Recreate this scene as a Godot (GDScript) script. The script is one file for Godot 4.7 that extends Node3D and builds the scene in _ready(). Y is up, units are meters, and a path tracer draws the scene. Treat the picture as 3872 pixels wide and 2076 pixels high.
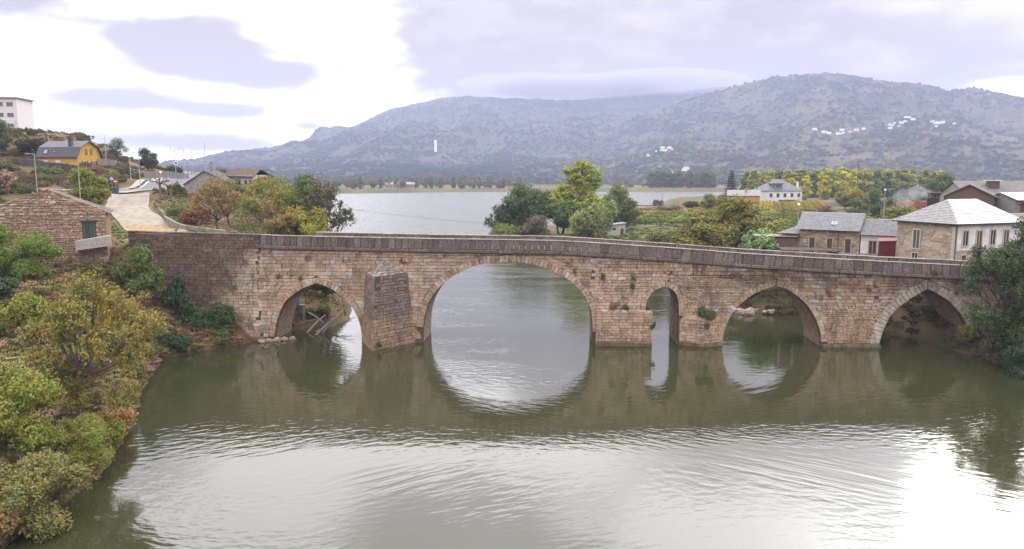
extends Node3D
# A medieval stone bridge over a calm river, seen from the air, with a lake, vineyards, houses and hills behind.

var rng := RandomNumberGenerator.new()
var taken := {}
var mats := {}
var texs := {}
var kinds := {}
var n1 := FastNoiseLite.new()
var n2 := FastNoiseLite.new()
var n3 := FastNoiseLite.new()

# ---------------------------------------------------------------- mesh builder
class MB:
	var v := PackedVector3Array()
	var c := PackedColorArray()
	var uv := PackedVector2Array()
	var col := Color(1, 1, 1)
	var uvs := false
	func tri(a: Vector3, b: Vector3, d: Vector3) -> void:
		v.append(a); v.append(b); v.append(d)
		c.append(col); c.append(col); c.append(col)
	func quad(a: Vector3, b: Vector3, d: Vector3, e: Vector3) -> void:
		tri(a, b, d); tri(a, d, e)
	func box(t: Transform3D, s: Vector3, bev := 0.0) -> void:
		var h := s * 0.5
		if bev <= 0.0:
			var p := []
			for i in 8:
				p.append(t * Vector3(h.x if i & 1 else -h.x, h.y if i & 2 else -h.y, h.z if i & 4 else -h.z))
			for f in [[0, 2, 3, 1], [4, 5, 7, 6], [0, 1, 5, 4], [2, 6, 7, 3], [0, 4, 6, 2], [1, 3, 7, 5]]:
				quad(p[f[0]], p[f[1]], p[f[2]], p[f[3]])
			return
		var b: float = minf(bev, minf(h.x, minf(h.y, h.z)) * 0.9)
		# chamfered box: six faces, twelve edges, eight corners
		for ax in 3:
			var i1: int = (ax + 1) % 3
			var i2: int = (ax + 2) % 3
			for sg in [-1.0, 1.0]:
				var q := []
				for k in [[-1, -1], [-1, 1], [1, 1], [1, -1]]:
					var p2 := Vector3()
					p2[ax] = sg * h[ax]; p2[i1] = k[0] * (h[i1] - b); p2[i2] = k[1] * (h[i2] - b)
					q.append(t * p2)
				quad(q[0], q[1], q[2], q[3])
				for sg2 in [-1.0, 1.0]:
					var e := []
					for k in [[0, -1], [0, 1], [1, 1], [1, -1]]:
						var p3 := Vector3()
						p3[i2] = k[1] * (h[i2] - b)
						if k[0] == 0:
							p3[ax] = sg * h[ax]; p3[i1] = sg2 * (h[i1] - b)
						else:
							p3[ax] = sg * (h[ax] - b); p3[i1] = sg2 * h[i1]
						e.append(t * p3)
					quad(e[0], e[1], e[2], e[3])
		for i in 8:
			var g := Vector3(1 if i & 1 else -1, 1 if i & 2 else -1, 1 if i & 4 else -1)
			tri(t * Vector3(g.x * h.x, g.y * (h.y - b), g.z * (h.z - b)), t * Vector3(g.x * (h.x - b), g.y * h.y, g.z * (h.z - b)), t * Vector3(g.x * (h.x - b), g.y * (h.y - b), g.z * h.z))
	func tube(pts: Array, rad: Array, n := 6, caps := true) -> void:
		var rings := []
		var last := Vector3.UP
		for i in pts.size():
			var d: Vector3 = (pts[mini(i + 1, pts.size() - 1)] - pts[maxi(i - 1, 0)]).normalized()
			var x: Vector3 = d.cross(Vector3(0.31, 0.2, 0.93) if absf(d.z) < 0.9 else Vector3.RIGHT).normalized()
			var y: Vector3 = d.cross(x)
			var ring := []
			for k in n:
				var a := TAU * k / n
				ring.append(pts[i] + (x * cos(a) + y * sin(a)) * rad[i])
			rings.append(ring)
		for i in rings.size() - 1:
			for k in n:
				quad(rings[i][k], rings[i][(k + 1) % n], rings[i + 1][(k + 1) % n], rings[i + 1][k])
		if caps:
			for k in range(1, n - 1):
				tri(rings[0][0], rings[0][k], rings[0][k + 1])
				tri(rings[-1][0], rings[-1][k + 1], rings[-1][k])
	func prism(poly: PackedVector2Array, t: Transform3D, z0: float, z1: float) -> void:
		var idx := Geometry2D.triangulate_polygon(poly)
		for k in range(0, idx.size(), 3):
			for z in [z0, z1]:
				var a := poly[idx[k]]
				var b := poly[idx[k + 1]]
				var d := poly[idx[k + 2]]
				tri(t * Vector3(a.x, a.y, z), t * Vector3(b.x, b.y, z), t * Vector3(d.x, d.y, z))
		for i in poly.size():
			var p := poly[i]
			var q := poly[(i + 1) % poly.size()]
			quad(t * Vector3(p.x, p.y, z0), t * Vector3(q.x, q.y, z0), t * Vector3(q.x, q.y, z1), t * Vector3(p.x, p.y, z1))
	func lathe(t: Transform3D, prof: Array, n := 10) -> void:
		for i in prof.size() - 1:
			for k in n:
				var a := TAU * k / n
				var b := TAU * (k + 1) / n
				var p: Vector2 = prof[i]
				var q: Vector2 = prof[i + 1]
				quad(t * Vector3(p.x * cos(a), p.y, p.x * sin(a)), t * Vector3(p.x * cos(b), p.y, p.x * sin(b)), t * Vector3(q.x * cos(b), q.y, q.x * sin(b)), t * Vector3(q.x * cos(a), q.y, q.x * sin(a)))
	func mesh() -> ArrayMesh:
		var arr := []
		arr.resize(Mesh.ARRAY_MAX)
		arr[Mesh.ARRAY_VERTEX] = v
		arr[Mesh.ARRAY_COLOR] = c
		if uv.size() == v.size():
			arr[Mesh.ARRAY_TEX_UV] = uv
		var m := ArrayMesh.new()
		m.add_surface_from_arrays(Mesh.PRIMITIVE_TRIANGLES, arr)
		return m

# ---------------------------------------------------------------- scene helpers
func lin(r: float, g: float, b: float) -> Color:
	return Color(r, g, b).linear_to_srgb()

func numbered(called: String) -> String:
	var n: int = taken.get(called, 0)
	taken[called] = n + 1
	return called if n == 0 else "%s_%03d" % [called, n]

func thing(called: String, label: String, category: String, at := Vector3.ZERO, turn := 0.0, group := "") -> Node3D:
	var o := Node3D.new()
	o.name = numbered(called)
	add_child(o)
	o.position = at
	o.rotation.y = turn
	tag(o, label, category, group)
	return o

func tag(o: Node3D, label: String, category: String, group := "") -> void:
	o.set_meta("label", label)
	o.set_meta("category", category)
	if group != "":
		o.set_meta("group", group)

func part(parent: Node, called: String, m: Mesh, material: Material, at := Vector3.ZERO) -> MeshInstance3D:
	var o := MeshInstance3D.new()
	o.name = called
	o.mesh = m
	o.material_override = material
	parent.add_child(o, true)
	o.position = at
	return o

func solo(called: String, label: String, category: String, m: Mesh, material: Material, at := Vector3.ZERO, group := "") -> MeshInstance3D:
	var o := part(self, numbered(called), m, material, at)
	tag(o, label, category, group)
	return o

func structure(called: String, m: Mesh, material: Material, parent: Node = self) -> MeshInstance3D:
	var o := part(parent, called, m, material)
	if parent == self:
		o.set_meta("kind", "structure")
	return o

func noise_tex(key: String, freq: float, oct: int, lo: Color, hi: Color, type := FastNoiseLite.TYPE_SIMPLEX_SMOOTH, size := 512, mid := 0.5) -> NoiseTexture2D:
	if texs.has(key):
		return texs[key]
	var n := FastNoiseLite.new()
	n.noise_type = type
	n.frequency = freq
	n.seed = hash(key) % 1000
	n.fractal_octaves = oct
	n.fractal_gain = 0.6
	var t := NoiseTexture2D.new()
	t.width = size
	t.height = size
	t.seamless = true
	t.noise = n
	var g := Gradient.new()
	g.offsets = PackedFloat32Array([0.0, mid, 1.0])
	g.colors = PackedColorArray([lo, lo.lerp(hi, 0.55), hi])
	t.color_ramp = g
	texs[key] = t
	return t

func bump_tex(key: String, freq: float, oct: int, type := FastNoiseLite.TYPE_SIMPLEX_SMOOTH) -> NoiseTexture2D:
	return noise_tex("bump_" + key, freq, oct, Color.BLACK, Color.WHITE, type)

# colour is a linear base colour; grain picks a shared noise texture that varies it
func mat(key: String, c := Color(0.5, 0.5, 0.5), rough := 0.9, grain := "", scale := 0.5, bump := "", depth := 1.0) -> StandardMaterial3D:
	if mats.has(key):
		return mats[key]
	var m := StandardMaterial3D.new()
	m.resource_name = key
	m.albedo_color = c.linear_to_srgb()
	m.roughness = rough
	m.metallic_specular = 0.35
	m.vertex_color_use_as_albedo = true
	if grain != "":
		m.uv1_triplanar = true
		m.uv1_world_triplanar = true
		m.uv1_scale = Vector3.ONE * scale
		match grain:
			"fine": m.albedo_texture = noise_tex("fine", 0.03, 5, Color(0.62, 0.62, 0.62), Color(1, 1, 1))
			"soil": m.albedo_texture = noise_tex("soil", 0.012, 6, Color(0.62, 0.55, 0.5), Color(1, 0.98, 0.9))
			"plaster": m.albedo_texture = noise_tex("plaster", 0.008, 6, Color(0.72, 0.7, 0.68), Color(1, 1, 1), FastNoiseLite.TYPE_SIMPLEX_SMOOTH, 512, 0.4)
			"slate": m.albedo_texture = noise_tex("slate", 0.05, 3, Color(0.6, 0.6, 0.63), Color(1, 1, 1), FastNoiseLite.TYPE_CELLULAR)
			"moss": m.albedo_texture = noise_tex("moss", 0.01, 6, Color(0.55, 0.62, 0.4), Color(1, 0.95, 0.85))
	if bump != "":
		m.heightmap_enabled = true
		m.heightmap_scale = depth
		m.heightmap_texture = bump_tex("rough", 0.04, 5)
	mats[key] = m
	return m

func leaf_mat(key: String, c := Color(0.1, 0.15, 0.04), glow := 0.45) -> StandardMaterial3D:
	if mats.has(key):
		return mats[key]
	var m := StandardMaterial3D.new()
	m.resource_name = key
	m.albedo_color = (Color(c.r * 1.22, c.g * 1.22, c.b * 1.22) if c != Color(1, 1, 1) else c).linear_to_srgb()
	m.roughness = 0.75
	m.metallic_specular = 0.3
	m.vertex_color_use_as_albedo = true
	m.backlight_enabled = true
	m.backlight = Color(glow, glow, glow * 0.8)
	mats[key] = m
	return m

func xf(at: Vector3, yaw := 0.0, pitch := 0.0, roll := 0.0) -> Transform3D:
	return Transform3D(Basis.from_euler(Vector3(pitch, yaw, roll)), at)

func interp(pts: Array, x: float) -> float:
	if x <= pts[0].x:
		return pts[0].y
	for i in pts.size() - 1:
		if x <= pts[i + 1].x:
			return lerpf(pts[i].y, pts[i + 1].y, (x - pts[i].x) / (pts[i + 1].x - pts[i].x))
	return pts[-1].y

# ---------------------------------------------------------------- sky
func make_sky() -> PanoramaSkyMaterial:
	var w := 2048
	var h := 1024
	var big := FastNoiseLite.new()
	big.seed = 11; big.frequency = 0.9; big.fractal_octaves = 5; big.fractal_gain = 0.5
	var wisp := FastNoiseLite.new()
	wisp.seed = 23; wisp.frequency = 3.4; wisp.fractal_octaves = 5; wisp.fractal_gain = 0.58
	# cloud banks: azimuth, elevation, half width, half height (degrees), weight
	var banks := [
		[15.0, 11.0, 23.0, 5.2, 1.25], [4.0, 9.0, 10.5, 3.4, 0.95], [30.0, 9.5, 14.0, 3.6, 1.1], [12.0, 6.0, 17.0, 1.9, 0.9], [22.0, 17.0, 26.0, 5.0, 0.9],
		[-23.0, 8.8, 5.8, 2.1, 1.0], [-18.5, 7.0, 5.5, 1.1, 0.62], [-16.6, 7.0, 1.8, 0.6, 0.45], [-28.0, 5.0, 5.0, 0.9, 0.75], [-20.5, 4.4, 3.6, 0.6, 0.85],
		[-34.0, 11.2, 6.0, 2.4, 0.85], [-22.0, 2.2, 8.0, 0.9, 0.75], [-15.0, 3.5, 1.5, 0.4, 0.5], [-42.0, 7.0, 6.0, 2.5, 0.6]]
	var sun_dir := Vector3(sin(deg_to_rad(39.0)) * cos(deg_to_rad(23.0)), sin(deg_to_rad(23.0)), -cos(deg_to_rad(39.0)) * cos(deg_to_rad(23.0)))
	var data := PackedFloat32Array()
	data.resize(w * h * 3)
	for j in h:
		var el := PI * 0.5 - (j + 0.5) / h * PI
		var ce := cos(el)
		var se := sin(el)
		var eld := rad_to_deg(el)
		for i in w:
			var o := (j * w + i) * 3
			if se < -0.02:
				data[o] = 0.34; data[o + 1] = 0.33; data[o + 2] = 0.33
				continue
			var az := wrapf((i + 0.5) / w * TAU, -PI, PI)
			var d := Vector3(sin(az) * ce, se, -cos(az) * ce)
			var azd := rad_to_deg(az)
			var q := d / (maxf(se, 0.0) * 0.7 + 0.28)
			q.y = se * 3.2
			var f := big.get_noise_3d(q.x * 1.1, q.y * 1.5, q.z * 1.1)
			var g := wisp.get_noise_3d(q.x, q.y * 2.2, q.z)
			var cover := 0.0
			if absf(azd) < 60.0 and eld < 26.0:
				for b in banks:
					var dx: float = (azd - b[0]) / b[2]
					var dy: float = (eld - b[1]) / b[3]
					var r := dx * dx + dy * dy
					if r < 4.0:
						cover += b[4] * 1.45 * exp(-r * 1.3)
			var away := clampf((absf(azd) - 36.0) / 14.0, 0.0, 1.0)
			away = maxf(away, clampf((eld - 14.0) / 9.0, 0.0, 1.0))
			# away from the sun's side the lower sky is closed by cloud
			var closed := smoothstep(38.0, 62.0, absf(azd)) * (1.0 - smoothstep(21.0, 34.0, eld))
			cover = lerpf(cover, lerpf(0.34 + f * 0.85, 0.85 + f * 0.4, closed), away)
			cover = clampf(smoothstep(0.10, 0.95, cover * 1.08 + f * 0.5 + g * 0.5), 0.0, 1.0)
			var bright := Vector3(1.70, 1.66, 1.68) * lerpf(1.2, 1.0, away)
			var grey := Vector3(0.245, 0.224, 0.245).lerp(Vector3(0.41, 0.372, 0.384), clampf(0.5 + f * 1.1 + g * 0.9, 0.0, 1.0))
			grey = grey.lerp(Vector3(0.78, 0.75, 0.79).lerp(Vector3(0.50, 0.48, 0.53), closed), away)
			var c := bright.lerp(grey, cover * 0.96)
			var ang := rad_to_deg(d.angle_to(sun_dir))
			c *= 1.0 + 3.0 * exp(-ang * ang / 110.0) + 0.5 * exp(-ang * ang / 1200.0)
			c *= (1.0 + 2.2 * maxf(se, 0.0)) / 1.25      # an overcast sky is about three times as bright overhead
			data[o] = c.x; data[o + 1] = c.y; data[o + 2] = c.z
	var im := Image.create_from_data(w, h, false, Image.FORMAT_RGBF, data.to_byte_array())
	var sky := PanoramaSkyMaterial.new()
	sky.panorama = ImageTexture.create_from_image(im)
	return sky

func stage(s: String) -> void:
	print("%6d ms  %s" % [Time.get_ticks_msec(), s])

func _ready() -> void:
	rng.seed = 7
	n1.seed = 3; n1.frequency = 1.0; n1.fractal_octaves = 4
	n2.seed = 9; n2.frequency = 1.0; n2.fractal_octaves = 2
	n3.seed = 31; n3.frequency = 1.0; n3.fractal_octaves = 5
	var cam := Camera3D.new()
	cam.name = "camera"
	cam.position = Vector3(0, 19, 0)
	cam.rotation_degrees = Vector3(-7.51, 0, 0)
	cam.fov = 39.95
	cam.near = 0.5
	cam.far = 12000.0
	add_child(cam)
	var env := Environment.new()
	env.background_mode = Environment.BG_SKY
	env.sky = Sky.new()
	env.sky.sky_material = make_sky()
	env.background_energy_multiplier = 1.0
	env.tonemap_mode = Environment.TONE_MAPPER_LINEAR
	env.tonemap_exposure = 1.34
	env.sdfgi_enabled = true
	env.ssao_enabled = true
	env.ssil_enabled = true
	env.fog_enabled = true
	env.fog_density = 0.00019
	env.fog_light_color = lin(0.60, 0.66, 0.93)
	env.volumetric_fog_enabled = true
	env.volumetric_fog_density = 0.0
	var we := WorldEnvironment.new()
	we.name = "world_environment"
	we.environment = env
	add_child(we)
	var sun := DirectionalLight3D.new()
	sun.name = "veiled_sun"
	sun.rotation_degrees = Vector3(-23.0, 180.0 - 39.0, 0)
	sun.light_energy = 0.15
	sun.light_angular_distance = 20.0
	sun.light_color = Color(1.0, 0.96, 0.9)
	sun.shadow_enabled = true
	add_child(sun)
	stage("sky")
	make_terrain()
	stage("terrain")
	make_water()
	make_hills()
	stage("hills")
	make_bridge()
	stage("bridge")
	make_kinds()
	stage("tree kinds")
	make_left_bank()
	stage("left bank")
	make_left_town()
	stage("left town")
	make_right_bank()
	stage("right bank")
	make_right_town()
	stage("right town")
	make_far_shore()
	stage("far shore")
	make_details()
	stage("details")

# ---------------------------------------------------------------- terrain
var shore := PackedVector2Array([
	Vector2(-30, 60), Vector2(-26, 0), Vector2(-26, -36), Vector2(-26.4, -45.8), Vector2(-29, -55), Vector2(-33, -65), Vector2(-36.3, -76), Vector2(-34.6, -79.5), Vector2(-30.2, -84.0), Vector2(-28.6, -91), Vector2(-25, -93), Vector2(-21.5, -97),
	Vector2(-24, -112), Vector2(-29, -140), Vector2(-45, -180), Vector2(-90, -260), Vector2(-150, -400), Vector2(-230, -560), Vector2(-270, -700), Vector2(-172, -785), Vector2(-90, -830), Vector2(-10, -872),
	Vector2(136, -850), Vector2(300, -840), Vector2(330, -800), Vector2(250, -640), Vector2(120, -580), Vector2(90, -450), Vector2(60, -300), Vector2(30, -262), Vector2(4, -248), Vector2(-4, -232), Vector2(2, -205),
	Vector2(15, -180), Vector2(27, -150), Vector2(32, -125), Vector2(33, -105), Vector2(40, -97), Vector2(47, -91), Vector2(48.4, -80), Vector2(50, -72), Vector2(57, -60), Vector2(66, -40), Vector2(74, 10), Vector2(80, 60)])

var spots := [
	[-44, -80.5, 10.3], [-41, -78, 6.6], [-50, -77, 8.6], [-56, -82, 10.6], [-48, -70, 8.2], [-42, -60, 5.0], [-38, -62, 4.2], [-60, -60, 11], [-62, -40, 10], [-40, -45, 4.5], [-34, -48, 2.6], [-70, -75, 12], [-42, -50, 5], [-32, -38, 2], [-40, -30, 4],
	[-43, -88.5, 11.3], [-34, -89.5, 11.0], [-36.8, -84.2, 2.4], [-34.5, -85.0, 1.4], [-38.6, -84.0, 5.6], [-48, -103, 11.3], [-42, -100, 11.2], [-36, -99, 10.4], [-30, -103, 8], [-27, -97, 3.0], [-65, -130, 13.6], [-60, -122, 12.9], [-70, -139, 15.4], [-80, -152, 16], [-74, -150, 16], [-85, -190, 17.8], [-80, -180, 17], [-99, -240, 19.75], [-100, -180, 20.8],
	[-111, -180, 21.5], [-90, -165, 18.2], [-120, -160, 20], [-135, -215, 30.5], [-152, -215, 31], [-118, -195, 24.5], [-110, -130, 17], [-90, -110, 14], [-90, -140, 16.2], [-60, -95, 11.8], [-75, -95, 13], [-40, -120, 9.5], [-48, -118, 11.2], [-50, -140, 12], [-45, -160, 9], [-58, -165, 13.5], [-60, -190, 13],
	[-70, -240, 14], [-120, -300, 18], [-200, -300, 32], [-190, -200, 36], [-170, -130, 28], [-150, -500, 6], [-300, -500, 20], [-60, -210, 9],
	[52, -86, 7.9], [60, -95, 7.6], [52, -101, 7.8], [46, -107, 7.7], [41, -112, 6.0], [70, -110, 7.5], [80, -90, 7.5], [60, -75, 7], [58, -66, 5], [75, -50, 8], [40, -130, 4.2], [60, -140, 5], [90, -150, 6], [35, -200, 3], [60, -250, 3], [100, -350, 4.2], [120, -340, 5.6],
	[140, -350, 6], [200, -300, 7], [200, -500, 5], [100, -560, 2.5], [10, -225, 2], [25, -170, 2.2], [300, -700, 5], [400, -300, 10], [0, -900, 3], [-200, -830, 3], [300, -900, 4], [-500, -900, 6], [600, -900, 8]]

func shore_distance(x: float, z: float) -> float:
	var p := Vector2(x, z)
	var best := 1e12
	var inside := false
	var n := shore.size()
	var a := shore[n - 1]
	for i in n:
		var b := shore[i]
		var d := b - a
		var t := clampf((p - a).dot(d) / d.length_squared(), 0.0, 1.0)
		best = minf(best, (p - a - d * t).length_squared())
		if (b.y > z) != (a.y > z) and x < (a.x - b.x) * (z - b.y) / (a.y - b.y) + b.x:
			inside = not inside
		a = b
	return -sqrt(best) if inside else sqrt(best)

func spot_height(x: float, z: float) -> float:
	var s := 0.0
	var t := 0.0
	for p in spots:
		var dx: float = x - p[0]
		var dz: float = z - p[1]
		var r := dx * dx + dz * dz + 4.0
		var w := 1.0 / (r * r)
		s += w * p[2]
		t += w
	return s / t

var ridge_far := []
var ridge_near := []

func hill_height(x: float, z: float) -> float:
	if z > -980.0:
		return 0.0
	var d := -z
	# the far mountain, its crest 4 km away
	var u := x
	var ta := clampf((d - 1150.0) / 2850.0, 0.0, 1.0)
	var sh := pow(ta, 1.9)
	var top := interp(ridge_far, u)
	var a: float = top * sh
	if d > 4000.0:
		a = top * maxf(0.0, 1.0 - (d - 4000.0) / 2600.0)
	# the nearer hill on the right
	var ub := x
	var foot := 1050.0
	var tb := clampf((d - foot) / (3000.0 - foot), 0.0, 1.0)
	var topb := interp(ridge_near, ub)
	var b: float = topb * pow(tb, 1.5)
	if d > 3000.0:
		b = topb * maxf(0.0, 1.0 - (d - 3000.0) / 1800.0)
	var rough := n3.get_noise_2d(x * 0.0016, z * 0.0011)
	var gully := absf(n1.get_noise_2d(x * 0.0019 + 5.0, z * 0.0006))
	var m := maxf(a, b)
	var rise := clampf((d - 1050.0) / 700.0, 0.0, 1.0)
	var off_crest := clampf(absf(d - (4000.0 if a > b else 3000.0)) / 500.0, 0.0, 1.0)
	m += (rough * 75.0 - (0.22 - gully) * 95.0) * rise * off_crest * clampf(m / 160.0, 0.0, 1.0)
	m += n2.get_noise_2d(x * 0.012, z * 0.012) * 6.0 * rise
	return maxf(m, 0.0)

func ground(x: float, z: float) -> float:
	var d := shore_distance(x, z)
	if d < 0.0:
		return maxf(-3.0, -0.12 + d * 0.4)
	var base := spot_height(x, z)
	var steep := 0.95 + 0.35 * n2.get_noise_2d(x * 0.11, z * 0.11)
	var edge := 0.12 + d * steep
	var k := 1.6
	var hh := clampf(0.5 + 0.5 * (edge - base) / k, 0.0, 1.0)
	var y := lerpf(edge, base, hh) - k * hh * (1.0 - hh)
	var lump := clampf(d * 0.3, 0.0, 1.0)
	y += lump * (n2.get_noise_2d(x * 0.35, z * 0.35) * 0.16 + n2.get_noise_2d(x * 0.09 + 7.0, z * 0.09) * 0.35)
	return maxf(y, 0.02) + hill_height(x, z)

var grid_h := PackedFloat32Array()
var grid_o := Vector2(-165, -262)
var grid_s := 1.0
var grid_w := 316
var grid_d := 283

func gnd(x: float, z: float) -> float:
	var fx := (x - grid_o.x) / grid_s
	var fz := (z - grid_o.y) / grid_s
	if fx < 0 or fz < 0 or fx >= grid_w - 1 or fz >= grid_d - 1:
		return ground(x, z)
	var i := int(fx)
	var j := int(fz)
	fx -= i
	fz -= j
	var k := j * grid_w + i
	return lerpf(lerpf(grid_h[k], grid_h[k + 1], fx), lerpf(grid_h[k + grid_w], grid_h[k + grid_w + 1], fx), fz)

func on(x: float, z: float, dy := 0.0) -> Vector3:
	return Vector3(x, gnd(x, z) + dy, z)

func grid_mesh(xs: PackedFloat32Array, zs: PackedFloat32Array, hs: PackedFloat32Array, tint: Callable) -> ArrayMesh:
	var w := xs.size()
	var v := PackedVector3Array()
	var c := PackedColorArray()
	var nn := PackedVector3Array()
	var idx := PackedInt32Array()
	for j in zs.size():
		for i in w:
			var h := hs[j * w + i]
			v.append(Vector3(xs[i], h, zs[j]))
			var i0 := maxi(i - 1, 0)
			var i1 := mini(i + 1, w - 1)
			var j0 := maxi(j - 1, 0)
			var j1 := mini(j + 1, zs.size() - 1)
			var n := Vector3(-(hs[j * w + i1] - hs[j * w + i0]) / (xs[i1] - xs[i0]), 1.0, -(hs[j1 * w + i] - hs[j0 * w + i]) / (zs[j1] - zs[j0])).normalized()
			nn.append(n)
			c.append(tint.call(xs[i], h, zs[j], n))
			if i < w - 1 and j < zs.size() - 1:
				var k := j * w + i
				idx.append_array(PackedInt32Array([k, k + 1, k + w, k + 1, k + w + 1, k + w]))
	var arr := []
	arr.resize(Mesh.ARRAY_MAX)
	arr[Mesh.ARRAY_VERTEX] = v
	arr[Mesh.ARRAY_NORMAL] = nn
	arr[Mesh.ARRAY_COLOR] = c
	arr[Mesh.ARRAY_INDEX] = idx
	var m := ArrayMesh.new()
	m.add_surface_from_arrays(Mesh.PRIMITIVE_TRIANGLES, arr)
	return m

func seg_dist(x: float, z: float, pts: Array) -> float:
	var best := 1e9
	var p := Vector2(x, z)
	for i in pts.size() - 1:
		var a := Vector2(pts[i].x, pts[i].z)
		var d := Vector2(pts[i + 1].x, pts[i + 1].z) - a
		var t := clampf((p - a).dot(d) / maxf(d.length_squared(), 0.001), 0.0, 1.0)
		best = minf(best, (p - a - d * t).length())
	return best

var path_line := [Vector3(-36, 0, -90), Vector3(-43, 0, -94), Vector3(-48, 0, -103), Vector3(-55, 0, -113), Vector3(-64, 0, -126), Vector3(-69, 0, -137), Vector3(-72, 0, -143)]
var road_line := [Vector3(-135, 0, -128), Vector3(-105, 0, -135), Vector3(-85, 0, -143), Vector3(-74, 0, -151), Vector3(-76, 0, -166), Vector3(-83, 0, -188), Vector3(-90, 0, -212), Vector3(-99, 0, -242), Vector3(-112, 0, -275)]

func near_tint(x: float, y: float, z: float, _n: Vector3) -> Color:
	var a := n1.get_noise_2d(x * 0.06, z * 0.06)
	var b := n1.get_noise_2d(x * 0.5 + 40.0, z * 0.5)
	var c := Color(0.17, 0.125, 0.068)                    # dry grass and soil
	if x < 0.0:
		if z > -84.0 or (z > -92.0 and x > -45.0):
			c = Color(0.20, 0.125, 0.075).lerp(Color(0.13, 0.10, 0.045), clampf(0.5 + a * 1.8, 0, 1))
		else:
			c = Color(0.22, 0.165, 0.105).lerp(Color(0.125, 0.115, 0.05), clampf(0.30 + a * 2.0, 0, 1))
			var dp := seg_dist(x, z, path_line)
			if dp < 9.0 and z > -128.0 and b > -0.25:
				c = c.lerp(Color(0.105, 0.15, 0.03), clampf(1.0 - absf(dp - 5.0) / 3.0 + a, 0, 1) * 0.85)
	else:
		c = Color(0.085, 0.115, 0.03).lerp(Color(0.17, 0.14, 0.06), clampf(0.35 + a * 2.0, 0, 1))
		if x > 22.0 and x < 45.0 and z < -190.0 and z > -235.0:
			c = Color(0.095, 0.15, 0.032)                 # mown lawn by the shed
		if z > -112.0:
			c = Color(0.13, 0.10, 0.06).lerp(Color(0.07, 0.075, 0.03), clampf(0.5 + a * 2.0, 0, 1))
	if y < 0.35:
		c = c.lerp(Color(0.065, 0.055, 0.038), 0.75)      # wet mud line
	return c * (1.0 + b * 0.35)

func make_terrain() -> void:
	for p in [[560, 410], [690, 380], [800, 345], [900, 315], [985, 275], [1080, 255], [1110, 247], [1180, 243], [1240, 246], [1330, 250], [1450, 253], [1560, 244], [1700, 230], [1900, 212], [2100, 215], [2576, 270]]:
		ridge_far.append(crest_point(p[0], p[1], 4000.0))
	ridge_far.push_front(crest_point(470, 428, 4000.0))
	ridge_far.push_front(crest_point(-400, 432, 4000.0))
	ridge_far.append(crest_point(3400, 300, 4000.0))
	for p in [[1100, 455], [1300, 437], [1400, 405], [1500, 345], [1620, 290], [1750, 248], [1830, 222], [1900, 203], [1980, 190], [2070, 185], [2150, 194], [2230, 209], [2300, 209], [2380, 229], [2450, 221], [2530, 238], [2600, 252], [3000, 300], [3600, 300]]:
		ridge_near.append(crest_point(p[0], p[1], 3000.0))
	ridge_near.push_front(Vector2(-3000, 0))
	var xs := PackedFloat32Array()
	var zs := PackedFloat32Array()
	for i in grid_w:
		xs.append(grid_o.x + i * grid_s)
	for j in grid_d:
		zs.append(grid_o.y + j * grid_s)
	grid_h.resize(grid_w * grid_d)
	for j in grid_d:
		for i in grid_w:
			var x := xs[i]
			var z := zs[j]
			# bare river far from the banks needs no work
			grid_h[j * grid_w + i] = ground(x, z)
	var soil := mat("soil", Color(1, 1, 1), 0.95, "soil", 0.35, "b", 5.0)
	structure("ground", grid_mesh(xs, zs, grid_h, near_tint), soil)
	# the land beyond, in wider steps, under the near sheet
	xs = PackedFloat32Array(); zs = PackedFloat32Array()
	var hs := PackedFloat32Array()
	for i in 181:
		xs.append(-1100.0 + i * 12.5)
	for j in 71:
		zs.append(-1080.0 + j * 16.0)
	for z in zs:
		for x in xs:
			var under := x > grid_o.x + 4 and x < grid_o.x + grid_w - 5 and z > grid_o.y + 6 and z < grid_o.y + grid_d - 5
			var y := ground(x, z)
			hs.append(minf(y, 0.0) - 6.0 if under else y - 0.05)
	structure("plain", grid_mesh(xs, zs, hs, func(x, y, z, _n):
		var a := n1.get_noise_2d(x * 0.02, z * 0.02)
		var b := n2.get_noise_2d(x * 0.008 + 3.0, z * 0.02)
		var c := Color(0.075, 0.10, 0.032).lerp(Color(0.16, 0.135, 0.06), clampf(0.4 + a * 1.6, 0, 1))
		return c.lerp(Color(0.15, 0.15, 0.03), clampf(b * 2.0, 0, 0.6))), soil)

func crest_point(u: float, v: float, d: float) -> Vector2:
	# a summit given by its bearing and its height angle, as read off a map of the skyline
	var p := deg_to_rad(7.51)
	var y := (690.5 - v) / 1900.0
	var fwd := cos(p) + y * sin(p)
	return Vector2((u - 1288.0) / 1900.0 / fwd * d, maxf(0.0, 19.0 + (y * cos(p) - sin(p)) / fwd * d))

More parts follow.
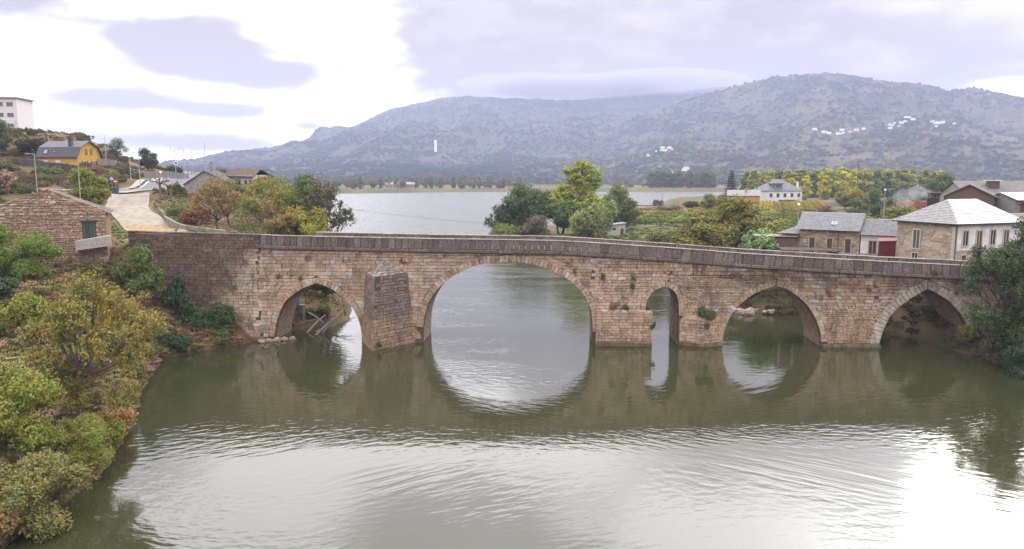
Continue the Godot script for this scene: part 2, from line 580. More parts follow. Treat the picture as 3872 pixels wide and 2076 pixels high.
func make_water() -> void:
	# ripples: a tile of crossing wavelets, ruffled in patches
	var w := 1024
	var a := FastNoiseLite.new()
	a.seed = 5; a.frequency = 0.9; a.fractal_octaves = 4; a.fractal_gain = 0.5
	var patch := FastNoiseLite.new()
	patch.seed = 77; patch.frequency = 1.0; patch.fractal_octaves = 2
	var hgt := PackedFloat32Array()
	hgt.resize(w * w)
	for j in w:
		for i in w:
			# a torus in four dimensions folded to three keeps the tile seamless across; waves are longer across the stream
			var u := TAU * i / w
			var v := TAU * j / w
			var p := Vector3(cos(u) * 8.0, sin(u) * 8.0, 0)
			var r := Vector2(cos(v), sin(v)) * 8.0
			hgt[j * w + i] = a.get_noise_3d(p.x + r.x * 0.9, p.y + r.y * 0.9, r.x * 0.5 - r.y * 0.8) * (0.45 + 0.75 * smoothstep(-0.35, 0.45, patch.get_noise_3d(cos(u) * 0.7 + 4.0, sin(u) * 0.7 + cos(v), sin(v))))
	for k in w * w:
		hgt[k] = hgt[k] * 0.5 + 0.5
	var im := Image.create_from_data(w, w, false, Image.FORMAT_RF, hgt.to_byte_array())
	var m := StandardMaterial3D.new()
	m.resource_name = "river_water"
	m.albedo_color = lin(0.030, 0.032, 0.014)
	m.roughness = 0.06
	m.metallic_specular = 0.72
	m.heightmap_enabled = true
	m.heightmap_scale = 1.9
	m.heightmap_texture = ImageTexture.create_from_image(im)
	m.uv1_scale = Vector3(1, 1, 1)
	structure("water", water_sheet(-500.0, 600.0, 120.0, -91.0), m)
	# wind reaches the river behind the bridge, more the nearer it is to the lake
	var reach := [-91.0, -103.0, -118.0, -140.0, -172.0]
	for k in 4:
		var w2: StandardMaterial3D = m.duplicate()
		w2.resource_name = "ruffled_water_%d" % k
		w2.heightmap_scale = [2.8, 4.2, 6.0, 8.5][k]
		w2.roughness = [0.07, 0.09, 0.12, 0.15][k]
		structure("ruffled_water" if k == 0 else "ruffled_water_%03d" % k, water_sheet(-500.0, 600.0, reach[k], reach[k + 1]), w2)
	# the open lake beyond the trees is ruffled by wind
	var l: StandardMaterial3D = m.duplicate()
	l.resource_name = "lake_water"
	l.roughness = 0.22
	l.heightmap_scale = 30.0
	structure("lake", water_sheet(-700.0, 800.0, -172.0, -980.0), l)

func water_sheet(x0: float, x1: float, z0: float, z1: float) -> ArrayMesh:
	var mb := MB.new()
	var nx := 24
	var nz := 20
	for j in nz:
		for i in nx:
			var q := []
			for k in [[0, 0], [1, 0], [1, 1], [0, 1]]:
				q.append(Vector3(lerpf(x0, x1, float(i + k[0]) / nx), 0.0, lerpf(z0, z1, float(j + k[1]) / nz)))
			mb.quad(q[0], q[3], q[2], q[1])
			for k in [0, 3, 2, 0, 2, 1]:
				mb.uv.append(Vector2(q[k].x / 60.0, q[k].z / 40.0))
	return mb.mesh()

func hill_tint(x: float, y: float, z: float, _n: Vector3) -> Color:
	var a := n1.get_noise_2d(x * 0.004, z * 0.004)
	var b := n3.get_noise_2d(x * 0.02, z * 0.015)
	var wood := Color(0.042, 0.066, 0.040)
	var heath := Color(0.092, 0.096, 0.060)
	var field := Color(0.165, 0.145, 0.090)
	var t := clampf((0.5 if x > 100.0 else 0.28) + a * 1.4 + b * 1.5, 0, 1)
	var c := wood.lerp(heath, t)
	if x > 150.0 and -z < 2500.0:
		var f := n2.get_noise_2d(x * 0.011, z * 0.007)
		if f > 0.2:
			c = c.lerp(field, clampf((f - 0.2) * 5.0, 0, 0.8))
		if f < -0.38:
			c = c.lerp(Color(0.17, 0.17, 0.035), 0.55)
	return c

func make_hills() -> void:
	var xs := PackedFloat32Array()
	var zs := PackedFloat32Array()
	var hs := PackedFloat32Array()
	for i in 281:
		xs.append(-4200.0 + i * 30.0)
	for j in 126:
		zs.append(-5400.0 + j * 35.0)
	for z in zs:
		for x in xs:
			hs.append(2.0 + hill_height(x, z) if z < -1040.0 else -4.0)
	var m := mat("hillside", Color(1, 1, 1), 1.0, "soil", 0.012, "b", 300.0)
	structure("hills", grid_mesh(xs, zs, hs, hill_tint), m)
	# scrub and small trees that give the slopes their grain: too many to count
	var bush := MB.new()
	for k in 16:
		var a := TAU * k * 0.618
		var r := 0.3 + 0.7 * fmod(k * 0.37, 1.0)
		var y := 0.15 + 0.8 * fmod(k * 0.53, 1.0)
		var p := Vector3(cos(a) * r * 0.6, y, sin(a) * r * 0.6)
		var s := 0.42
		bush.tri(p + Vector3(-s, -s * 0.5, s * 0.4), p + Vector3(s, -s * 0.4, -s * 0.3), p + Vector3(0.1 * s, s, 0.2 * s))
		bush.tri(p + Vector3(-s * 0.3, -s * 0.4, -s), p + Vector3(s * 0.5, -s * 0.2, s), p + Vector3(-0.2 * s, s * 0.9, -0.1 * s))
	var list := []
	var cols := []
	var tries := 0
	while list.size() < 70000 and tries < 400000:
		tries += 1
		var d := 1050.0 + 3000.0 * pow(rng.randf(), 1.25)
		var x := (rng.randf() * 1.7 - 0.85) * d
		var z := -d
		var a := n1.get_noise_2d(x * 0.004, z * 0.004) + 0.9 * n3.get_noise_2d(x * 0.02, z * 0.015)
		if rng.randf() < clampf(0.45 + a * 1.3, 0.06, 1.0):
			continue
		var y := hill_height(x, z)
		if y < 1.0:
			continue
		var s := rng.randf_range(3.5, 8.0)
		list.append(Transform3D(Basis.from_euler(Vector3(0, rng.randf() * TAU, 0)).scaled(Vector3(s, s * rng.randf_range(0.6, 1.0), s)), Vector3(x, y, z)))
		var c := hill_tint(x, y, z, Vector3.UP).lerp(Color(0.048, 0.068, 0.040), rng.randf_range(0.1, 0.55))
		if d < 2300.0 and x > 0.0 and rng.randf() < 0.16:
			c = Color(0.19, 0.18, 0.035)
		cols.append(c)
	var mm := MultiMesh.new()
	mm.transform_format = MultiMesh.TRANSFORM_3D
	mm.use_colors = true
	mm.mesh = bush.mesh()
	mm.instance_count = list.size()
	for i in list.size():
		mm.set_instance_transform(i, list[i])
		mm.set_instance_color(i, cols[i])
	var o := MultiMeshInstance3D.new()
	o.name = "hillside_scrub"
	o.multimesh = mm
	o.material_override = leaf_mat("scrub_leaf", Color(1, 1, 1), 0.2)
	add_child(o)
	tag(o, "dark scrub and small trees scattered over the far hillsides", "scrub")
	o.set_meta("kind", "stuff")

# ---------------------------------------------------------------- masonry
var rough_laid := 0.008
# a stone lies in a wall's own plane: x along, y up, z out of the wall
class Stone:
	var p := PackedVector2Array()   # lower left, lower right, upper right, upper left
	var out := 0.03
	var col := Color(1, 1, 1)
	var area := 0.0

func lay(list: Array, y0: float, y1: float, ch: Vector2, cl: Vector2, spans: Callable, tint: Callable, gap := 0.02, proud := Vector2(0.02, 0.07)) -> void:
	var y := y0
	while y < y1 - 0.05:
		var h := rng.randf_range(ch.x, ch.y)
		if y + h > y1 - ch.x * 0.5:
			h = y1 - y
		for sp in spans.call(y, y + h):
			# each span: x left low, x right low, x left high, x right high
			var width: float = maxf(sp[1] - sp[0], sp[3] - sp[2])
			if width < 0.08:
				continue
			var n := maxi(1, int(round(width / rng.randf_range(cl.x, cl.y))))
			var cuts := [0.0]
			var acc := 0.0
			for k in n:
				acc += rng.randf_range(0.6, 1.4)
				cuts.append(acc)
			for k in n:
				var a: float = cuts[k] / acc
				var b: float = cuts[k + 1] / acc
				var s := Stone.new()
				var j := gap * 0.8
				s.p = PackedVector2Array([
					Vector2(lerpf(sp[0], sp[1], a) + gap * 0.5 + rng.randf() * j, y + gap * 0.5 + rng.randf() * j), Vector2(lerpf(sp[0], sp[1], b) - gap * 0.5 - rng.randf() * j, y + gap * 0.5 + rng.randf() * j),
					Vector2(lerpf(sp[2], sp[3], b) - gap * 0.5 - rng.randf() * j, y + h - gap * 0.5 - rng.randf() * j), Vector2(lerpf(sp[2], sp[3], a) + gap * 0.5 + rng.randf() * j, y + h - gap * 0.5 - rng.randf() * j)])
				s.out = rng.randf_range(proud.x, proud.y)
				for q in 4:
					s.p[q] += Vector2(rng.randf_range(-1, 1), rng.randf_range(-1, 1)) * rough_laid
				var mid := (s.p[0] + s.p[2]) * 0.5
				s.area = absf((s.p[2] - s.p[0]).cross(s.p[3] - s.p[1])) * 0.5
				s.col = tint.call(mid.x, mid.y)
				list.append(s)
		y += h

func add_stone(mb: MB, s: Stone, t: Transform3D, uvf = null) -> void:
	var mid := (s.p[0] + s.p[1] + s.p[2] + s.p[3]) * 0.25
	var f := []
	var e := []
	var b := []
	for k in 4:
		var d: Vector2 = mid - s.p[k]
		var inset := minf(0.035 / maxf(d.length(), 0.06), 0.35)
		var q: Vector2 = s.p[k] + d * inset
		f.append(Vector3(q.x, q.y, s.out + rng.randf_range(-0.008, 0.008)))
		e.append(Vector3(s.p[k].x, s.p[k].y, s.out - 0.025))
		b.append(Vector3(s.p[k].x, s.p[k].y, -0.12))
	mb.col = s.col
	var start := mb.v.size()
	mb.quad(f[0], f[3], f[2], f[1])
	for k in 4:
		var l := (k + 1) % 4
		mb.quad(e[k], f[k], f[l], e[l])
		mb.quad(b[k], e[k], e[l], b[l])
	for k in range(start, mb.v.size()):
		if uvf != null:
			mb.uv.append(uvf.call(mb.v[k]))
		mb.v[k] = t * mb.v[k]

func commit_stones(parent: Node3D, list: Array, t: Transform3D, material: Material, most := 300, called := "stone", uvf = null, rest_name := "small_stones") -> void:
	list.sort_custom(func(a, b): return a.area > b.area)
	var rest := MB.new()
	for k in list.size():
		if k < most:
			var mb := MB.new()
			add_stone(mb, list[k], t, uvf)
			part(parent, called, mb.mesh(), material)
		else:
			add_stone(rest, list[k], t, uvf)
	if rest.v.size():
		var o := part(parent, rest_name, rest.mesh(), material)
		o.set_meta("kind", "stuff")

# ---------------------------------------------------------------- the bridge
var bridge_t := Transform3D(Basis.from_euler(Vector3(0, deg_to_rad(-2.86), 0)), Vector3(2, 0, -84))
var par_top := [Vector2(-47, 12.6), Vector2(-32, 12.25), Vector2(-27, 12.1), Vector2(-15, 11.9), Vector2(-3.7, 11.77), Vector2(3, 11.7), Vector2(8, 11.42), Vector2(13.8, 11.06), Vector2(18.3, 10.77), Vector2(23.2, 10.4), Vector2(30, 10.0), Vector2(37.8, 9.6), Vector2(45.7, 9.23), Vector2(53, 8.92)]
var arches := []

func smooth_line(pts: Array, step: float) -> PackedVector2Array:
	var c := Curve2D.new()
	for i in pts.size():
		var a: Vector2 = pts[maxi(i - 1, 0)]
		var b: Vector2 = pts[mini(i + 1, pts.size() - 1)]
		var tan_ := (b - a) / 6.0
		if i == 0 or i == pts.size() - 1:
			tan_ = Vector2.ZERO
		c.add_point(pts[i], -tan_, tan_)
	var n := maxi(2, int(round(c.get_baked_length() / step)))
	var out := PackedVector2Array()
	for i in n + 1:
		out.append(c.sample_baked(c.get_baked_length() * i / n, true))
	return out

func spandrel(x: float) -> float:
	return interp(par_top, x) - (1.5 if x > -31.0 else 0.0)

func extrados(a: Dictionary, y: float) -> Array:
	var lo := 1e9
	var hi := -1e9
	var q: PackedVector2Array = a.outer
	for i in q.size() - 1:
		if (q[i].y - y) * (q[i + 1].y - y) <= 0.0 and absf(q[i].y - q[i + 1].y) > 1e-6:
			var x := lerpf(q[i].x, q[i + 1].x, (y - q[i].y) / (q[i + 1].y - q[i].y))
			lo = minf(lo, x)
			hi = maxf(hi, x)
	if lo > hi:
		return [a.apex.x, a.apex.x] if y > a.top else [a.inner[0].x, a.inner[-1].x]
	return [lo, hi]

func wall_spans(sa: float, sb: float, y0: float, y1: float) -> Array:
	var out := []
	var low := [sa]
	var high := [sa]
	for a in arches:
		if a.inner[-1].x < sa or a.inner[0].x > sb or y0 >= a.top:
			continue
		var l := extrados(a, y0)
		var h := extrados(a, y1)
		low.append_array([clampf(l[0], sa, sb), clampf(l[1], sa, sb)])
		high.append_array([clampf(h[0], sa, sb), clampf(h[1], sa, sb)])
	low.append(sb)
	high.append(sb)
	for k in range(0, low.size(), 2):
		if maxf(low[k + 1] - low[k], high[k + 1] - high[k]) > 0.1:
			out.append([low[k], low[k + 1], high[k], high[k + 1]])
	return out

func stone_tone(x: float, y: float) -> Color:
	var a := n1.get_noise_2d(x * 0.16, y * 0.22)
	var c := Color(0.445, 0.318, 0.218).lerp(Color(0.468, 0.362, 0.272), clampf(0.5 + a * 1.7, 0, 1))
	if rng.randf() < 0.12:
		c = Color(0.375, 0.255, 0.175)
	elif rng.randf() < 0.12:
		c = Color(0.49, 0.43, 0.37)
	elif rng.randf() < 0.10:
		c = Color(0.42, 0.295, 0.175)
	if y < 4.0 and x > -14.0:
		c = c.lerp(Color(0.40, 0.275, 0.175), 0.4)
	return c * rng.randf_range(0.86, 1.08)

# weathering on the faces of the bridge: black crust, lichen and damp, in metres along and up
func crust_texture() -> ImageTexture:
	var w := 2048
	var h := 448
	var nz := FastNoiseLite.new()
	nz.seed = 41; nz.frequency = 0.35; nz.fractal_octaves = 5; nz.fractal_gain = 0.62
	var gr := FastNoiseLite.new()
	gr.seed = 43; gr.frequency = 3.2; gr.fractal_octaves = 3
	var st := FastNoiseLite.new()
	st.seed = 47; st.frequency = 0.8; st.fractal_octaves = 4
	var bytes := PackedByteArray()
	bytes.resize(w * h * 3)
	for j in h:
		var y := 13.0 - 15.5 * (j + 0.5) / h
		for i in w:
			var x := -47.0 + 100.0 * (i + 0.5) / w
			var f := nz.get_noise_2d(x, y)
			var g := gr.get_noise_2d(x, y)
			var streak := st.get_noise_2d(x * 2.4, y * 0.35)
			var top := interp(par_top, x)
			var dark := 0.0
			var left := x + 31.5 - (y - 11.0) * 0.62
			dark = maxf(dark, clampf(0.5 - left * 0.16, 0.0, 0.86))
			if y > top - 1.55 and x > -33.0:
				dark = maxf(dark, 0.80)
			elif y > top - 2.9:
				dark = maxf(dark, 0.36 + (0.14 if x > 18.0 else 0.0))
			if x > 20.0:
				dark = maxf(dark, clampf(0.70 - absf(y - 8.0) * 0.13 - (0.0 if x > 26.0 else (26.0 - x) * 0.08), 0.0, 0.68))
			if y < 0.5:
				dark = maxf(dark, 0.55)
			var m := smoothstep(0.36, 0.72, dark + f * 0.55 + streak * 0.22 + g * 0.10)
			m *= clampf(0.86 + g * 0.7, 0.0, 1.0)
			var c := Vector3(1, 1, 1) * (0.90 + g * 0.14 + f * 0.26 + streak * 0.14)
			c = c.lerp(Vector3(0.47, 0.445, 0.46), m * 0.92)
			if dark > 0.5 and g > 0.34 and f > -0.15:
				c = c.lerp(Vector3(0.86, 0.88, 0.9), 0.55)
			if dark > 0.5 and streak < -0.33:
				c = c.lerp(Vector3(0.62, 0.66, 0.5), 0.4)
			if y < 0.35:
				c = c.lerp(Vector3(0.5, 0.55, 0.4), 0.5)
			var o := (j * w + i) * 3
			bytes[o] = int(clampf(c.x, 0, 1) * 255.0)
			bytes[o + 1] = int(clampf(c.y, 0, 1) * 255.0)
			bytes[o + 2] = int(clampf(c.z, 0, 1) * 255.0)
	return ImageTexture.create_from_image(Image.create_from_data(w, h, false, Image.FORMAT_RGB8, bytes))

func crust_uv(p: Vector3) -> Vector2:
	return Vector2((p.x + 47.0) / 100.0, (13.0 - p.y) / 15.5)

func local_uv(mb: MB) -> void:
	mb.uv.resize(mb.v.size())
	for k in mb.v.size():
		mb.uv[k] = crust_uv(mb.v[k])

func make_bridge() -> void:
	var W := 6.0
	var b := thing("stone_bridge", "old sandstone bridge of five pointed and round arches crossing the river", "bridge", bridge_t.origin, deg_to_rad(-2.86))
	var m := StandardMaterial3D.new()
	m.resource_name = "bridge_stone"
	m.roughness = 0.95
	m.metallic_specular = 0.2
	m.vertex_color_use_as_albedo = true
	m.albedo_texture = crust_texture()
	m.texture_repeat = false
	var inner := mat("barrel_stone", Color(0.36, 0.265, 0.185), 0.95, "plaster", 0.35, "b", 6.0)
	var mortar := mat("mortar", Color(0.15, 0.10, 0.07), 1.0, "fine", 0.6)
	var defs := [
		[[Vector2(-29.5, -2), Vector2(-29.5, -0.6), Vector2(-29.45, 0.65), Vector2(-28.93, 2.75), Vector2(-27.99, 4.6), Vector2(-26.2, 5.98), Vector2(-24.32, 6.76)], [Vector2(-24.32, 6.76), Vector2(-22.75, 6.2), Vector2(-21.26, 5.14), Vector2(-20.08, 3.7), Vector2(-19.4, 1.98), Vector2(-19.27, 0.4), Vector2(-19.27, -2)], 0.66, 0.4],
		[[Vector2(-12.2, -2), Vector2(-12.2, 0.2), Vector2(-12.14, 2.06), Vector2(-11.75, 3.89), Vector2(-11.19, 5.1), Vector2(-10.28, 6.32), Vector2(-8.89, 7.53), Vector2(-6.61, 8.72), Vector2(-4.7, 9.2), Vector2(-2.7, 9.35)], [Vector2(-2.7, 9.35), Vector2(-0.6, 9.22), Vector2(1.38, 8.75), Vector2(3.95, 7.6), Vector2(5.42, 6.42), Vector2(6.28, 5.25), Vector2(6.84, 4.05), Vector2(7.05, 2.6), Vector2(7.13, 0.19), Vector2(7.13, -2)], 0.74, 1.6],
		[[Vector2(13.0, -2), Vector2(13.0, 3.2), Vector2(13.02, 4.7), Vector2(13.5, 5.78), Vector2(14.24, 6.4), Vector2(15.09, 6.7)], [Vector2(15.09, 6.7), Vector2(15.98, 6.26), Vector2(16.5, 5.4), Vector2(16.65, 4.3), Vector2(16.65, 2.5), Vector2(16.65, -2)], 0.58, 3.4],
		[[Vector2(21.5, -2), Vector2(21.53, -0.5), Vector2(21.6, 0.6), Vector2(21.97, 2.4), Vector2(22.83, 4.1), Vector2(24.28, 5.51), Vector2(25.63, 6.3), Vector2(27.21, 6.87)], [Vector2(27.21, 6.87), Vector2(28.49, 6.42), Vector2(29.6, 5.7), Vector2(30.75, 4.64), Vector2(31.62, 3.34), Vector2(32.27, 1.8), Vector2(32.52, 0.35), Vector2(32.55, -2)], 0.62, 0.5],
		[[Vector2(38.7, -2), Vector2(38.7, -0.5), Vector2(38.78, 0.5), Vector2(39.2, 2.21), Vector2(40.02, 3.9), Vector2(41.55, 5.35), Vector2(43.55, 6.6)], [Vector2(43.55, 6.6), Vector2(45.6, 5.5), Vector2(47.2, 4.0), Vector2(48.2, 2.2), Vector2(48.6, 0.5), Vector2(48.6, -2)], 1.0, -0.5]]
	for d in defs:
		var l := smooth_line(d[0], 0.42)
		var r := smooth_line(d[1], 0.42)
		var inn := l.duplicate()
		for k in range(1, r.size()):
			inn.append(r[k])
		var outer := PackedVector2Array()
		for k in inn.size():
			var tg := (inn[mini(k + 1, inn.size() - 1)] - inn[maxi(k - 1, 0)]).normalized()
			var nrm := Vector2(-tg.y, tg.x)
			var dd: float = d[2] * (0.25 if inn[k].y < d[3] - 0.4 else 1.0)
			outer.append(inn[k] + nrm * dd)
		var top := -9.0
		for q in outer:
			top = maxf(top, q.y)
		arches.append({"inner": inn, "outer": outer, "depth": d[2], "from": d[3], "apex": d[0][-1], "top": top})
	# core: the wall behind the stones, with the arches cut through
	var poly := PackedVector2Array([Vector2(-46, -2.2)])
	for a in arches:
		poly.append_array(a.inner)
	poly.append(Vector2(52, -2.2))
	for k in range(par_top.size() - 1, -1, -1):
		poly.append(Vector2(clampf(par_top[k].x, -46, 52), par_top[k].y - 1.3))
	var core := MB.new()
	core.prism(poly, Transform3D.IDENTITY, -W, -0.05)
	local_uv(core)
	part(b, "core_wall", core.mesh(), mortar)
	# barrel linings: stones of the vaults seen from below
	for a in arches:
		var q: PackedVector2Array = a.inner
		var lining := MB.new()
		for k in q.size() - 1:
			var rows := 9
			var shift := rng.randf() * 0.5
			for r in rows:
				var z0 := -0.62 - (W - 0.7) * r / rows
				var z1 := -0.62 - (W - 0.7) * (r + 1) / rows
				var p0 := q[k]
				var p1 := q[k + 1]
				var tg := (p1 - p0).normalized()
				var off := Vector2(tg.y, -tg.x) * rng.randf_range(0.02, 0.05)
				lining.col = Color(1, 0.97, 0.92) * rng.randf_range(0.75, 1.2)
				var g := tg * 0.012
				lining.quad(_v3(p0 + off + g, z0 - 0.012), _v3(p1 + off - g, z0 - 0.012), _v3(p1 + off - g, z1 + 0.012), _v3(p0 + off + g, z1 + 0.012))
		var lo := part(b, "vault_lining", lining.mesh(), inner)
		lo.set_meta("kind", "stuff")
		# voussoirs of the ring
		var o: PackedVector2Array = a.outer
		for k in q.size() - 1:
			var mid := (q[k] + q[k + 1]) * 0.5
			if mid.y < a.from:
				continue
			var v := MB.new()
			var tone := stone_tone(mid.x * 3.0, mid.y * 3.0 + 40.0)
			if a.apex.x > 40.0:
				tone = Color(0.47, 0.40, 0.32) * rng.randf_range(0.9, 1.1)
			v.col = tone
			var gg := 0.04
			var pts := [q[k].lerp(q[k + 1], gg), q[k + 1].lerp(q[k], gg), o[k + 1].lerp(o[k], gg), o[k].lerp(o[k + 1], gg)]
			var stretch := rng.randf_range(-0.1, 0.06)
			pts[2] = pts[2] + (pts[2] - pts[1]) * stretch
			pts[3] = pts[3] + (pts[3] - pts[0]) * stretch
			var z := rng.randf_range(0.07, 0.13)
			var c := Vector2.ZERO
			for p in pts:
				c += p * 0.25
			var fr := []
			var ed := []
			var bk := []
			for p in pts:
				fr.append(_v3(p.lerp(c, 0.09), z))
				ed.append(_v3(p, z - 0.03))
				bk.append(_v3(p, -0.6))
			v.quad(fr[0], fr[3], fr[2], fr[1])
			for s in 4:
				v.quad(ed[s], fr[s], fr[(s + 1) % 4], ed[(s + 1) % 4])
				v.quad(bk[s], ed[s], ed[(s + 1) % 4], bk[(s + 1) % 4])
			local_uv(v)
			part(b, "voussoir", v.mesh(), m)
	# coursed stones of the river face, panel by panel
	var list := []
	var panels := [[-46.0, -31.0, 0.30, 0.42, 0.5, 0.95], [-31.0, -14.5, 0.34, 0.5, 0.75, 1.45], [-14.5, 7.0, 0.28, 0.46, 0.6, 1.3], [7.0, 15.5, 0.26, 0.4, 0.5, 1.1], [15.5, 27.0, 0.26, 0.42, 0.5, 1.1], [27.0, 38.2, 0.26, 0.42, 0.5, 1.1], [38.2, 52.0, 0.3, 0.45, 0.6, 1.1]]
	for p in panels:
		var sa: float = p[0]
		var sb: float = p[1]
		var seam := func(y0: float, y1: float) -> Array:
			var ja := 0.0 if sa < -45.0 else n2.get_noise_2d(sa, y0 * 3.0) * 0.7
			var jb := 0.0 if sb > 51.0 else n2.get_noise_2d(sb, y0 * 3.0) * 0.7
			return wall_spans(sa + ja, sb + jb, y0, y1)
		var rubble: bool = sa == 15.5
		var thin: bool = sa == 27.0
		if rubble:
			lay(list, -1.2, 4.6, Vector2(0.28, 0.42), Vector2(0.45, 0.9), seam, stone_tone)
			lay(list, 4.6, 8.0, Vector2(0.13, 0.2), Vector2(0.22, 0.55), seam, stone_tone, 0.025, Vector2(0.0, 0.09))
			lay(list, 8.0, 9.6, Vector2(0.3, 0.42), Vector2(0.5, 1.1), seam, stone_tone)
		elif thin:
			lay(list, -1.2, 4.6, Vector2(0.18, 0.28), Vector2(0.3, 0.75), seam, stone_tone)
			lay(list, 4.6, 9.0, Vector2(0.34, 0.48), Vector2(0.6, 1.2), seam, stone_tone)
		else:
			lay(list, -1.2, 12.7, Vector2(p[2], p[3]), Vector2(p[4], p[5]), seam, stone_tone)
	var keep := []
	for s in list:
		var mid: Vector2 = (s.p[0] + s.p[2]) * 0.5
		var lim := spandrel(mid.x)
		if s.p[0].y > lim - 0.06 or s.p[2].y < -0.9:
			continue
		for k in [2, 3]:
			s.p[k].y = minf(s.p[k].y, lim - 0.01)
		if mid.x > -18.2 and mid.x < -14.6 and mid.y < 7.6:
			continue        # behind the cutwater
		if mid.x > 7.4 and mid.x < 13.7 and mid.y < 3.7:
			continue        # behind the pier block
		if n2.get_noise_2d(mid.x * 7.0, mid.y * 9.0) > 0.55:
			s.out = -0.02   # a stone worn back
		keep.append(s)
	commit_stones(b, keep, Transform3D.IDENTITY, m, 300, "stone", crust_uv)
	# plain back face stones are out of sight; string course, parapets, deck
	var x := -31.0
	while x < 51.0:
		var len_ := rng.randf_range(1.3, 2.3)
		for side in [0, 1]:
			var s := MB.new()
			s.col = Color(0.44, 0.36, 0.30) * rng.randf_range(0.8, 1.1)
			var y0 := interp(par_top, x) - 1.5
			var y1 := interp(par_top, x + len_) - 1.5
			var slope := atan2(y1 - y0, len_)
			s.box(xf(Vector3(x + len_ * 0.5, (y0 + y1) * 0.5 + 0.2, -0.09 if side == 0 else -W + 0.09), 0, 0, slope), Vector3(len_ - 0.03, 0.36, 0.66 + rng.randf() * 0.06), 0.05)
			local_uv(s)
			part(b, "string_course", s.mesh(), m)
		x += len_
	for side in [0, 1]:
		x = -30.6 if side == 0 else -26.0
		while x < 51.2:
			var len_ := rng.randf_range(0.62, 0.98) if x < 2.0 else rng.randf_range(0.8, 1.35)
			var pil := false
			for pp in [3.0, 18.5, 33.8]:
				if absf(x - pp) < 0.45:
					pil = true
			if pil:
				len_ = 0.8
			var y0 := interp(par_top, x)
			var y1 := interp(par_top, x + len_)
			var hh := 1.1 + (0.06 if pil else rng.randf_range(-0.015, 0.02))
			var s := MB.new()
			s.col = Color(0.47, 0.40, 0.335) * rng.randf_range(0.7, 1.15)
			s.box(xf(Vector3(x + len_ * 0.5, (y0 + y1) * 0.5 - 1.1 + hh * 0.5, (0.02 if side == 0 else -W - 0.02) + rng.randf_range(-0.012, 0.012) - (0.17 if side == 0 else -0.17)), 0, rng.randf_range(-0.008, 0.008), atan2(y1 - y0, len_)), Vector3(len_ - 0.05, hh, 0.44 if pil else 0.34), 0.03)
			local_uv(s)
			part(b, "parapet_slab", s.mesh(), m)
			x += len_
	# added cap stones along both parapets; pale colour paints wear and skylit tops
	var worn := mat("skylit_worn_cap", Color(0.40, 0.36, 0.32), 0.95, "plaster", 0.6)
	for side in [0, 1]:
		x = -30.6 if side == 0 else -26.0
		while x < 51.0:
			var len_ := rng.randf_range(1.1, 2.0)
			var s := MB.new()
			s.col = Color(1, 1, 1) * rng.randf_range(0.7, 1.2)
			var y0 := interp(par_top, x)
			var y1 := interp(par_top, x + len_)
			s.box(xf(Vector3(x + len_ * 0.5, (y0 + y1) * 0.5 + 0.045 + rng.randf() * 0.02, -0.15 if side == 0 else -W + 0.15), rng.randf_range(-0.01, 0.01), 0, atan2(y1 - y0, len_)), Vector3(len_ - 0.03, 0.09, 0.43), 0.025)
			part(b, "cap_stone", s.mesh(), worn)
			x += len_
	# coping of the old wing wall on the left
	x = -46.0
	while x < -30.8:
		var len_ := minf(rng.randf_range(0.8, 1.4), -30.6 - x)
		var s := MB.new()
		s.col = Color(0.46, 0.40, 0.35) * rng.randf_range(0.8, 1.1)
		var y0 := interp(par_top, x + len_ * 0.5)
		s.box(xf(Vector3(x + len_ * 0.5, y0 + 0.02 + rng.randf() * 0.02, -0.14), 0, 0, -0.02), Vector3(len_ - 0.02, 0.16, 0.5), 0.03)
		local_uv(s)
		part(b, "coping_stone", s.mesh(), m)
		x += len_
	var wing := MB.new()
	wing.box(xf(Vector3(-38.3, 11.6, -0.26)), Vector3(15.3, 1.5, 0.4))
	part(b, "wing_wall_core", wing.mesh(), mortar)
	var deck := MB.new()
	for k in range(par_top.size() - 1):
		var p0: Vector2 = par_top[k]
		var p1: Vector2 = par_top[k + 1]
		deck.quad(Vector3(p0.x, p0.y - 1.02, -0.2), Vector3(p1.x, p1.y - 1.02, -0.2), Vector3(p1.x, p1.y - 1.02, -W + 0.2), Vector3(p0.x, p0.y - 1.02, -W + 0.2))
	part(b, "roadway", deck.mesh(), mat("deck_paving", Color(0.30, 0.27, 0.23), 0.9, "fine", 0.8))
	# pier block between the great arch and the small one
	var blk := thing_part(b, "pier_block")
	var bc := MB.new()
	bc.box(xf(Vector3(10.57, 0.85, -2.95)), Vector3(6.2, 5.9, 7.0))
	part(blk, "core", bc.mesh(), mortar)
	var bl := []
	lay(bl, -1.0, 3.85, Vector2(0.24, 0.36), Vector2(0.5, 0.95), func(_a, _b): return [[7.42, 13.72, 7.42, 13.72]], stone_tone)
	commit_stones(blk, bl, Transform3D(Basis.IDENTITY, Vector3(0, 0, 0.56)), m, 300, "stone", crust_uv)
	bl = []
	lay(bl, -1.0, 3.85, Vector2(0.24, 0.36), Vector2(0.5, 0.95), func(_a, _b): return [[0, 1.1, 0, 1.1]], stone_tone)
	commit_stones(blk, bl, xf(Vector3(7.46, 0, -0.5), -PI / 2), m, 300, "stone")
	bl = []
	for k in 9:
		var s := MB.new()
		s.col = stone_tone(8.0 + k, 4.0)
		s.box(xf(Vector3(7.75 + k * 0.7, 3.86 + rng.randf() * 0.06, 0.28), rng.randf_range(-0.05, 0.05)), Vector3(0.66, 0.22, 0.66), 0.04)
		local_uv(s)
		part(blk, "ledge_stone", s.mesh(), m)
	# low pointed nose on the pier between the small arch and the third pointed arch
	var nose := thing_part(b, "pier_nose")
	var nl := [Vector2(17.0, 0.0), Vector2(19.4, 0.95), Vector2(21.6, 0.0)]
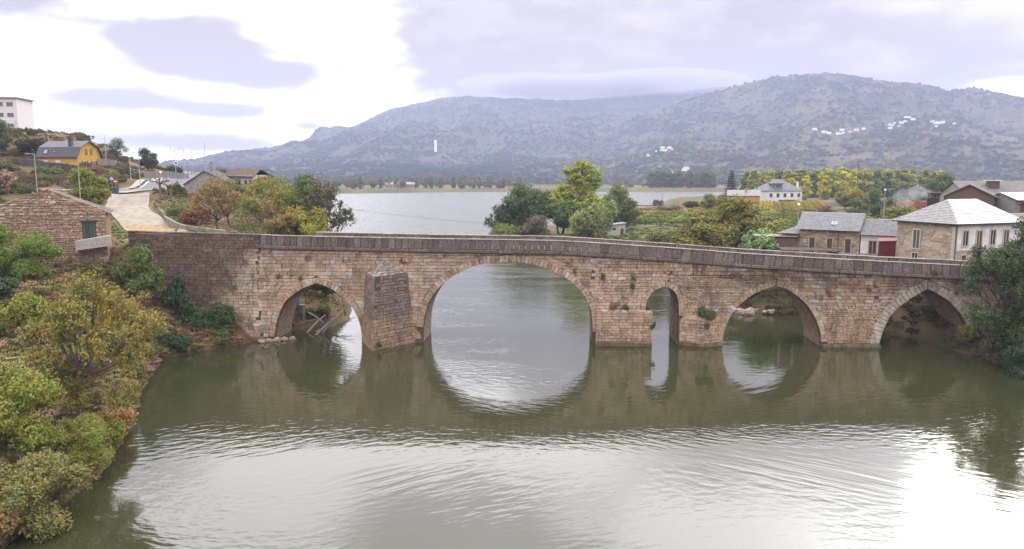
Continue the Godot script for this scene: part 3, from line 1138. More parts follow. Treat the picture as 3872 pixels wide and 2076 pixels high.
	for f in 2:
		var p0: Vector2 = nl[f]
		var p1: Vector2 = nl[f + 1]
		var ln := p0.distance_to(p1)
		var yaw := -atan2(p1.y - p0.y, p1.x - p0.x)
		var fl := []
		lay(fl, -1.0, 3.1, Vector2(0.26, 0.4), Vector2(0.45, 0.9), func(y0, y1): return [[0.0, ln, 0.0, ln]], stone_tone)
		var ft := xf(Vector3(p0.x, 0, p0.y + 0.02), yaw)
		commit_stones(nose, fl, ft, m, 300, "stone", func(p): return crust_uv(ft * p))
	var nc := MB.new()
	nc.prism(PackedVector2Array([Vector2(17.0, 0.05), Vector2(19.4, -0.9), Vector2(21.6, 0.05)]), Transform3D(Basis(Vector3.RIGHT, Vector3(0, 0, -1), Vector3.UP), Vector3(0, 0, 0)), -1.2, 3.05)
	var ncap := Vector3(19.4, 3.9, 0.0)
	nc.tri(Vector3(17.0, 3.05, 0.1), Vector3(19.4, 3.05, 0.95), ncap)
	nc.tri(Vector3(19.4, 3.05, 0.95), Vector3(21.6, 3.05, 0.1), ncap)
	part(nose, "core", nc.mesh(), inner)
	rough_laid = 0.025
	make_cutwater(b, m, mortar)
	rough_laid = 0.008
	# footing ledge of the wide right pier
	var ft2 := thing_part(b, "pier_footing")
	x = 32.6
	while x < 38.9:
		var s := MB.new()
		s.col = Color(0.36, 0.30, 0.22) * rng.randf_range(0.85, 1.15)
		var len_ := minf(rng.randf_range(0.7, 1.3), 39.0 - x)
		if len_ < 0.2:
			break
		s.box(xf(Vector3(x + len_ * 0.5, 0.0, -0.1)), Vector3(len_ - 0.02, 0.6, 0.75), 0.06)
		local_uv(s)
		part(ft2, "stone", s.mesh(), m)
		x += len_

func _v3(p: Vector2, z: float) -> Vector3:
	return Vector3(p.x, p.y, z)

func thing_part(parent: Node3D, called: String) -> Node3D:
	var o := Node3D.new()
	o.name = called
	parent.add_child(o, true)
	return o

func make_cutwater(b: Node3D, m: Material, mortar: Material) -> void:
	var cw := thing_part(b, "cutwater")
	# plan at the water and at the shoulder, wall at z = 0
	var lo := [Vector3(-19.35, -1.2, -0.2), Vector3(-16.95, -1.2, 4.75), Vector3(-12.9, -1.2, -0.2)]
	var hi := [Vector3(-18.7, 8.0, -0.2), Vector3(-16.75, 8.0, 3.7), Vector3(-13.75, 8.0, -0.2)]
	var apex := Vector3(-16.25, 9.35, -0.02)
	var core := MB.new()
	for f in 2:
		core.quad(lo[f], lo[f + 1], hi[f + 1], hi[f])
		core.tri(hi[f], hi[f + 1], apex)
	var cm := mat("cutwater_core", Color(0.11, 0.085, 0.075), 1.0, "fine", 0.7)
	part(cw, "core", core.mesh(), cm)
	for f in 2:
		var a: Vector3 = lo[f]
		var bb: Vector3 = lo[f + 1]
		var ax := (bb - a).normalized()
		var up0: Vector3 = ((hi[f] + hi[f + 1]) - (lo[f] + lo[f + 1])).normalized()
		var nrm := ax.cross(up0).normalized()
		var up := nrm.cross(ax)
		var t := Transform3D(Basis(ax, up, nrm), a)
		var inv := t.affine_inverse()
		var p0 := Vector2.ZERO
		var p1 := _v2(inv * bb)
		var p2 := _v2(inv * hi[f + 1])
		var p3 := _v2(inv * hi[f])
		var list := []
		var hmax := maxf(p2.y, p3.y)
		lay(list, 0.2, minf(p2.y, p3.y), Vector2(0.26, 0.42), Vector2(0.4, 0.85), func(y0, y1):
			return [[lerpf(p0.x, p3.x, y0 / p3.y), lerpf(p1.x, p2.x, y0 / p2.y), lerpf(p0.x, p3.x, y1 / p3.y), lerpf(p1.x, p2.x, y1 / p2.y)]], cut_tone, 0.03, Vector2(0.03, 0.12))
		commit_stones(cw, list, t, mat("cutwater_stone", Color(1, 1, 1), 0.95, "plaster", 0.7), 300, "stone")
		# the sloping cap: rough stones laid down the roof
		var c0: Vector3 = hi[f]
		var c1: Vector3 = hi[f + 1]
		var cx := (c1 - c0).normalized()
		var cn := cx.cross(apex - c0).normalized()
		var cu := cn.cross(cx)
		var ct := Transform3D(Basis(cx, cu, cn), c0)
		var ci := ct.affine_inverse()
		var q1 := _v2(ci * c1)
		var q2 := _v2(ci * apex)
		var cap := []
		lay(cap, 0.0, q2.y - 0.1, Vector2(0.3, 0.4), Vector2(0.4, 0.7), func(y0, y1):
			return [[q2.x * y0 / q2.y, lerpf(q1.x, q2.x, y0 / q2.y), q2.x * y1 / q2.y, lerpf(q1.x, q2.x, y1 / q2.y)]], func(_x, _y): return Color(0.24, 0.20, 0.175) * rng.randf_range(0.7, 1.5), 0.03, Vector2(0.03, 0.13))
		commit_stones(cw, cap, ct, mat("cutwater_stone"), 300, "cap_stone")

func cut_tone(x: float, y: float) -> Color:
	var a := n1.get_noise_2d(x * 0.35 + 9.0, y * 0.25)
	var c := Color(0.36, 0.25, 0.165) * rng.randf_range(0.8, 1.15)
	var k := smoothstep(3.0, 6.2, y + a * 7.0)
	return c.lerp(Color(0.175, 0.14, 0.13) * rng.randf_range(0.8, 1.5), k * 0.8)

func _v2(p: Vector3) -> Vector2:
	return Vector2(p.x, p.y)

# ---------------------------------------------------------------- plants
# blobs: [centre, radii, weight]; leaves lie in clumps through each blob
func leaves(sd: int, blobs: Array, n: int, size: float, gap := -0.15, clump := 0.9, hue := 0.25, droop := 0.0) -> ArrayMesh:
	var r := RandomNumberGenerator.new()
	r.seed = sd
	var nz := FastNoiseLite.new()
	nz.seed = sd; nz.frequency = 1.0; nz.fractal_octaves = 2
	var total := 0.0
	var cum := []
	for b in blobs:
		total += b[2] * pow(b[1].x * b[1].y * b[1].z, 0.62)
		cum.append(total)
	var v := PackedVector3Array()
	var c := PackedColorArray()
	var idx := PackedInt32Array()
	var made := 0
	var tries := 0
	while made < n and tries < n * 4:
		tries += 1
		var pick := r.randf() * total
		var bi := 0
		while cum[bi] < pick:
			bi += 1
		var b: Array = blobs[bi]
		var d := Vector3(r.randfn(), r.randfn(), r.randfn()).normalized()
		var rad := pow(r.randf(), 0.42)
		var ragged := 1.0 + 0.22 * nz.get_noise_3d(d.x * 2.2 + bi * 7.0, d.y * 2.2, d.z * 2.2) * 2.0
		var p: Vector3 = b[0] + d * b[1] * rad * ragged
		if nz.get_noise_3d(p.x * clump, p.y * clump, p.z * clump) < gap:
			continue
		made += 1
		var nrm := (d * 0.7 + Vector3(r.randfn(), r.randfn() + 0.6, r.randfn()) * 0.75).normalized()
		var u := nrm.cross(Vector3(r.randfn(), r.randfn(), r.randfn())).normalized()
		u = (u + Vector3(0, -droop, 0)).normalized()
		var w := nrm.cross(u).normalized()
		var s := size * r.randf_range(0.65, 1.35)
		var k := v.size()
		v.append(p - u * s)
		v.append(p + w * s * 0.55 + nrm * s * 0.15)
		v.append(p + u * s)
		v.append(p - w * s * 0.55 + nrm * s * 0.15)
		idx.append_array(PackedInt32Array([k, k + 1, k + 2, k, k + 2, k + 3]))
		var f := nz.get_noise_3d(p.x * clump * 0.5 + 50.0, p.y * clump * 0.5, p.z * clump * 0.5) * 1.6 + r.randf_range(-0.5, 0.5)
		var lum := r.randf_range(0.72, 1.25)
		var col := Color(lum * (1.0 + hue * f), lum, lum * (1.0 - 0.35 * hue * f))
		for q in 4:
			c.append(col)
	var arr := []
	arr.resize(Mesh.ARRAY_MAX)
	arr[Mesh.ARRAY_VERTEX] = v
	arr[Mesh.ARRAY_COLOR] = c
	arr[Mesh.ARRAY_INDEX] = idx
	var m := ArrayMesh.new()
	m.add_surface_from_arrays(Mesh.PRIMITIVE_TRIANGLES, arr)
	return m

func bent(r: RandomNumberGenerator, a: Vector3, b: Vector3, n: int, amp: float) -> Array:
	var out := []
	for i in n + 1:
		var t := float(i) / n
		var p := a.lerp(b, t)
		if i > 0 and i < n:
			p += Vector3(r.randfn(), r.randfn() * 0.5, r.randfn()) * amp
		out.append(p)
	return out

func limbs(sd: int, blobs: Array, fork: float, rad: float, twigs := 3, base := Vector3.ZERO, stems := 1) -> ArrayMesh:
	var r := RandomNumberGenerator.new()
	r.seed = sd + 500
	var mb := MB.new()
	var crown := Vector3.ZERO
	for b in blobs:
		crown += b[0] / blobs.size()
	var forks := []
	for s in stems:
		var off := Vector3(r.randfn(), 0, r.randfn()) * (0.0 if stems == 1 else rad * 2.5)
		var top := Vector3(crown.x * 0.6 + off.x * 2.0, fork, crown.z * 0.6 + off.z * 2.0)
		forks.append(top)
		mb.tube(bent(r, base + off - Vector3(0, rad * 1.5, 0), top, 4, rad * 0.5), [rad * 1.45, rad * 1.1, rad * 0.98, rad * 0.9, rad * 0.8], 8)
	for i in blobs.size():
		var b: Array = blobs[i]
		var f: Vector3 = forks[i % forks.size()]
		var pts := bent(r, f, b[0], 4, 0.12 * f.distance_to(b[0]) * 0.6)
		var tk := rad * (1.0 if blobs.size() < 12 else 0.62)
		mb.tube(pts, [tk * 0.7, tk * 0.52, tk * 0.4, tk * 0.28, tk * 0.18], 5)
		for k in twigs:
			var d := Vector3(r.randfn(), r.randfn() + 0.35, r.randfn()).normalized()
			var e: Vector3 = b[0] + d * b[1] * 0.9
			mb.tube(bent(r, pts[2 + (k % 3)], e, 3, 0.12), [rad * 0.26, rad * 0.16, rad * 0.1, rad * 0.04], 4, false)
	return mb.mesh()

func make_kind(key: String, sd: int, blobs: Array, n: int, size: float, fork: float, rad: float, gap := -0.15, clump := 0.9, hue := 0.25, twigs := 3, droop := 0.0, stems := 1) -> void:
	kinds[key] = [limbs(sd, blobs, fork, rad, twigs, Vector3.ZERO, stems), leaves(sd, blobs, n, size, gap, clump, hue, droop)]

func rand_blobs(sd: int, n: int, centre: Vector3, spread: Vector3, lo: float, hi: float) -> Array:
	var r := RandomNumberGenerator.new()
	r.seed = sd + 90
	var out := []
	for i in n:
		var d := Vector3(r.randfn(), r.randfn(), r.randfn()).normalized() * pow(r.randf(), 0.33)
		var s := r.randf_range(lo, hi)
		out.append([centre + d * spread, Vector3(s, s * r.randf_range(0.7, 0.95), s), 1.0])
	return out

func make_kinds() -> void:
	# round broadleaf tree, 8 m, leafy to near the ground
	make_kind("round", 101, rand_blobs(1, 13, Vector3(0, 4.4, 0), Vector3(2.7, 2.4, 2.7), 1.1, 1.9), 21000, 0.135, 2.0, 0.2, -0.12, 0.9, 0.3)
	make_kind("round_b", 102, rand_blobs(2, 11, Vector3(0, 4.2, 0), Vector3(3.0, 2.1, 2.6), 1.0, 1.7), 18000, 0.135, 1.8, 0.18, -0.08, 1.0, 0.35)
	# thin autumn tree with its boughs showing
	make_kind("sparse", 103, rand_blobs(3, 16, Vector3(0, 4.9, 0), Vector3(3.0, 2.5, 3.0), 0.8, 1.4), 6500, 0.10, 1.7, 0.15, 0.0, 1.3, 0.5, 6)
	make_kind("sparse_b", 104, rand_blobs(4, 14, Vector3(0.3, 4.6, 0), Vector3(2.6, 2.7, 2.6), 0.8, 1.3), 7500, 0.10, 1.5, 0.13, -0.05, 1.2, 0.5, 6)
	# shrubs
	make_kind("shrub", 105, rand_blobs(5, 9, Vector3(0, 1.25, 0), Vector3(1.5, 0.75, 1.4), 0.6, 1.0), 7000, 0.10, 0.4, 0.06, -0.12, 1.6, 0.3)
	make_kind("shrub_b", 106, rand_blobs(6, 8, Vector3(0, 1.1, 0), Vector3(1.6, 0.6, 1.3), 0.55, 0.9), 5500, 0.10, 0.3, 0.05, -0.05, 1.7, 0.4)
	# tall poplar by the water, with several stems
	var pb := []
	for p in [[0, 8, 0, 3.2, 2.6], [-3.3, 9.5, 0.5, 2.5, 2.3], [2.6, 9.0, 0.4, 2.6, 2.4], [-2.2, 12.2, 0, 2.3, 2.0], [1.4, 13.0, 0.2, 2.2, 2.2], [-0.2, 15.6, 0, 2.0, 1.9], [2.5, 16.8, 0.3, 2.1, 2.2], [0.9, 19.0, 0, 1.8, 1.7], [-4.6, 7.2, 0, 2.0, 1.9], [4.2, 7.0, 0.3, 1.8, 1.9], [3.6, 14.2, 0, 1.5, 1.8], [-1.4, 17.6, -0.4, 1.3, 1.2]]:
		pb.append([Vector3(p[0], p[1], p[2]), Vector3(p[3], p[4], p[3]), 1.0])
	make_kind("poplar", 107, pb, 22000, 0.20, 4.5, 0.35, -0.02, 0.55, 0.3, 4, 0.0, 3)
	# slim grove poplar
	var gb := []
	for i in 9:
		gb.append([Vector3(sin(i * 2.1) * 0.8, 1.6 + i * 1.85, cos(i * 1.7) * 0.8), Vector3(2.2 - absf(i - 3.5) * 0.2, 1.7, 2.2 - absf(i - 3.5) * 0.2), 1.0])
	make_kind("grove", 108, gb, 5200, 0.36, 3.0, 0.22, -0.1, 0.6, 0.25, 2)
	# dark spruce
	var sp := MB.new()
	sp.tube([Vector3.ZERO, Vector3(0, 13.5, 0)], [0.22, 0.03], 6)
	var sb := []
	for i in 15:
		var y := 1.2 + i * 0.84
		var rr := 2.7 * pow(1.0 - i / 15.5, 0.85)
		for k in 5:
			var a := TAU * k / 5.0 + i * 0.7
			sb.append([Vector3(cos(a) * rr * 0.6, y - rr * 0.12, sin(a) * rr * 0.6), Vector3(rr * 0.5 + 0.12, 0.4, rr * 0.5 + 0.12), 1.0])
	kinds["spruce"] = [sp.mesh(), leaves(109, sb, 9000, 0.13, -0.5, 1.0, 0.1, 0.8)]
	# riverside tree in the left foreground, boughs spread over the water
	make_kind("river_tree", 110, rand_blobs(10, 36, Vector3(2.2, 5.6, 0.3), Vector3(4.4, 4.3, 3.4), 0.75, 1.4), 40000, 0.085, 3.2, 0.19, 0.0, 1.25, 0.45, 6)
	make_kind("bank_bush", 111, rand_blobs(11, 22, Vector3(0, 3.0, 0), Vector3(3.2, 2.5, 3.0), 0.8, 1.4), 36000, 0.08, 1.2, 0.12, -0.12, 1.1, 0.35, 4)
	# tall dark tree in the right foreground
	make_kind("dark_tree", 112, rand_blobs(12, 34, Vector3(0, 7.2, 0), Vector3(4.6, 6.4, 4.2), 1.0, 1.9), 42000, 0.105, 3.2, 0.28, -0.03, 0.85, 0.2, 5)
	# grey-green willow with feathery upright sprays
	var wb := []
	for i in 16:
		var a := i * 2.4
		var q := 0.5 + 1.9 * fmod(i * 0.37, 1.0)
		wb.append([Vector3(cos(a) * q, 1.6 + 2.6 * fmod(i * 0.618, 1.0), sin(a) * q), Vector3(0.75, 1.35, 0.75), 1.0])
	make_kind("willow", 113, wb, 13000, 0.11, 0.8, 0.1, -0.1, 1.4, 0.2, 4, -0.6)
	# palm
	var tr := MB.new()
	tr.tube([Vector3(0, -0.3, 0), Vector3(0.1, 2, 0), Vector3(0, 4.6, 0)], [0.32, 0.26, 0.3], 8)
	var fr := MB.new()
	var rr2 := RandomNumberGenerator.new()
	rr2.seed = 5
	for i in 34:
		var a := TAU * i * 0.382
		var lift := rr2.randf_range(-0.5, 1.3)
		var dir := Vector3(cos(a), 0, sin(a))
		var side := dir.cross(Vector3.UP)
		var prev := Vector3(0, 4.6, 0)
		for k in 7:
			var t := (k + 1) / 7.0
			var q := Vector3(0, 4.6, 0) + dir * (t * 2.5) + Vector3.UP * (lift * t * 1.6 - t * t * 1.9)
			fr.col = Color(1, 1, 1) * rr2.randf_range(0.7, 1.3)
			for sg in [-1.0, 1.0]:
				for h in 2:
					var w0 := prev.lerp(q, h * 0.5)
					fr.tri(w0, prev.lerp(q, h * 0.5 + 0.28), w0 + side * sg * 0.55 * (1.1 - t * 0.7) + dir * 0.3 + Vector3.DOWN * 0.16)
			prev = q
	kinds["palm"] = [tr.mesh(), fr.mesh()]
	# pollarded plane, bare knuckles
	var pl := MB.new()
	pl.tube([Vector3(0, -0.2, 0), Vector3(0.05, 1.0, 0), Vector3(0, 2.3, 0)], [0.26, 0.2, 0.22], 8)
	var kn := MB.new()
	for i in 7:
		var a := TAU * i / 7.0 + 0.3
		var e := Vector3(cos(a) * 1.6, 3.0 + 0.3 * sin(i * 2.0), sin(a) * 1.2)
		pl.tube([Vector3(0, 2.2, 0), Vector3(cos(a) * 0.7, 2.75, sin(a) * 0.6), e], [0.15, 0.11, 0.1], 6)
		kn.lathe(xf(e - Vector3(0, 0.15, 0)), [Vector2(0.02, 0), Vector2(0.16, 0.08), Vector2(0.19, 0.18), Vector2(0.12, 0.3), Vector2(0.01, 0.34)], 7)
		for k in 3:
			var t := e + Vector3(rng.randfn() * 0.2, 0.35 + rng.randf() * 0.3, rng.randfn() * 0.2)
			kn.tube([e, t], [0.03, 0.012], 4)
	kinds["pollard"] = [pl.mesh(), kn.mesh()]
	# leggy half-bare tree
	make_kind("wiry", 114, rand_blobs(14, 15, Vector3(0.6, 4.8, 0), Vector3(2.6, 3.0, 2.2), 0.5, 1.0), 2600, 0.12, 2.0, 0.13, 0.1, 1.6, 0.2, 8, 0.0, 2)
	# vine row, 10 m long
	var vb := []
	for i in 13:
		vb.append([Vector3(-5.0 + i * 0.82, 1.1 + 0.15 * sin(i * 1.9), 0), Vector3(0.6, 0.5 + 0.12 * sin(i * 3.1), 0.42), 1.0])
	var vs := MB.new()
	for i in 8:
		vs.tube([Vector3(-4.6 + i * 1.3, -0.2, 0), Vector3(-4.55 + i * 1.3, 0.9, 0.05)], [0.05, 0.04], 5)
	kinds["vine"] = [vs.mesh(), leaves(115, vb, 1700, 0.16, -0.2, 1.2, 0.4)]

func plant(kind: String, called: String, label: String, category: String, at: Vector3, size: Vector3, turn: float, leaf: Material, group := "", crown := "crown", bark := "bark") -> Node3D:
	var t := thing(called, label, category, at, turn, group)
	t.scale = size
	var bm := mat("bark", Color(0.13, 0.105, 0.085), 0.95, "fine", 1.5)
	if bark == "pale":
		bm = mat("pale_bark", Color(0.24, 0.21, 0.18), 0.9, "fine", 1.5)
	part(t, "trunk", kinds[kind][0], bm)
	part(t, crown, kinds[kind][1], leaf)
	return t

# ---------------------------------------------------------------- building helpers
func window(parent: Node, t: Transform3D, w: float, h: float, fm: Material, pm: Material, bars := 1, fw := 0.09, called := "window") -> MeshInstance3D:
	var f := MB.new()
	for s in [-1.0, 1.0]:
		f.box(t * xf(Vector3(s * (w - fw) * 0.5, 0, 0.03)), Vector3(fw, h, 0.1))
		f.box(t * xf(Vector3(0, s * (h - fw) * 0.5, 0.028)), Vector3(w - fw * 2, fw, 0.1))
	for k in bars:
		f.box(t * xf(Vector3(-w * 0.5 + w * (k + 1) / (bars + 1), 0, 0.02)), Vector3(fw * 0.6, h - fw * 2, 0.06))
	var o := part(parent, called, f.mesh(), fm)
	var p := MB.new()
	p.box(t * xf(Vector3(0, 0, 0.006)), Vector3(w - fw, h - fw, 0.02))
	part(o, "pane", p.mesh(), pm)
	return o

func glass() -> StandardMaterial3D:
	var m := mat("window_glass", Color(0.02, 0.023, 0.027), 0.08)
	m.metallic_specular = 0.6
	return m

# a slope of slates between eave a-b and ridge d-c, laid in overlapping courses
func slates(parent: Node, called: String, a: Vector3, b: Vector3, c: Vector3, d: Vector3, material: Material, course := 0.3, wide := 0.32, most := 0, lo := 0.8, hi := 1.15) -> void:
	var under := MB.new()
	under.quad(a, b, c, d)
	var n := (b - a).cross(d - a).normalized()
	if n.y < 0:
		n = -n
	under.quad(a - n * 0.09, b - n * 0.09, c - n * 0.09, d - n * 0.09)
	under.quad(a, b, b - n * 0.09, a - n * 0.09)
	under.quad(b, c, c - n * 0.09, b - n * 0.09)
	under.quad(a, d, d - n * 0.09, a - n * 0.09)
	under.quad(d, c, c - n * 0.09, d - n * 0.09)
	var o := part(parent, called, under.mesh(), material)
	var rows := maxi(3, int(((d + c) * 0.5).distance_to((a + b) * 0.5) / course))
	var all := MB.new()
	var made := 0
	for r in rows:
		var t0 := float(r) / rows - 0.2 / rows
		var t1 := float(r + 1) / rows
		var l0 := a.lerp(d, t0)
		var r0 := b.lerp(c, t0)
		var l1 := a.lerp(d, t1)
		var r1 := b.lerp(c, t1)
		var k := maxi(1, int(l0.distance_to(r0) / wide))
		for i in k:
			var u0 := clampf((i + 0.02 + (0.5 if r % 2 else 0.0)) / k, 0, 1)
			var u1 := clampf((i + 0.98 + (0.5 if r % 2 else 0.0)) / k, 0, 1)
			if u1 - u0 < 0.1 / k:
				continue
			var lift := 0.035 + rng.randf() * 0.02
			var p0 := l0.lerp(r0, u0) + n * lift - (d - a).normalized() * rng.randf() * 0.03
			var p1 := l0.lerp(r0, u1) + n * lift - (d - a).normalized() * rng.randf() * 0.03
			var p2 := l1.lerp(r1, u1) + n * 0.008
			var p3 := l1.lerp(r1, u0) + n * 0.008
			var mb := MB.new() if made < most else all
			mb.col = Color(1, 1, 1) * rng.randf_range(lo, hi)
			mb.quad(p0, p3, p2, p1)
			mb.quad(p0, p1, p1 - n * lift, p0 - n * lift)
			if made < most:
				part(o, "slate", mb.mesh(), material)
			made += 1
	if all.v.size():
		var rest := part(o, "slates", all.mesh(), material)
		rest.set_meta("kind", "stuff")

func strip(line: Array, half: float, lift: float, shift := 0.0, cross := 6, step := 2.0) -> ArrayMesh:
	var cv := Curve3D.new()
	for i in line.size():
		var tg: Vector3 = (line[mini(i + 1, line.size() - 1)] - line[maxi(i - 1, 0)]) / 6.0
		cv.add_point(line[i], -tg, tg)
	var n := int(cv.get_baked_length() / step)
	var mb := MB.new()
	var prev := []
	for i in n + 1:
		var d := cv.get_baked_length() * i / n
		var p := cv.sample_baked(d, true)
		var q := cv.sample_baked(minf(d + 0.5, cv.get_baked_length()), true)
		var o := cv.sample_baked(maxf(d - 0.5, 0.0), true)
		var tg := (q - o).normalized()
		var side := tg.cross(Vector3.UP).normalized()
		var row := []
		for k in cross + 1:
			var w := shift + lerpf(-half, half, float(k) / cross)
			var e := p + side * w
			var y := -99.0
			for s in [Vector3.ZERO, tg * 0.6, tg * -0.6, side * 0.6, side * -0.6]:
				y = maxf(y, gnd(e.x + s.x, e.z + s.z))
			row.append(Vector3(e.x, y + lift, e.z))
		if i > 0:
			for k in cross:
				mb.quad(prev[k], prev[k + 1], row[k + 1], row[k])
		if i == 0 or i == n:
			pass
		prev = row
	return mb.mesh()

func lamp_post(at: Vector3, h: float, arm: float, label: String) -> void:
	var t := thing("street_lamp", label, "street lamp", at, 0.0, "street lamps of the left bank")
	var m := mat("galvanised", Color(0.36, 0.36, 0.36), 0.5)
	m.metallic = 0.4
	var p := MB.new()
	p.lathe(Transform3D.IDENTITY, [Vector2(0.13, -0.4), Vector2(0.13, 0.5), Vector2(0.09, 0.55), Vector2(0.055, h), Vector2(0.0, h + 0.02)], 8)
	part(t, "pole", p.mesh(), m)
	if arm != 0.0:
		var a := MB.new()
		a.tube([Vector3(0, h - 0.15, 0), Vector3(arm * 0.4, h - 0.02, 0), Vector3(arm, h, 0)], [0.04, 0.035, 0.03], 6)
		part(t, "arm", a.mesh(), m)
		var l := MB.new()
		l.box(xf(Vector3(arm * 1.25, h, 0)), Vector3(absf(arm) * 0.7, 0.12, 0.26), 0.04)
		var o := part(t, "lamp_head", l.mesh(), mat("lamp_head", Color(0.3, 0.3, 0.31), 0.5))
		var g := MB.new()
		g.box(xf(Vector3(arm * 1.25, h - 0.065, 0)), Vector3(absf(arm) * 0.5, 0.02, 0.18))
		part(o, "lens", g.mesh(), mat("lamp_lens", Color(0.6, 0.6, 0.58), 0.3))

# ---------------------------------------------------------------- left bank
func make_left_bank() -> void:
	var green := leaf_mat("leaf_green", Color(0.105, 0.150, 0.038))
	var olive := leaf_mat("leaf_olive", Color(0.215, 0.175, 0.045))
	var yellow := leaf_mat("leaf_yellow", Color(0.40, 0.315, 0.030))
	var dark := leaf_mat("leaf_dark", Color(0.050, 0.078, 0.030))
	var brown := leaf_mat("leaf_brown", Color(0.235, 0.160, 0.065))
	var lime := leaf_mat("leaf_lime", Color(0.19, 0.20, 0.038))
	plant("bank_bush", "bank_shrub", "large bright green shrub in front of the stone barn", "shrub", on(-48.8, -74.5, -0.3), Vector3(1.08, 1.0, 0.9), 0.4, leaf_mat("leaf_fresh", Color(0.135, 0.185, 0.035)))
	plant("river_tree", "riverside_tree", "autumn tree with a bare grey trunk leaning over the left bank", "tree", on(-30.3, -50.4, -0.1), Vector3(0.9, 1.0, 0.95), 0.1, olive, "", "crown", "pale")
	plant("round", "riverside_tree", "bright yellow tree on the left bank below the wing wall", "tree", on(-36.4, -66.5, -0.3), Vector3(0.58, 0.82, 0.6), 1.3, yellow)
	plant("round_b", "riverside_tree", "yellow-green tree standing up the slope behind the bare trunk", "tree", on(-39.4, -60.5, -0.3), Vector3(0.72, 0.80, 0.7), 2.3, lime)
	plant("sparse_b", "riverside_tree", "brownish half-bare tree right of the yellow one", "tree", on(-38.2, -75.4, -0.4), Vector3(0.72, 0.74, 0.7), 0.8, brown)
	plant("round", "riverside_tree", "green tree growing against the dark wing wall", "tree", on(-39.9, -80.9, -0.6), Vector3(0.80, 0.84, 0.62), 3.9, leaf_mat("leaf_mid", Color(0.110, 0.140, 0.036)))
	plant("shrub", "bank_shrub", "dark green shrub at the foot of the wing wall, by the water", "shrub", on(-33.8, -83.0, -0.2), Vector3(1.6, 1.45, 0.9), 0.3, dark)
	plant("shrub_b", "bank_shrub", "dark shrub between the wall tree and the water's edge", "shrub", on(-37.2, -82.6, -0.3), Vector3(1.3, 2.2, 1.0), 2.0, dark)
	plant("bank_bush", "bank_shrub", "big yellow-green bush over the water in the lower left corner", "shrub", on(-31.0, -43.8, -0.6), Vector3(1.05, 1.10, 1.1), 1.0, lime)
	plant("bank_bush", "bank_shrub", "smaller lime bush over the water just below the leaning trunk", "shrub", on(-27.4, -45.4, -0.5), Vector3(0.62, 0.60, 0.62), 3.3, lime)
	plant("bank_bush", "bank_shrub", "olive bush at the left edge, nearest the viewer", "shrub", on(-26.8, -39.4, -0.9), Vector3(0.98, 0.72, 0.9), 2.6, leaf_mat("leaf_dull", Color(0.155, 0.145, 0.045)))
	plant("shrub", "bank_shrub", "low rusty-orange shrub at the water's edge under the leaning tree", "shrub", on(-28.9, -52.6, -0.1), Vector3(0.85, 0.75, 0.9), 0.0, leaf_mat("leaf_rust", Color(0.30, 0.175, 0.062)))
	plant("shrub_b", "bank_shrub", "pale green shrub on the steep slope left of the yellow tree", "shrub", on(-44.6, -61.5, -0.2), Vector3(1.3, 1.3, 1.2), 0.5, green)
	plant("shrub", "bank_shrub", "dark bramble clump on the slope at the left edge", "shrub", on(-46.6, -67.0, -0.2), Vector3(1.0, 1.0, 1.0), 4.0, dark)
	var edge := [[-27.6, -47.5, "leaf_dull"], [-28.2, -50.0, "leaf_lime"], [-30.6, -56.5, "leaf_olive"], [-31.8, -59.5, "leaf_brown"], [-33.0, -62.5, "leaf_olive"], [-34.0, -65.5, "leaf_dull"], [-35.2, -69.0, "leaf_brown"], [-36.4, -72.5, "leaf_olive"], [-36.9, -76.0, "leaf_dull"], [-36.0, -78.6, "leaf_dark"], [-32.6, -82.6, "leaf_mid"], [-38.6, -83.6, "leaf_mid"], [-37.0, -84.2, "leaf_olive"], [-35.6, -83.6, "leaf_mid"], [-40.4, -84.6, "leaf_brown"], [-27.0, -36.5, "leaf_brown"]]
	var names := ["under the corner bush", "below the leaning trunk", "one step past the rusty shrub", "two steps past the rusty shrub", "three steps past the rusty shrub", "just before the yellow tree", "below the yellow tree", "below the half-bare tree", "at the bend of the bank", "at the wall end of the bank", "beside the abutment", "at the wing wall, left", "at the wing wall, middle", "at the wing wall, right", "at the top of the wing wall slope", "in the lowest left corner"]
	for i in edge.size():
		var e: Array = edge[i]
		plant("shrub" if i % 2 else "shrub_b", "waterside_bush", "low tangled bush on the left bank, " + names[i], "shrub", on(e[0], e[1], -0.35), Vector3(rng.randf_range(0.65, 0.95), rng.randf_range(0.6, 1.05), rng.randf_range(0.7, 1.0)), rng.randf() * TAU, leaf_mat(e[2]), "low bushes along the left bank")
	# a leafless sapling before the barn
	var sap := thing("bare_sapling", "leafless brown sapling beside the shuttered window", "sapling", on(-47.6, -80.9, -0.1))
	var sm := MB.new()
	sm.tube([Vector3.ZERO, Vector3(0.05, 1.6, 0), Vector3(0.5, 3.0, 0)], [0.06, 0.045, 0.02], 5)
	part(sap, "trunk", sm.mesh(), mat("bark", Color(0.13, 0.105, 0.085), 0.95, "fine", 1.5))
	sm = MB.new()
	for i in 16:
		var y := 0.5 + 2.2 * i / 16.0
		var a := i * 2.4
		sm.tube([Vector3(0.05, y, 0), Vector3(cos(a) * 0.5 + 0.1, y + 0.45, sin(a) * 0.3), Vector3(cos(a) * 0.8, y + 1.0, sin(a) * 0.4)], [0.02, 0.014, 0.006], 4, false)
	part(sap, "twigs", sm.mesh(), mat("bark"))
	# rock ledge and stones
	rock("rock_outcrop", "pale rock outcrop jutting from the dry slope", "rock", Vector3(-41.0, gnd(-41.0, -78.2) + 0.1, -78.2), Vector3(1.5, 0.9, 1.1), 3)
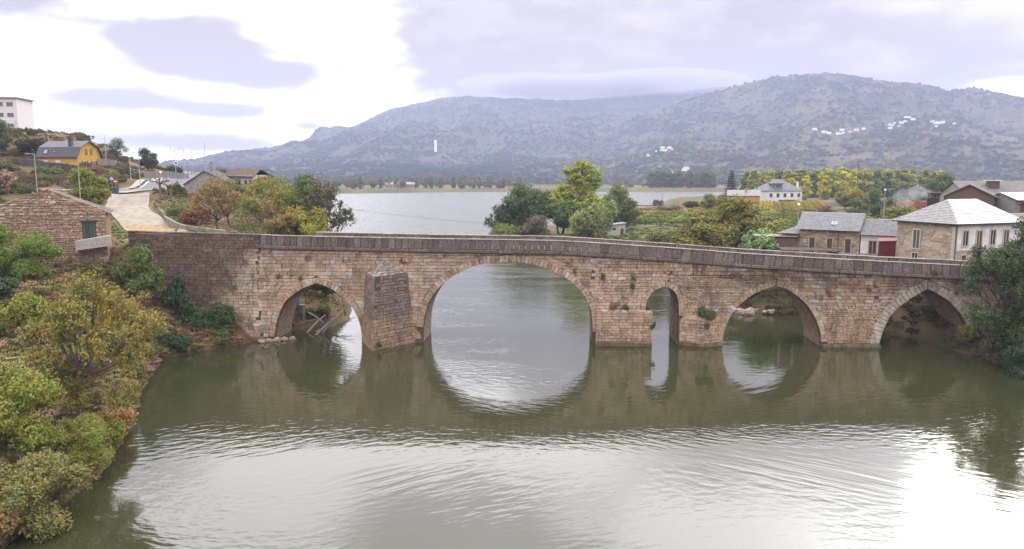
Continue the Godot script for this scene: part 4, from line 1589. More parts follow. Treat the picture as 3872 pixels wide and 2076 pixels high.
	for i in 5:
		var x := -28.6 + i * 0.75
		var z := -84.6 + i * 0.2
		rock("bank_stone", "fallen stone at the foot of the left abutment, under the first arch", "rock", Vector3(x, 0.12, z - 0.6 * i), Vector3(0.45, 0.3, 0.4) * rng.randf_range(0.7, 1.3), 20 + i, "stones at the left abutment")
	# driftwood caught under the first arch
	var bleached := mat("driftwood", Color(0.42, 0.37, 0.31), 0.9, "fine", 2.0)
	var logs := [[-25.4, 1.9, -93.0, -23.2, 0.9, -91.6, 0.11], [-24.9, 0.0, -90.0, -23.3, 1.7, -92.6, 0.14], [-23.6, -0.1, -88.9, -21.2, 2.0, -91.8, 0.16], [-22.9, 0.0, -89.4, -22.1, 1.1, -90.4, 0.1], [-23.9, 0.1, -90.2, -20.0, 1.0, -92.6, 0.1], [-25.4, 0.9, -92.6, -23.6, 1.2, -92.2, 0.13], [-22.8, 0.2, -91.0, -19.4, 1.5, -92.2, 0.08]]
	for i in logs.size():
		var l: Array = logs[i]
		var a := Vector3(l[0], l[1], l[2])
		var b := Vector3(l[3], l[4], l[5])
		var t := thing("driftwood_log", "bleached driftwood log caught under the first arch", "log", a, 0.0, "driftwood under the first arch")
		var mb := MB.new()
		mb.tube([Vector3.ZERO, (b - a) * 0.5 + Vector3(0, 0.12, 0.05), b - a], [l[6], l[6] * 0.85, l[6] * 0.5], 7)
		part(t, "stem", mb.mesh(), bleached)
		mb = MB.new()
		var k := a.lerp(b, 0.6) - a
		mb.tube([k, k + Vector3(0.3, 0.5, 0.2)], [l[6] * 0.4, l[6] * 0.15], 5)
		part(t, "branch_stub", mb.mesh(), bleached)
	# dry grass on the slope: nobody could count it
	var tuft := MB.new()
	for i in 9:
		var a := i * 2.4
		var d := Vector3(cos(a), 0, sin(a))
		var s := d.cross(Vector3.UP) * 0.035
		var l := 0.32 + 0.1 * fmod(i * 0.7, 1.0)
		var m := d * l * 0.35 + Vector3(0, l * 0.7, 0)
		tuft.col = Color(1, 1, 1) * (0.8 + 0.4 * fmod(i * 0.37, 1.0))
		tuft.quad(-s, s, m + s * 0.8, m - s * 0.8)
		tuft.tri(m - s * 0.8, m + s * 0.8, d * l * 0.8 + Vector3(0, l * 0.85, 0))
	scatter_stuff("dry_grass", "dry reddish grass and bracken on the left bank slope", "grass", tuft.mesh(), mat("dry_grass", Color(1, 1, 1), 0.95), 26000, Rect2(-66, -84, 40, 50), func(x, z, y):
		if y < 0.04 or y > 13.0:
			return Color(0, 0, 0, 0)
		var f := n1.get_noise_2d(x * 0.13, z * 0.13)
		return Color(0.31, 0.205, 0.125).lerp(Color(0.20, 0.19, 0.06), clampf(0.3 + f * 2.2, 0, 1)), 0.9, 1.9)
	scatter_stuff("verge_grass", "short tufts of grass on the ground behind the bridge end", "grass", tuft.mesh(), mat("dry_grass"), 15000, Rect2(-64, -150, 42, 60), func(x, z, y):
		if y < 0.4 or seg_dist(x, z, path_line) < 3.9 or seg_dist(x, z, road_line) < 5.5:
			return Color(0, 0, 0, 0)
		var f := n1.get_noise_2d(x * 0.1, z * 0.1)
		return Color(0.27, 0.21, 0.11).lerp(Color(0.12, 0.17, 0.035), clampf(0.45 + f * 2.0, 0, 1)), 0.5, 1.1)
	var clump := MB.new()
	for k in 40:
		var a := k * 2.4
		var r := sqrt(fmod(k * 0.618, 1.0)) * 0.75
		var p := Vector3(cos(a) * r, 0.1 + 0.75 * fmod(k * 0.37, 1.0) * (1.0 - r * 0.6), sin(a) * r)
		var s := 0.17
		clump.col = Color(1, 1, 1) * (0.75 + 0.5 * fmod(k * 0.71, 1.0))
		clump.tri(p + Vector3(-s, -s * 0.3, s * 0.4), p + Vector3(s, -s * 0.2, -s * 0.3), p + Vector3(0.1 * s, s, 0.2 * s))
		clump.tri(p + Vector3(-s * 0.3, -s * 0.4, -s), p + Vector3(s * 0.5, -s * 0.1, s), p + Vector3(-0.2 * s, s * 0.9, -0.1 * s))
	scatter_stuff("slope_scrub", "low brown and olive scrub covering the left hillside", "scrub", clump.mesh(), leaf_mat("leaf_scrub", Color(1, 1, 1)), 5200, Rect2(-163, -245, 105, 158), func(x, z, y):
		if y < 12.0 or seg_dist(x, z, path_line) < 5.0 or seg_dist(x, z, road_line) < 7.0 or n1.get_noise_2d(x * 0.05, z * 0.05) < -0.12:
			return Color(0, 0, 0, 0)
		var f := n1.get_noise_2d(x * 0.07 + 9.0, z * 0.07)
		return Color(0.21, 0.145, 0.085).lerp(Color(0.11, 0.115, 0.04), clampf(0.5 + f * 2.6, 0, 1)), 0.7, 2.1)
	scatter_stuff("bank_scrub", "tangled bramble and bracken on the steep left bank", "scrub", clump.mesh(), leaf_mat("leaf_scrub"), 1500, Rect2(-62, -86, 36, 52), func(x, z, y):
		if y < 0.5 or y > 12.0 or n1.get_noise_2d(x * 0.09, z * 0.09) < -0.02:
			return Color(0, 0, 0, 0)
		return Color(0.25, 0.165, 0.095).lerp(Color(0.13, 0.135, 0.04), rng.randf()), 0.5, 1.3)
	# the garden trees behind the bridge end
	plant("sparse", "garden_tree", "small bare-stemmed autumn tree behind the low curved wall", "tree", on(-41.4, -106, -0.1), Vector3(1.12, 1.02, 1.0), 0.7, brown)
	plant("shrub", "garden_shrub", "dark red shrub behind the bridge end, left of the small autumn tree", "shrub", on(-48.5, -116, -0.1), Vector3(1.3, 1.3, 1.2), 0.0, leaf_mat("leaf_red", Color(0.22, 0.098, 0.062)))
	plant("sparse_b", "garden_tree", "olive-brown tree right of the small autumn tree", "tree", on(-36.0, -112, -0.3), Vector3(1.35, 1.28, 1.2), 1.9, olive)
	plant("sparse", "garden_tree", "tall thin olive tree in front of the grey gable", "tree", on(-45.2, -121, -0.2), Vector3(1.15, 1.12, 1.1), 3.0, leaf_mat("leaf_olive_green", Color(0.185, 0.170, 0.050)))
	plant("sparse_b", "garden_tree", "rusty tree in the middle of the left garden trees", "tree", on(-33.5, -106.5, -0.3), Vector3(1.15, 1.02, 1.0), 5.0, brown)
	plant("round_b", "garden_tree", "broad yellow-green tree beside the lake behind the parapet", "tree", on(-31.0, -111.5, -0.4), Vector3(1.12, 1.38, 1.1), 0.2, leaf_mat("leaf_autumn", Color(0.245, 0.205, 0.040)))
	plant("sparse_b", "garden_tree", "bright lime tree at the water's edge behind the first arch", "tree", on(-27.0, -104.5, -0.2), Vector3(1.0, 1.12, 1.0), 4.1, leaf_mat("leaf_bright", Color(0.27, 0.265, 0.035)))
	plant("wiry", "lakeside_tree", "dark wiry half-bare tree standing out against the lake", "tree", on(-29.6, -118, -0.3), Vector3(1.45, 1.75, 1.2), 0.4, leaf_mat("leaf_dusk", Color(0.085, 0.085, 0.040)))
	plant("round", "lakeside_tree", "green tree behind the wiry tree by the lake", "tree", on(-37.5, -139, -0.3), Vector3(1.3, 1.25, 1.2), 1.0, leaf_mat("leaf_mid"))
	plant("round_b", "lakeside_tree", "olive tree behind the garden, below the ruined house", "tree", on(-45.0, -138, -0.2), Vector3(1.3, 1.05, 1.1), 2.2, olive)
	plant("sparse", "lakeside_tree", "yellowish tree in front of the lake shore, far end of the garden", "tree", on(-41.0, -128, -0.2), Vector3(1.25, 1.18, 1.2), 5.6, lime)
	plant("round", "arch_tree", "leafy dark tree seen through the first arch", "tree", on(-24.6, -98.6, -0.3), Vector3(0.75, 0.72, 0.75), 2.9, leaf_mat("leaf_arch", Color(0.11, 0.125, 0.035)))  # dull green leaves, one even colour
	plant("round_b", "arch_tree", "olive tree behind the dark tree seen through the first arch", "tree", on(-27.8, -100.5, -0.3), Vector3(0.85, 0.75, 0.8), 1.2, leaf_mat("leaf_olive"))
	plant("shrub", "arch_bush", "bush on the mud bank seen low through the first arch", "shrub", on(-24.6, -94.6, -0.2), Vector3(0.9, 0.8, 0.8), 0.4, leaf_mat("leaf_mid"))
	plant("shrub", "verge_bush", "fresh green bush beside the path, behind the bridge end", "shrub", on(-54.6, -123, -0.2), Vector3(0.85, 0.8, 0.8), 0.0, green)
	plant("shrub_b", "verge_bush", "small grey-green bush on the bank above the curved wall", "shrub", on(-52.0, -117.5, -0.1), Vector3(0.55, 0.4, 0.5), 1.0, green)

func rock(called: String, label: String, category: String, at: Vector3, size: Vector3, sd: int, group := "") -> void:
	var mb := MB.new()
	var nz := FastNoiseLite.new()
	nz.seed = sd
	nz.frequency = 0.9
	var rows := 7
	var cols := 10
	var pts := []
	for j in rows + 1:
		var row := []
		for i in cols:
			var th := PI * j / rows
			var ph := TAU * i / cols
			var d := Vector3(sin(th) * cos(ph), cos(th), sin(th) * sin(ph))
			row.append(d * size * (1.0 + 0.55 * nz.get_noise_3dv(d * 1.6)))
		pts.append(row)
	for j in rows:
		for i in cols:
			mb.col = Color(1, 1, 1) * (0.85 + 0.3 * fmod((i * 7 + j * 3) * 0.37, 1.0))
			mb.quad(pts[j][i], pts[j][(i + 1) % cols], pts[j + 1][(i + 1) % cols], pts[j + 1][i])
	solo(called, label, category, mb.mesh(), mat("rock", Color(0.33, 0.27, 0.22), 0.95, "plaster", 0.8), at, group)

func scatter_stuff(called: String, label: String, category: String, mesh: Mesh, material: Material, n: int, area: Rect2, tint: Callable, lo: float, hi: float) -> void:
	var list := []
	var cols := []
	for i in n:
		var x := area.position.x + rng.randf() * area.size.x
		var z := area.position.y + rng.randf() * area.size.y
		var y := gnd(x, z)
		var c: Color = tint.call(x, z, y)
		if c.a == 0.0:
			continue
		var s := rng.randf_range(lo, hi)
		list.append(Transform3D(Basis.from_euler(Vector3(rng.randfn() * 0.12, rng.randf() * TAU, 0)).scaled(Vector3(s, s * rng.randf_range(0.6, 1.1), s)), Vector3(x, y - 0.02, z)))
		cols.append(c * rng.randf_range(0.7, 1.25))
	var mm := MultiMesh.new()
	mm.transform_format = MultiMesh.TRANSFORM_3D
	mm.use_colors = true
	mm.mesh = mesh
	mm.instance_count = list.size()
	for i in list.size():
		mm.set_instance_transform(i, list[i])
		mm.set_instance_color(i, cols[i])
	var o := MultiMeshInstance3D.new()
	o.name = numbered(called)
	o.multimesh = mm
	o.material_override = material
	add_child(o)
	tag(o, label, category)
	o.set_meta("kind", "stuff")

# ---------------------------------------------------------------- left town
func make_left_town() -> void:
	var white := mat("white_paint", Color(0.74, 0.73, 0.72), 0.8, "plaster", 0.2)
	var asphalt := mat("asphalt", Color(0.20, 0.20, 0.205), 0.95, "fine", 0.5)
	var concrete := mat("pale_concrete", Color(0.305, 0.27, 0.225), 0.95, "plaster", 0.12)
	structure("path", strip(path_line, 3.3, 0.06, 0.0, 8), concrete)
	structure("path_sand", strip(path_line.slice(0, 4), 3.1, 0.075, 0.15, 8), mat("path_sand", Color(0.36, 0.285, 0.19), 0.95, "soil", 0.15))
	structure("road", strip(road_line, 3.6, 0.06, 0.0, 8), asphalt)
	var kerb := mat("kerb_concrete", Color(0.40, 0.38, 0.35), 0.9, "fine", 0.6)
	structure("pavement", strip(road_line.slice(2), 0.75, 0.18, 4.6, 3), kerb)
	structure("pavement_001", strip(road_line.slice(3), 0.65, 0.18, -4.5, 3), kerb)
	var line := mat("road_paint", Color(0.7, 0.7, 0.68), 0.8)
	structure("road_line", strip(road_line.slice(3), 0.07, 0.085, -3.1, 1), line)
	make_barn()
	make_yellow_house()
	make_apartments()
	make_grey_gable()
	make_ruin()
	# low curved stone wall along the path
	var wl := thing("low_wall", "low curved stone wall between the path and the garden trees", "wall")
	var cv := Curve3D.new()
	var wp := [Vector3(-58, 0, -125), Vector3(-52.5, 0, -115.5), Vector3(-46.6, 0, -107), Vector3(-39.5, 0, -101.5), Vector3(-31.5, 0, -97.5), Vector3(-26.0, 0, -93.2)]
	for i in wp.size():
		var tg: Vector3 = (wp[mini(i + 1, wp.size() - 1)] - wp[maxi(i - 1, 0)]) / 6.0
		cv.add_point(wp[i], -tg, tg)
	var d := 0.0
	var wm := mat("low_wall_stone", Color(0.30, 0.265, 0.225), 0.95, "plaster", 0.6)
	while d < cv.get_baked_length() - 0.8:
		var ln := rng.randf_range(0.6, 1.05)
		var a := cv.sample_baked(d, true)
		var b := cv.sample_baked(d + ln, true)
		var m := (a + b) * 0.5
		var yb := minf(gnd(a.x, a.z), gnd(b.x, b.z))
		var top := maxf(gnd(m.x, m.z) + 0.62, interp([Vector2(-58, 12.9), Vector2(-46, 12.0), Vector2(-36, 11.6), Vector2(-26, 11.2)], m.x))
		top = minf(top, gnd(m.x, m.z) + 1.5)
		for k in 2:
			var s := MB.new()
			s.col = Color(1, 1, 1) * rng.randf_range(0.7, 1.2)
			var hh := (top - yb + 0.3) * 0.5
			s.box(xf(Vector3(m.x, yb - 0.3 + hh * (k + 0.5), m.z), -atan2(b.z - a.z, b.x - a.x)), Vector3(a.distance_to(b) - 0.02, hh - 0.015, 0.4 + rng.randf() * 0.05), 0.04)
			part(wl, "stone", s.mesh(), wm)
		d += ln
	# street lamps
	var lamps := [[-75.0, -120, 8.9, -0.9, "street lamp behind the barn roof, leftmost of the tall lamps"], [-67.4, -118.5, 7.7, -0.7, "street lamp standing before the yellow-green bush behind the barn"], [-121, -200, 8.2, -0.7, "distant street lamp rising behind the yellow house"], [-101, -190, 8.4, -0.7, "street lamp right of the yellow house"], [-82.6, -165, 7.0, -0.8, "street lamp at the far kerb, first after the no entry sign"], [-78.2, -160, 7.3, -0.8, "street lamp at the far kerb, second after the no entry sign"], [-100.4, -225, 8.0, -0.8, "farthest street lamp, by the road crest"], [-86, -195, 7.7, 0.9, "street lamp with a double-length arm on the right kerb"], [-84.2, -196, 8.2, -0.8, "street lamp carrying a small square sign on its pole"], [-99, -236, 8.5, 0.0, "bare pole without a lamp beside the road crest"], [-76.4, -190, 9.8, -0.8, "tall street lamp nearest the grey gable"]]
	for l in lamps:
		lamp_post(on(l[0], l[1]), l[2], l[3], l[4])
	# signs
	var steel := mat("galvanised")
	var sign_ := thing("traffic_sign", "round red no entry sign with a white bar", "sign", on(-74.6, -143.2))
	var mb := MB.new()
	mb.lathe(Transform3D.IDENTITY, [Vector2(0.035, -0.3), Vector2(0.035, 2.6), Vector2(0.0, 2.61)], 7)
	part(sign_, "pole", mb.mesh(), steel)
	mb = MB.new()
	mb.lathe(xf(Vector3(0, 2.3, 0.05), 0, PI / 2), [Vector2(0.0, 0.0), Vector2(0.46, 0.0), Vector2(0.46, 0.03), Vector2(0.0, 0.03)], 24)
	part(sign_, "disc", mb.mesh(), mat("sign_red", Color(0.55, 0.03, 0.03), 0.5))
	mb = MB.new()
	mb.box(xf(Vector3(0, 2.3, 0.095)), Vector3(0.64, 0.14, 0.01))
	part(sign_, "bar", mb.mesh(), line)
	sign_ = thing("traffic_sign", "white triangular give way sign with a red border beside the road", "sign", on(-78.6, -170.5))
	mb = MB.new()
	mb.lathe(Transform3D.IDENTITY, [Vector2(0.035, -0.3), Vector2(0.035, 2.7), Vector2(0.0, 2.71)], 7)
	part(sign_, "pole", mb.mesh(), steel)
	mb = MB.new()
	mb.prism(PackedVector2Array([Vector2(-0.62, 2.85), Vector2(0.62, 2.85), Vector2(0, 1.8)]), Transform3D.IDENTITY, 0.05, 0.07)
	part(sign_, "border", mb.mesh(), mat("sign_red"))
	mb = MB.new()
	mb.prism(PackedVector2Array([Vector2(-0.44, 2.75), Vector2(0.44, 2.75), Vector2(0, 2.0)]), Transform3D.IDENTITY, 0.072, 0.08)
	part(sign_, "face", mb.mesh(), line)
	sign_ = thing("traffic_sign", "blue square pedestrian crossing sign left of the no entry sign", "sign", on(-79.4, -151))
	mb = MB.new()
	mb.lathe(Transform3D.IDENTITY, [Vector2(0.035, -0.3), Vector2(0.035, 2.7), Vector2(0.0, 2.71)], 7)
	part(sign_, "pole", mb.mesh(), steel)
	mb = MB.new()
	mb.box(xf(Vector3(0, 2.35, 0.05)), Vector3(0.85, 0.85, 0.03))
	part(sign_, "panel", mb.mesh(), mat("sign_blue", Color(0.05, 0.10, 0.36), 0.5))
	mb = MB.new()
	mb.prism(PackedVector2Array([Vector2(-0.34, 2.02), Vector2(0.34, 2.02), Vector2(0, 2.66)]), Transform3D.IDENTITY, 0.068, 0.076)
	var face := part(sign_, "triangle", mb.mesh(), line)
	mb = MB.new()
	mb.lathe(xf(Vector3(0, 2.42, 0.077), 0, PI / 2), [Vector2(0.0, 0.0), Vector2(0.05, 0.0), Vector2(0.05, 0.006), Vector2(0.0, 0.006)], 10)
	mb.prism(PackedVector2Array([Vector2(-0.15, 2.07), Vector2(-0.06, 2.07), Vector2(0.0, 2.2), Vector2(0.08, 2.07), Vector2(0.16, 2.07), Vector2(0.05, 2.26), Vector2(0.05, 2.36), Vector2(-0.05, 2.36), Vector2(-0.04, 2.24)]), Transform3D.IDENTITY, 0.077, 0.083)
	part(face, "walking_figure", mb.mesh(), mat("sign_black", Color(0.02, 0.02, 0.02), 0.6))
	sign_ = thing("traffic_sign", "small square white sign on a dark post by the road", "sign", on(-83.2, -189))
	mb = MB.new()
	mb.lathe(Transform3D.IDENTITY, [Vector2(0.06, -0.3), Vector2(0.06, 4.4), Vector2(0.0, 4.41)], 7)
	part(sign_, "pole", mb.mesh(), mat("dark_metal", Color(0.06, 0.06, 0.065), 0.6))
	mb = MB.new()
	mb.box(xf(Vector3(0, 4.0, 0.09)), Vector3(0.9, 0.9, 0.04))
	part(sign_, "panel", mb.mesh(), line)
	mb = MB.new()
	mb.box(xf(Vector3(0, 4.0, 0.115)), Vector3(0.6, 0.5, 0.01))
	part(sign_, "print", mb.mesh(), mat("sign_blue"))
	# waste container
	var bin := thing("waste_container", "dark green wheeled waste container below the no entry sign", "container", on(-74.0, -141.2), 0.15)
	var gm := mat("bin_green", Color(0.045, 0.065, 0.05), 0.6)
	mb = MB.new()
	mb.prism(PackedVector2Array([Vector2(-0.62, 0.15), Vector2(0.62, 0.15), Vector2(0.78, 1.15), Vector2(-0.78, 1.15)]), Transform3D.IDENTITY, -0.5, 0.5)
	part(bin, "body", mb.mesh(), gm)
	mb = MB.new()
	mb.prism(PackedVector2Array([Vector2(-0.55, 1.15), Vector2(0.55, 1.15), Vector2(0.42, 1.36), Vector2(-0.42, 1.36)]), Transform3D(Basis(Vector3.UP, PI / 2), Vector3.ZERO), -0.8, 0.8)
	part(bin, "lid", mb.mesh(), gm)
	for s in [-0.5, 0.5]:
		mb = MB.new()
		mb.lathe(xf(Vector3(s - 0.04, 0.1, 0.4), 0, 0, PI / 2), [Vector2(0, 0), Vector2(0.1, 0), Vector2(0.1, -0.08), Vector2(0, -0.08)], 10)
		part(bin, "wheel", mb.mesh(), mat("sign_black"))
	# pollarded planes
	var pm := mat("plane_bark", Color(0.25, 0.19, 0.13), 0.95, "fine", 1.5)
	for p in [[-64.4, -139.0, 0.0, "left pollarded plane tree with knobbly bare boughs by the path"], [-62.2, -138.4, 1.2, "right pollarded plane tree with knobbly bare boughs by the path"]]:
		var t := thing("pollarded_tree", p[3], "tree", on(p[0], p[1], -0.1), p[2], "pollarded planes by the path")
		part(t, "trunk", kinds["pollard"][0], pm)
		part(t, "knuckles", kinds["pollard"][1], pm)
	# board fence on the hill above the road
	var fence := thing("board_fence", "weathered grey board fence above the road on the left hill", "fence", Vector3.ZERO)
	var fm := mat("fence_board", Color(0.33, 0.30, 0.27), 0.9, "fine", 0.8)
	for i in 30:
		var t := i / 29.0
		var x := lerpf(-98.5, -86.5, t)
		var z := lerpf(-182, -203, t)
		mb = MB.new()
		mb.col = Color(1, 1, 1) * rng.randf_range(0.75, 1.15)
		mb.box(xf(Vector3(x, gnd(x, z) + 0.9 + rng.randf() * 0.06, z), 1.05), Vector3(0.76, 2.0, 0.05))
		part(fence, "board", mb.mesh(), fm)
	# palms behind the ruined house
	var pal := leaf_mat("leaf_palm", Color(0.06, 0.075, 0.03), 0.2)
	plant("palm", "palm_tree", "larger palm tree behind the ruined tiled house", "palm", on(-58.6, -176, -0.1), Vector3(1.45, 1.55, 1.45), 0.3, pal, "", "fronds")
	plant("palm", "palm_tree", "smaller palm tree just left of the larger palm", "palm", on(-63.4, -181, -0.1), Vector3(1.2, 1.42, 1.2), 2.0, pal, "", "fronds")
	# shrubs and trees of the left hillside
	var hill := [
		["round", -126.5, -188, 1.25, 1.1, "leaf_hill_green", Color(0.085, 0.105, 0.038), "tall green tree below the white apartment block"],
		["round_b", -117.6, -186, 0.9, 0.8, "leaf_hill_dark", Color(0.048, 0.052, 0.035), "dark round tree left of the yellow house roof"],
		["round_b", -124.0, -170, 1.0, 0.62, "leaf_hill_brown", Color(0.19, 0.12, 0.075), "reddish-brown bush on the slope left of the yellow house"],
		["round", -120.0, -160, 1.0, 0.55, "leaf_hill_black", Color(0.05, 0.06, 0.032), "dark low bush at the left edge below the brown bush"],
		["round_b", -103.0, -140, 0.95, 0.62, "leaf_hill_olive", Color(0.14, 0.14, 0.055), "grey-olive bush on the hillside at the left edge"],
		["shrub", -90.5, -130, 2.4, 2.0, "leaf_hill_pink", Color(0.24, 0.155, 0.105), "dry pinkish bramble mound behind the barn, at the left edge"],
		["shrub_b", -67.5, -98, 1.4, 1.2, "leaf_hill_gold", Color(0.23, 0.185, 0.035), "golden-green shrub beside the grey pillar of the barn"],
		["round", -67.6, -121.5, 1.0, 0.92, "leaf_lime", Color(0.19, 0.20, 0.038), "large yellow-green bush between the barn and the road"],
		["round", -98.2, -206, 0.85, 0.82, "leaf_hill_grey", Color(0.085, 0.092, 0.05), "dark spreading tree behind the board fence"],
		["sparse", -106.5, -205, 1.0, 0.85, "leaf_hill_sage", Color(0.13, 0.15, 0.06), "pale thin tree right of the yellow house, against the sky"],
		["shrub", -92.6, -210, 1.5, 1.7, "leaf_hill_black", Color(0.05, 0.06, 0.032), "spiky dark bush at the end of the board fence"],
		["sparse_b", -116, -196, 0.8, 0.62, "leaf_hill_brown", Color(0.19, 0.12, 0.075), "bare-topped tree just behind the yellow house roof"],
		["shrub", -94.8, -172, 1.4, 1.0, "leaf_hill_brown", Color(0.19, 0.12, 0.075), "brown scrub on the bank below the yellow house"],
		["shrub_b", -86.4, -170, 1.1, 1.0, "leaf_hill_dark", Color(0.048, 0.052, 0.035), "dark shrub by the board fence near the lamps"],
		["shrub", -99.5, -163, 1.6, 1.2, "leaf_green", Color(0.1, 0.15, 0.04), "green garden hedge in front of the yellow house"],
		["shrub_b", -109.0, -164, 1.8, 1.2, "leaf_hill_olive", Color(0.14, 0.14, 0.055), "olive hedge left of the yellow house corner"],
		["shrub", -113.0, -146, 2.0, 1.5, "leaf_hill_olive", Color(0.14, 0.14, 0.055), "olive scrub mound in the middle of the left slope"],
		["shrub_b", -100.0, -122, 2.0, 1.5, "leaf_hill_pink", Color(0.24, 0.155, 0.105), "dry brown mound low on the left slope"],
		["shrub", -84.0, -112, 1.7, 1.3, "leaf_hill_brown", Color(0.19, 0.12, 0.075), "brown bramble behind the barn ridge"],
		["round_b", -136.0, -196, 0.9, 0.8, "leaf_hill_olive", Color(0.14, 0.14, 0.055), "olive tree left of the tall green tree at the block"],
		["sparse", -71.0, -188, 0.9, 0.8, "leaf_hill_brown", Color(0.19, 0.12, 0.075), "bare brown tree beyond the grey gable"],
		["sparse_b", -66.5, -182, 0.9, 0.85, "leaf_hill_sage", Color(0.13, 0.15, 0.06), "thin pale tree between the grey gable and the ruin"],
		["round_b", -48.0, -170, 1.4, 1.3, "leaf_hill_olive", Color(0.14, 0.14, 0.055), "olive tree right of the palms by the shore"],
		["round", -44.5, -158, 1.2, 1.25, "leaf_hill_green", Color(0.085, 0.105, 0.038), "green tree on the shore beyond the garden"]]
	for h in hill:
		plant(h[0], "hillside_bush" if h[0].begins_with("shrub") else "hillside_tree", h[7], "shrub" if h[0].begins_with("shrub") else "tree", on(h[1], h[2], -0.3), Vector3(h[3], h[4], h[3]), rng.randf() * TAU, leaf_mat(h[5], h[6]))

func make_barn() -> void:
	var t := thing("stone_barn", "old rubble-stone barn gable with a green shuttered window", "barn", Vector3(-44, 0, -82) - Vector3(cos(0.44), 0, -sin(0.44)) * 6.0, 0.44)
	var y0 := 9.4
	var peak := Vector2(0.8, 17.55)
	var poly := PackedVector2Array([Vector2(-5.6, y0), Vector2(5.95, y0), Vector2(5.95, 15.2), peak, Vector2(-5.6, 15.3)])
	var core := MB.new()
	core.prism(poly, Transform3D.IDENTITY, -0.6, -0.06)
	core.prism(PackedVector2Array([Vector2(-5.6, y0), Vector2(5.95, y0), Vector2(5.95, 14.7), Vector2(0.8, 16.9), Vector2(-5.6, 14.8)]), Transform3D.IDENTITY, -9.0, -0.6)
	part(t, "core_wall", core.mesh(), mat("barn_mortar", Color(0.34, 0.25, 0.175), 1.0, "soil", 0.5))
	var list := []
	rough_laid = 0.03
	lay(list, y0, 17.5, Vector2(0.12, 0.30), Vector2(0.2, 0.6), func(a, b):
		var sp := []
		var lo := [-5.6, 5.95]
		var hi := [-5.6, 5.95]
		if a > 15.25:
			lo = [lerpf(-5.6, peak.x, (a - 15.3) / (peak.y - 15.3)), lerpf(5.95, peak.x, (a - 15.2) / (peak.y - 15.2))]
		if b > 15.25:
			hi = [lerpf(-5.6, peak.x, minf(1, (b - 15.3) / (peak.y - 15.3))), lerpf(5.95, peak.x, minf(1, (b - 15.2) / (peak.y - 15.2)))]
		if b > 12.2 and a < 14.0:
			return [[lo[0], 3.65, hi[0], 3.65], [4.95, lo[1], 4.95, hi[1]]]
		return [[lo[0], lo[1], hi[0], hi[1]]], func(x, y):
		var c := Color(0.50, 0.37, 0.275).lerp(Color(0.40, 0.275, 0.195), rng.randf())
		if rng.randf() < 0.22 and y > 14.2:
			c = Color(0.58, 0.50, 0.42)
		return c * rng.randf_range(0.75, 1.2), 0.03, Vector2(-0.02, 0.07))
	commit_stones(t, list, Transform3D.IDENTITY, mat("barn_stone", Color(1, 1, 1), 0.95, "plaster", 0.7), 300, "stone")
	rough_laid = 0.008
	var gm := mat("barn_side", Color(0.30, 0.21, 0.145), 0.95, "soil", 0.5)
	slates(t, "roof", Vector3(-6.0, 14.95, -9.2), Vector3(-6.0, 14.95, -0.65), Vector3(0.8, 17.15, -0.65), Vector3(0.8, 17.15, -9.2), mat("old_slate", Color(0.17, 0.15, 0.14), 0.85, "fine", 0.7), 0.4, 0.45)
	slates(t, "roof", Vector3(6.3, 14.85, -0.65), Vector3(6.3, 14.85, -9.2), Vector3(0.8, 17.15, -9.2), Vector3(0.8, 17.15, -0.65), mat("old_slate"), 0.4, 0.45)
	# shutter of four boards under a timber lintel
	var wd := mat("shutter_green", Color(0.085, 0.12, 0.10), 0.85, "fine", 2.0)
	var w := thing_part(t, "window")
	var lt := MB.new()
	lt.box(xf(Vector3(4.3, 14.08, -0.02)), Vector3(1.75, 0.2, 0.3), 0.03)
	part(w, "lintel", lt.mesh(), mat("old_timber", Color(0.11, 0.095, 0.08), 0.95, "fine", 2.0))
	var shade_backing := MB.new()
	shade_backing.box(xf(Vector3(4.3, 13.1, -0.05)), Vector3(1.28, 1.75, 0.06))
	part(w, "opening_shade", shade_backing.mesh(), mat("old_timber"))  # dark sheet painted as the shade behind the shutter, in the lintel's timber
	for i in 4:
		var s := MB.new()
		s.col = Color(1, 1, 1) * rng.randf_range(0.7, 1.3)
		s.box(xf(Vector3(3.84 + i * 0.305, 13.08 + (0.06 if i == 1 else 0.0), 0.02), 0, 0, 0.03), Vector3(0.26, 1.68, 0.05), 0.01)
		part(w, "board", s.mesh(), wd)
	# concrete ledge under the window
	var lg := MB.new()
	lg.prism(PackedVector2Array([Vector2(3.0, 11.05), Vector2(6.3, 11.45), Vector2(6.35, 12.55), Vector2(3.0, 12.05)]), Transform3D.IDENTITY, 0.12, 1.3)
	part(t, "concrete_ledge", lg.mesh(), mat("old_concrete", Color(0.42, 0.39, 0.36), 0.9, "plaster", 0.5))
	# brown lean-to wall and grey pillar at the left edge
	var lean := thing("lean_to_shed", "dark red-brown shed wall joining the barn at the left edge", "shed", Vector3(-56.4, 0, -75.4))
	var lw := MB.new()
	lw.box(xf(Vector3(0, 12.6, -2.0)), Vector3(3.6, 5.6, 4.0), 0.04)
	part(lean, "wall", lw.mesh(), mat("red_brown_wall", Color(0.17, 0.09, 0.07), 0.95, "soil", 0.4))
	lw = MB.new()
	lw.box(xf(Vector3(0.1, 15.5, -2.0)), Vector3(4.1, 0.18, 4.4), 0.03)
	part(lean, "roof_slab", lw.mesh(), mat("old_concrete"))
	var pil := MB.new()
	pil.box(xf(Vector3(0, 1.3, 0)), Vector3(1.3, 2.6, 1.0), 0.04)
	pil.box(xf(Vector3(0, 2.66, 0)), Vector3(1.5, 0.14, 1.2), 0.03)
	solo("grey_pillar", "grey rendered pillar standing on the shed roof at the left edge", "pillar", pil.mesh(), mat("grey_render", Color(0.36, 0.34, 0.315), 0.9, "plaster", 0.4), Vector3(-55.2, 15.6, -76.8))

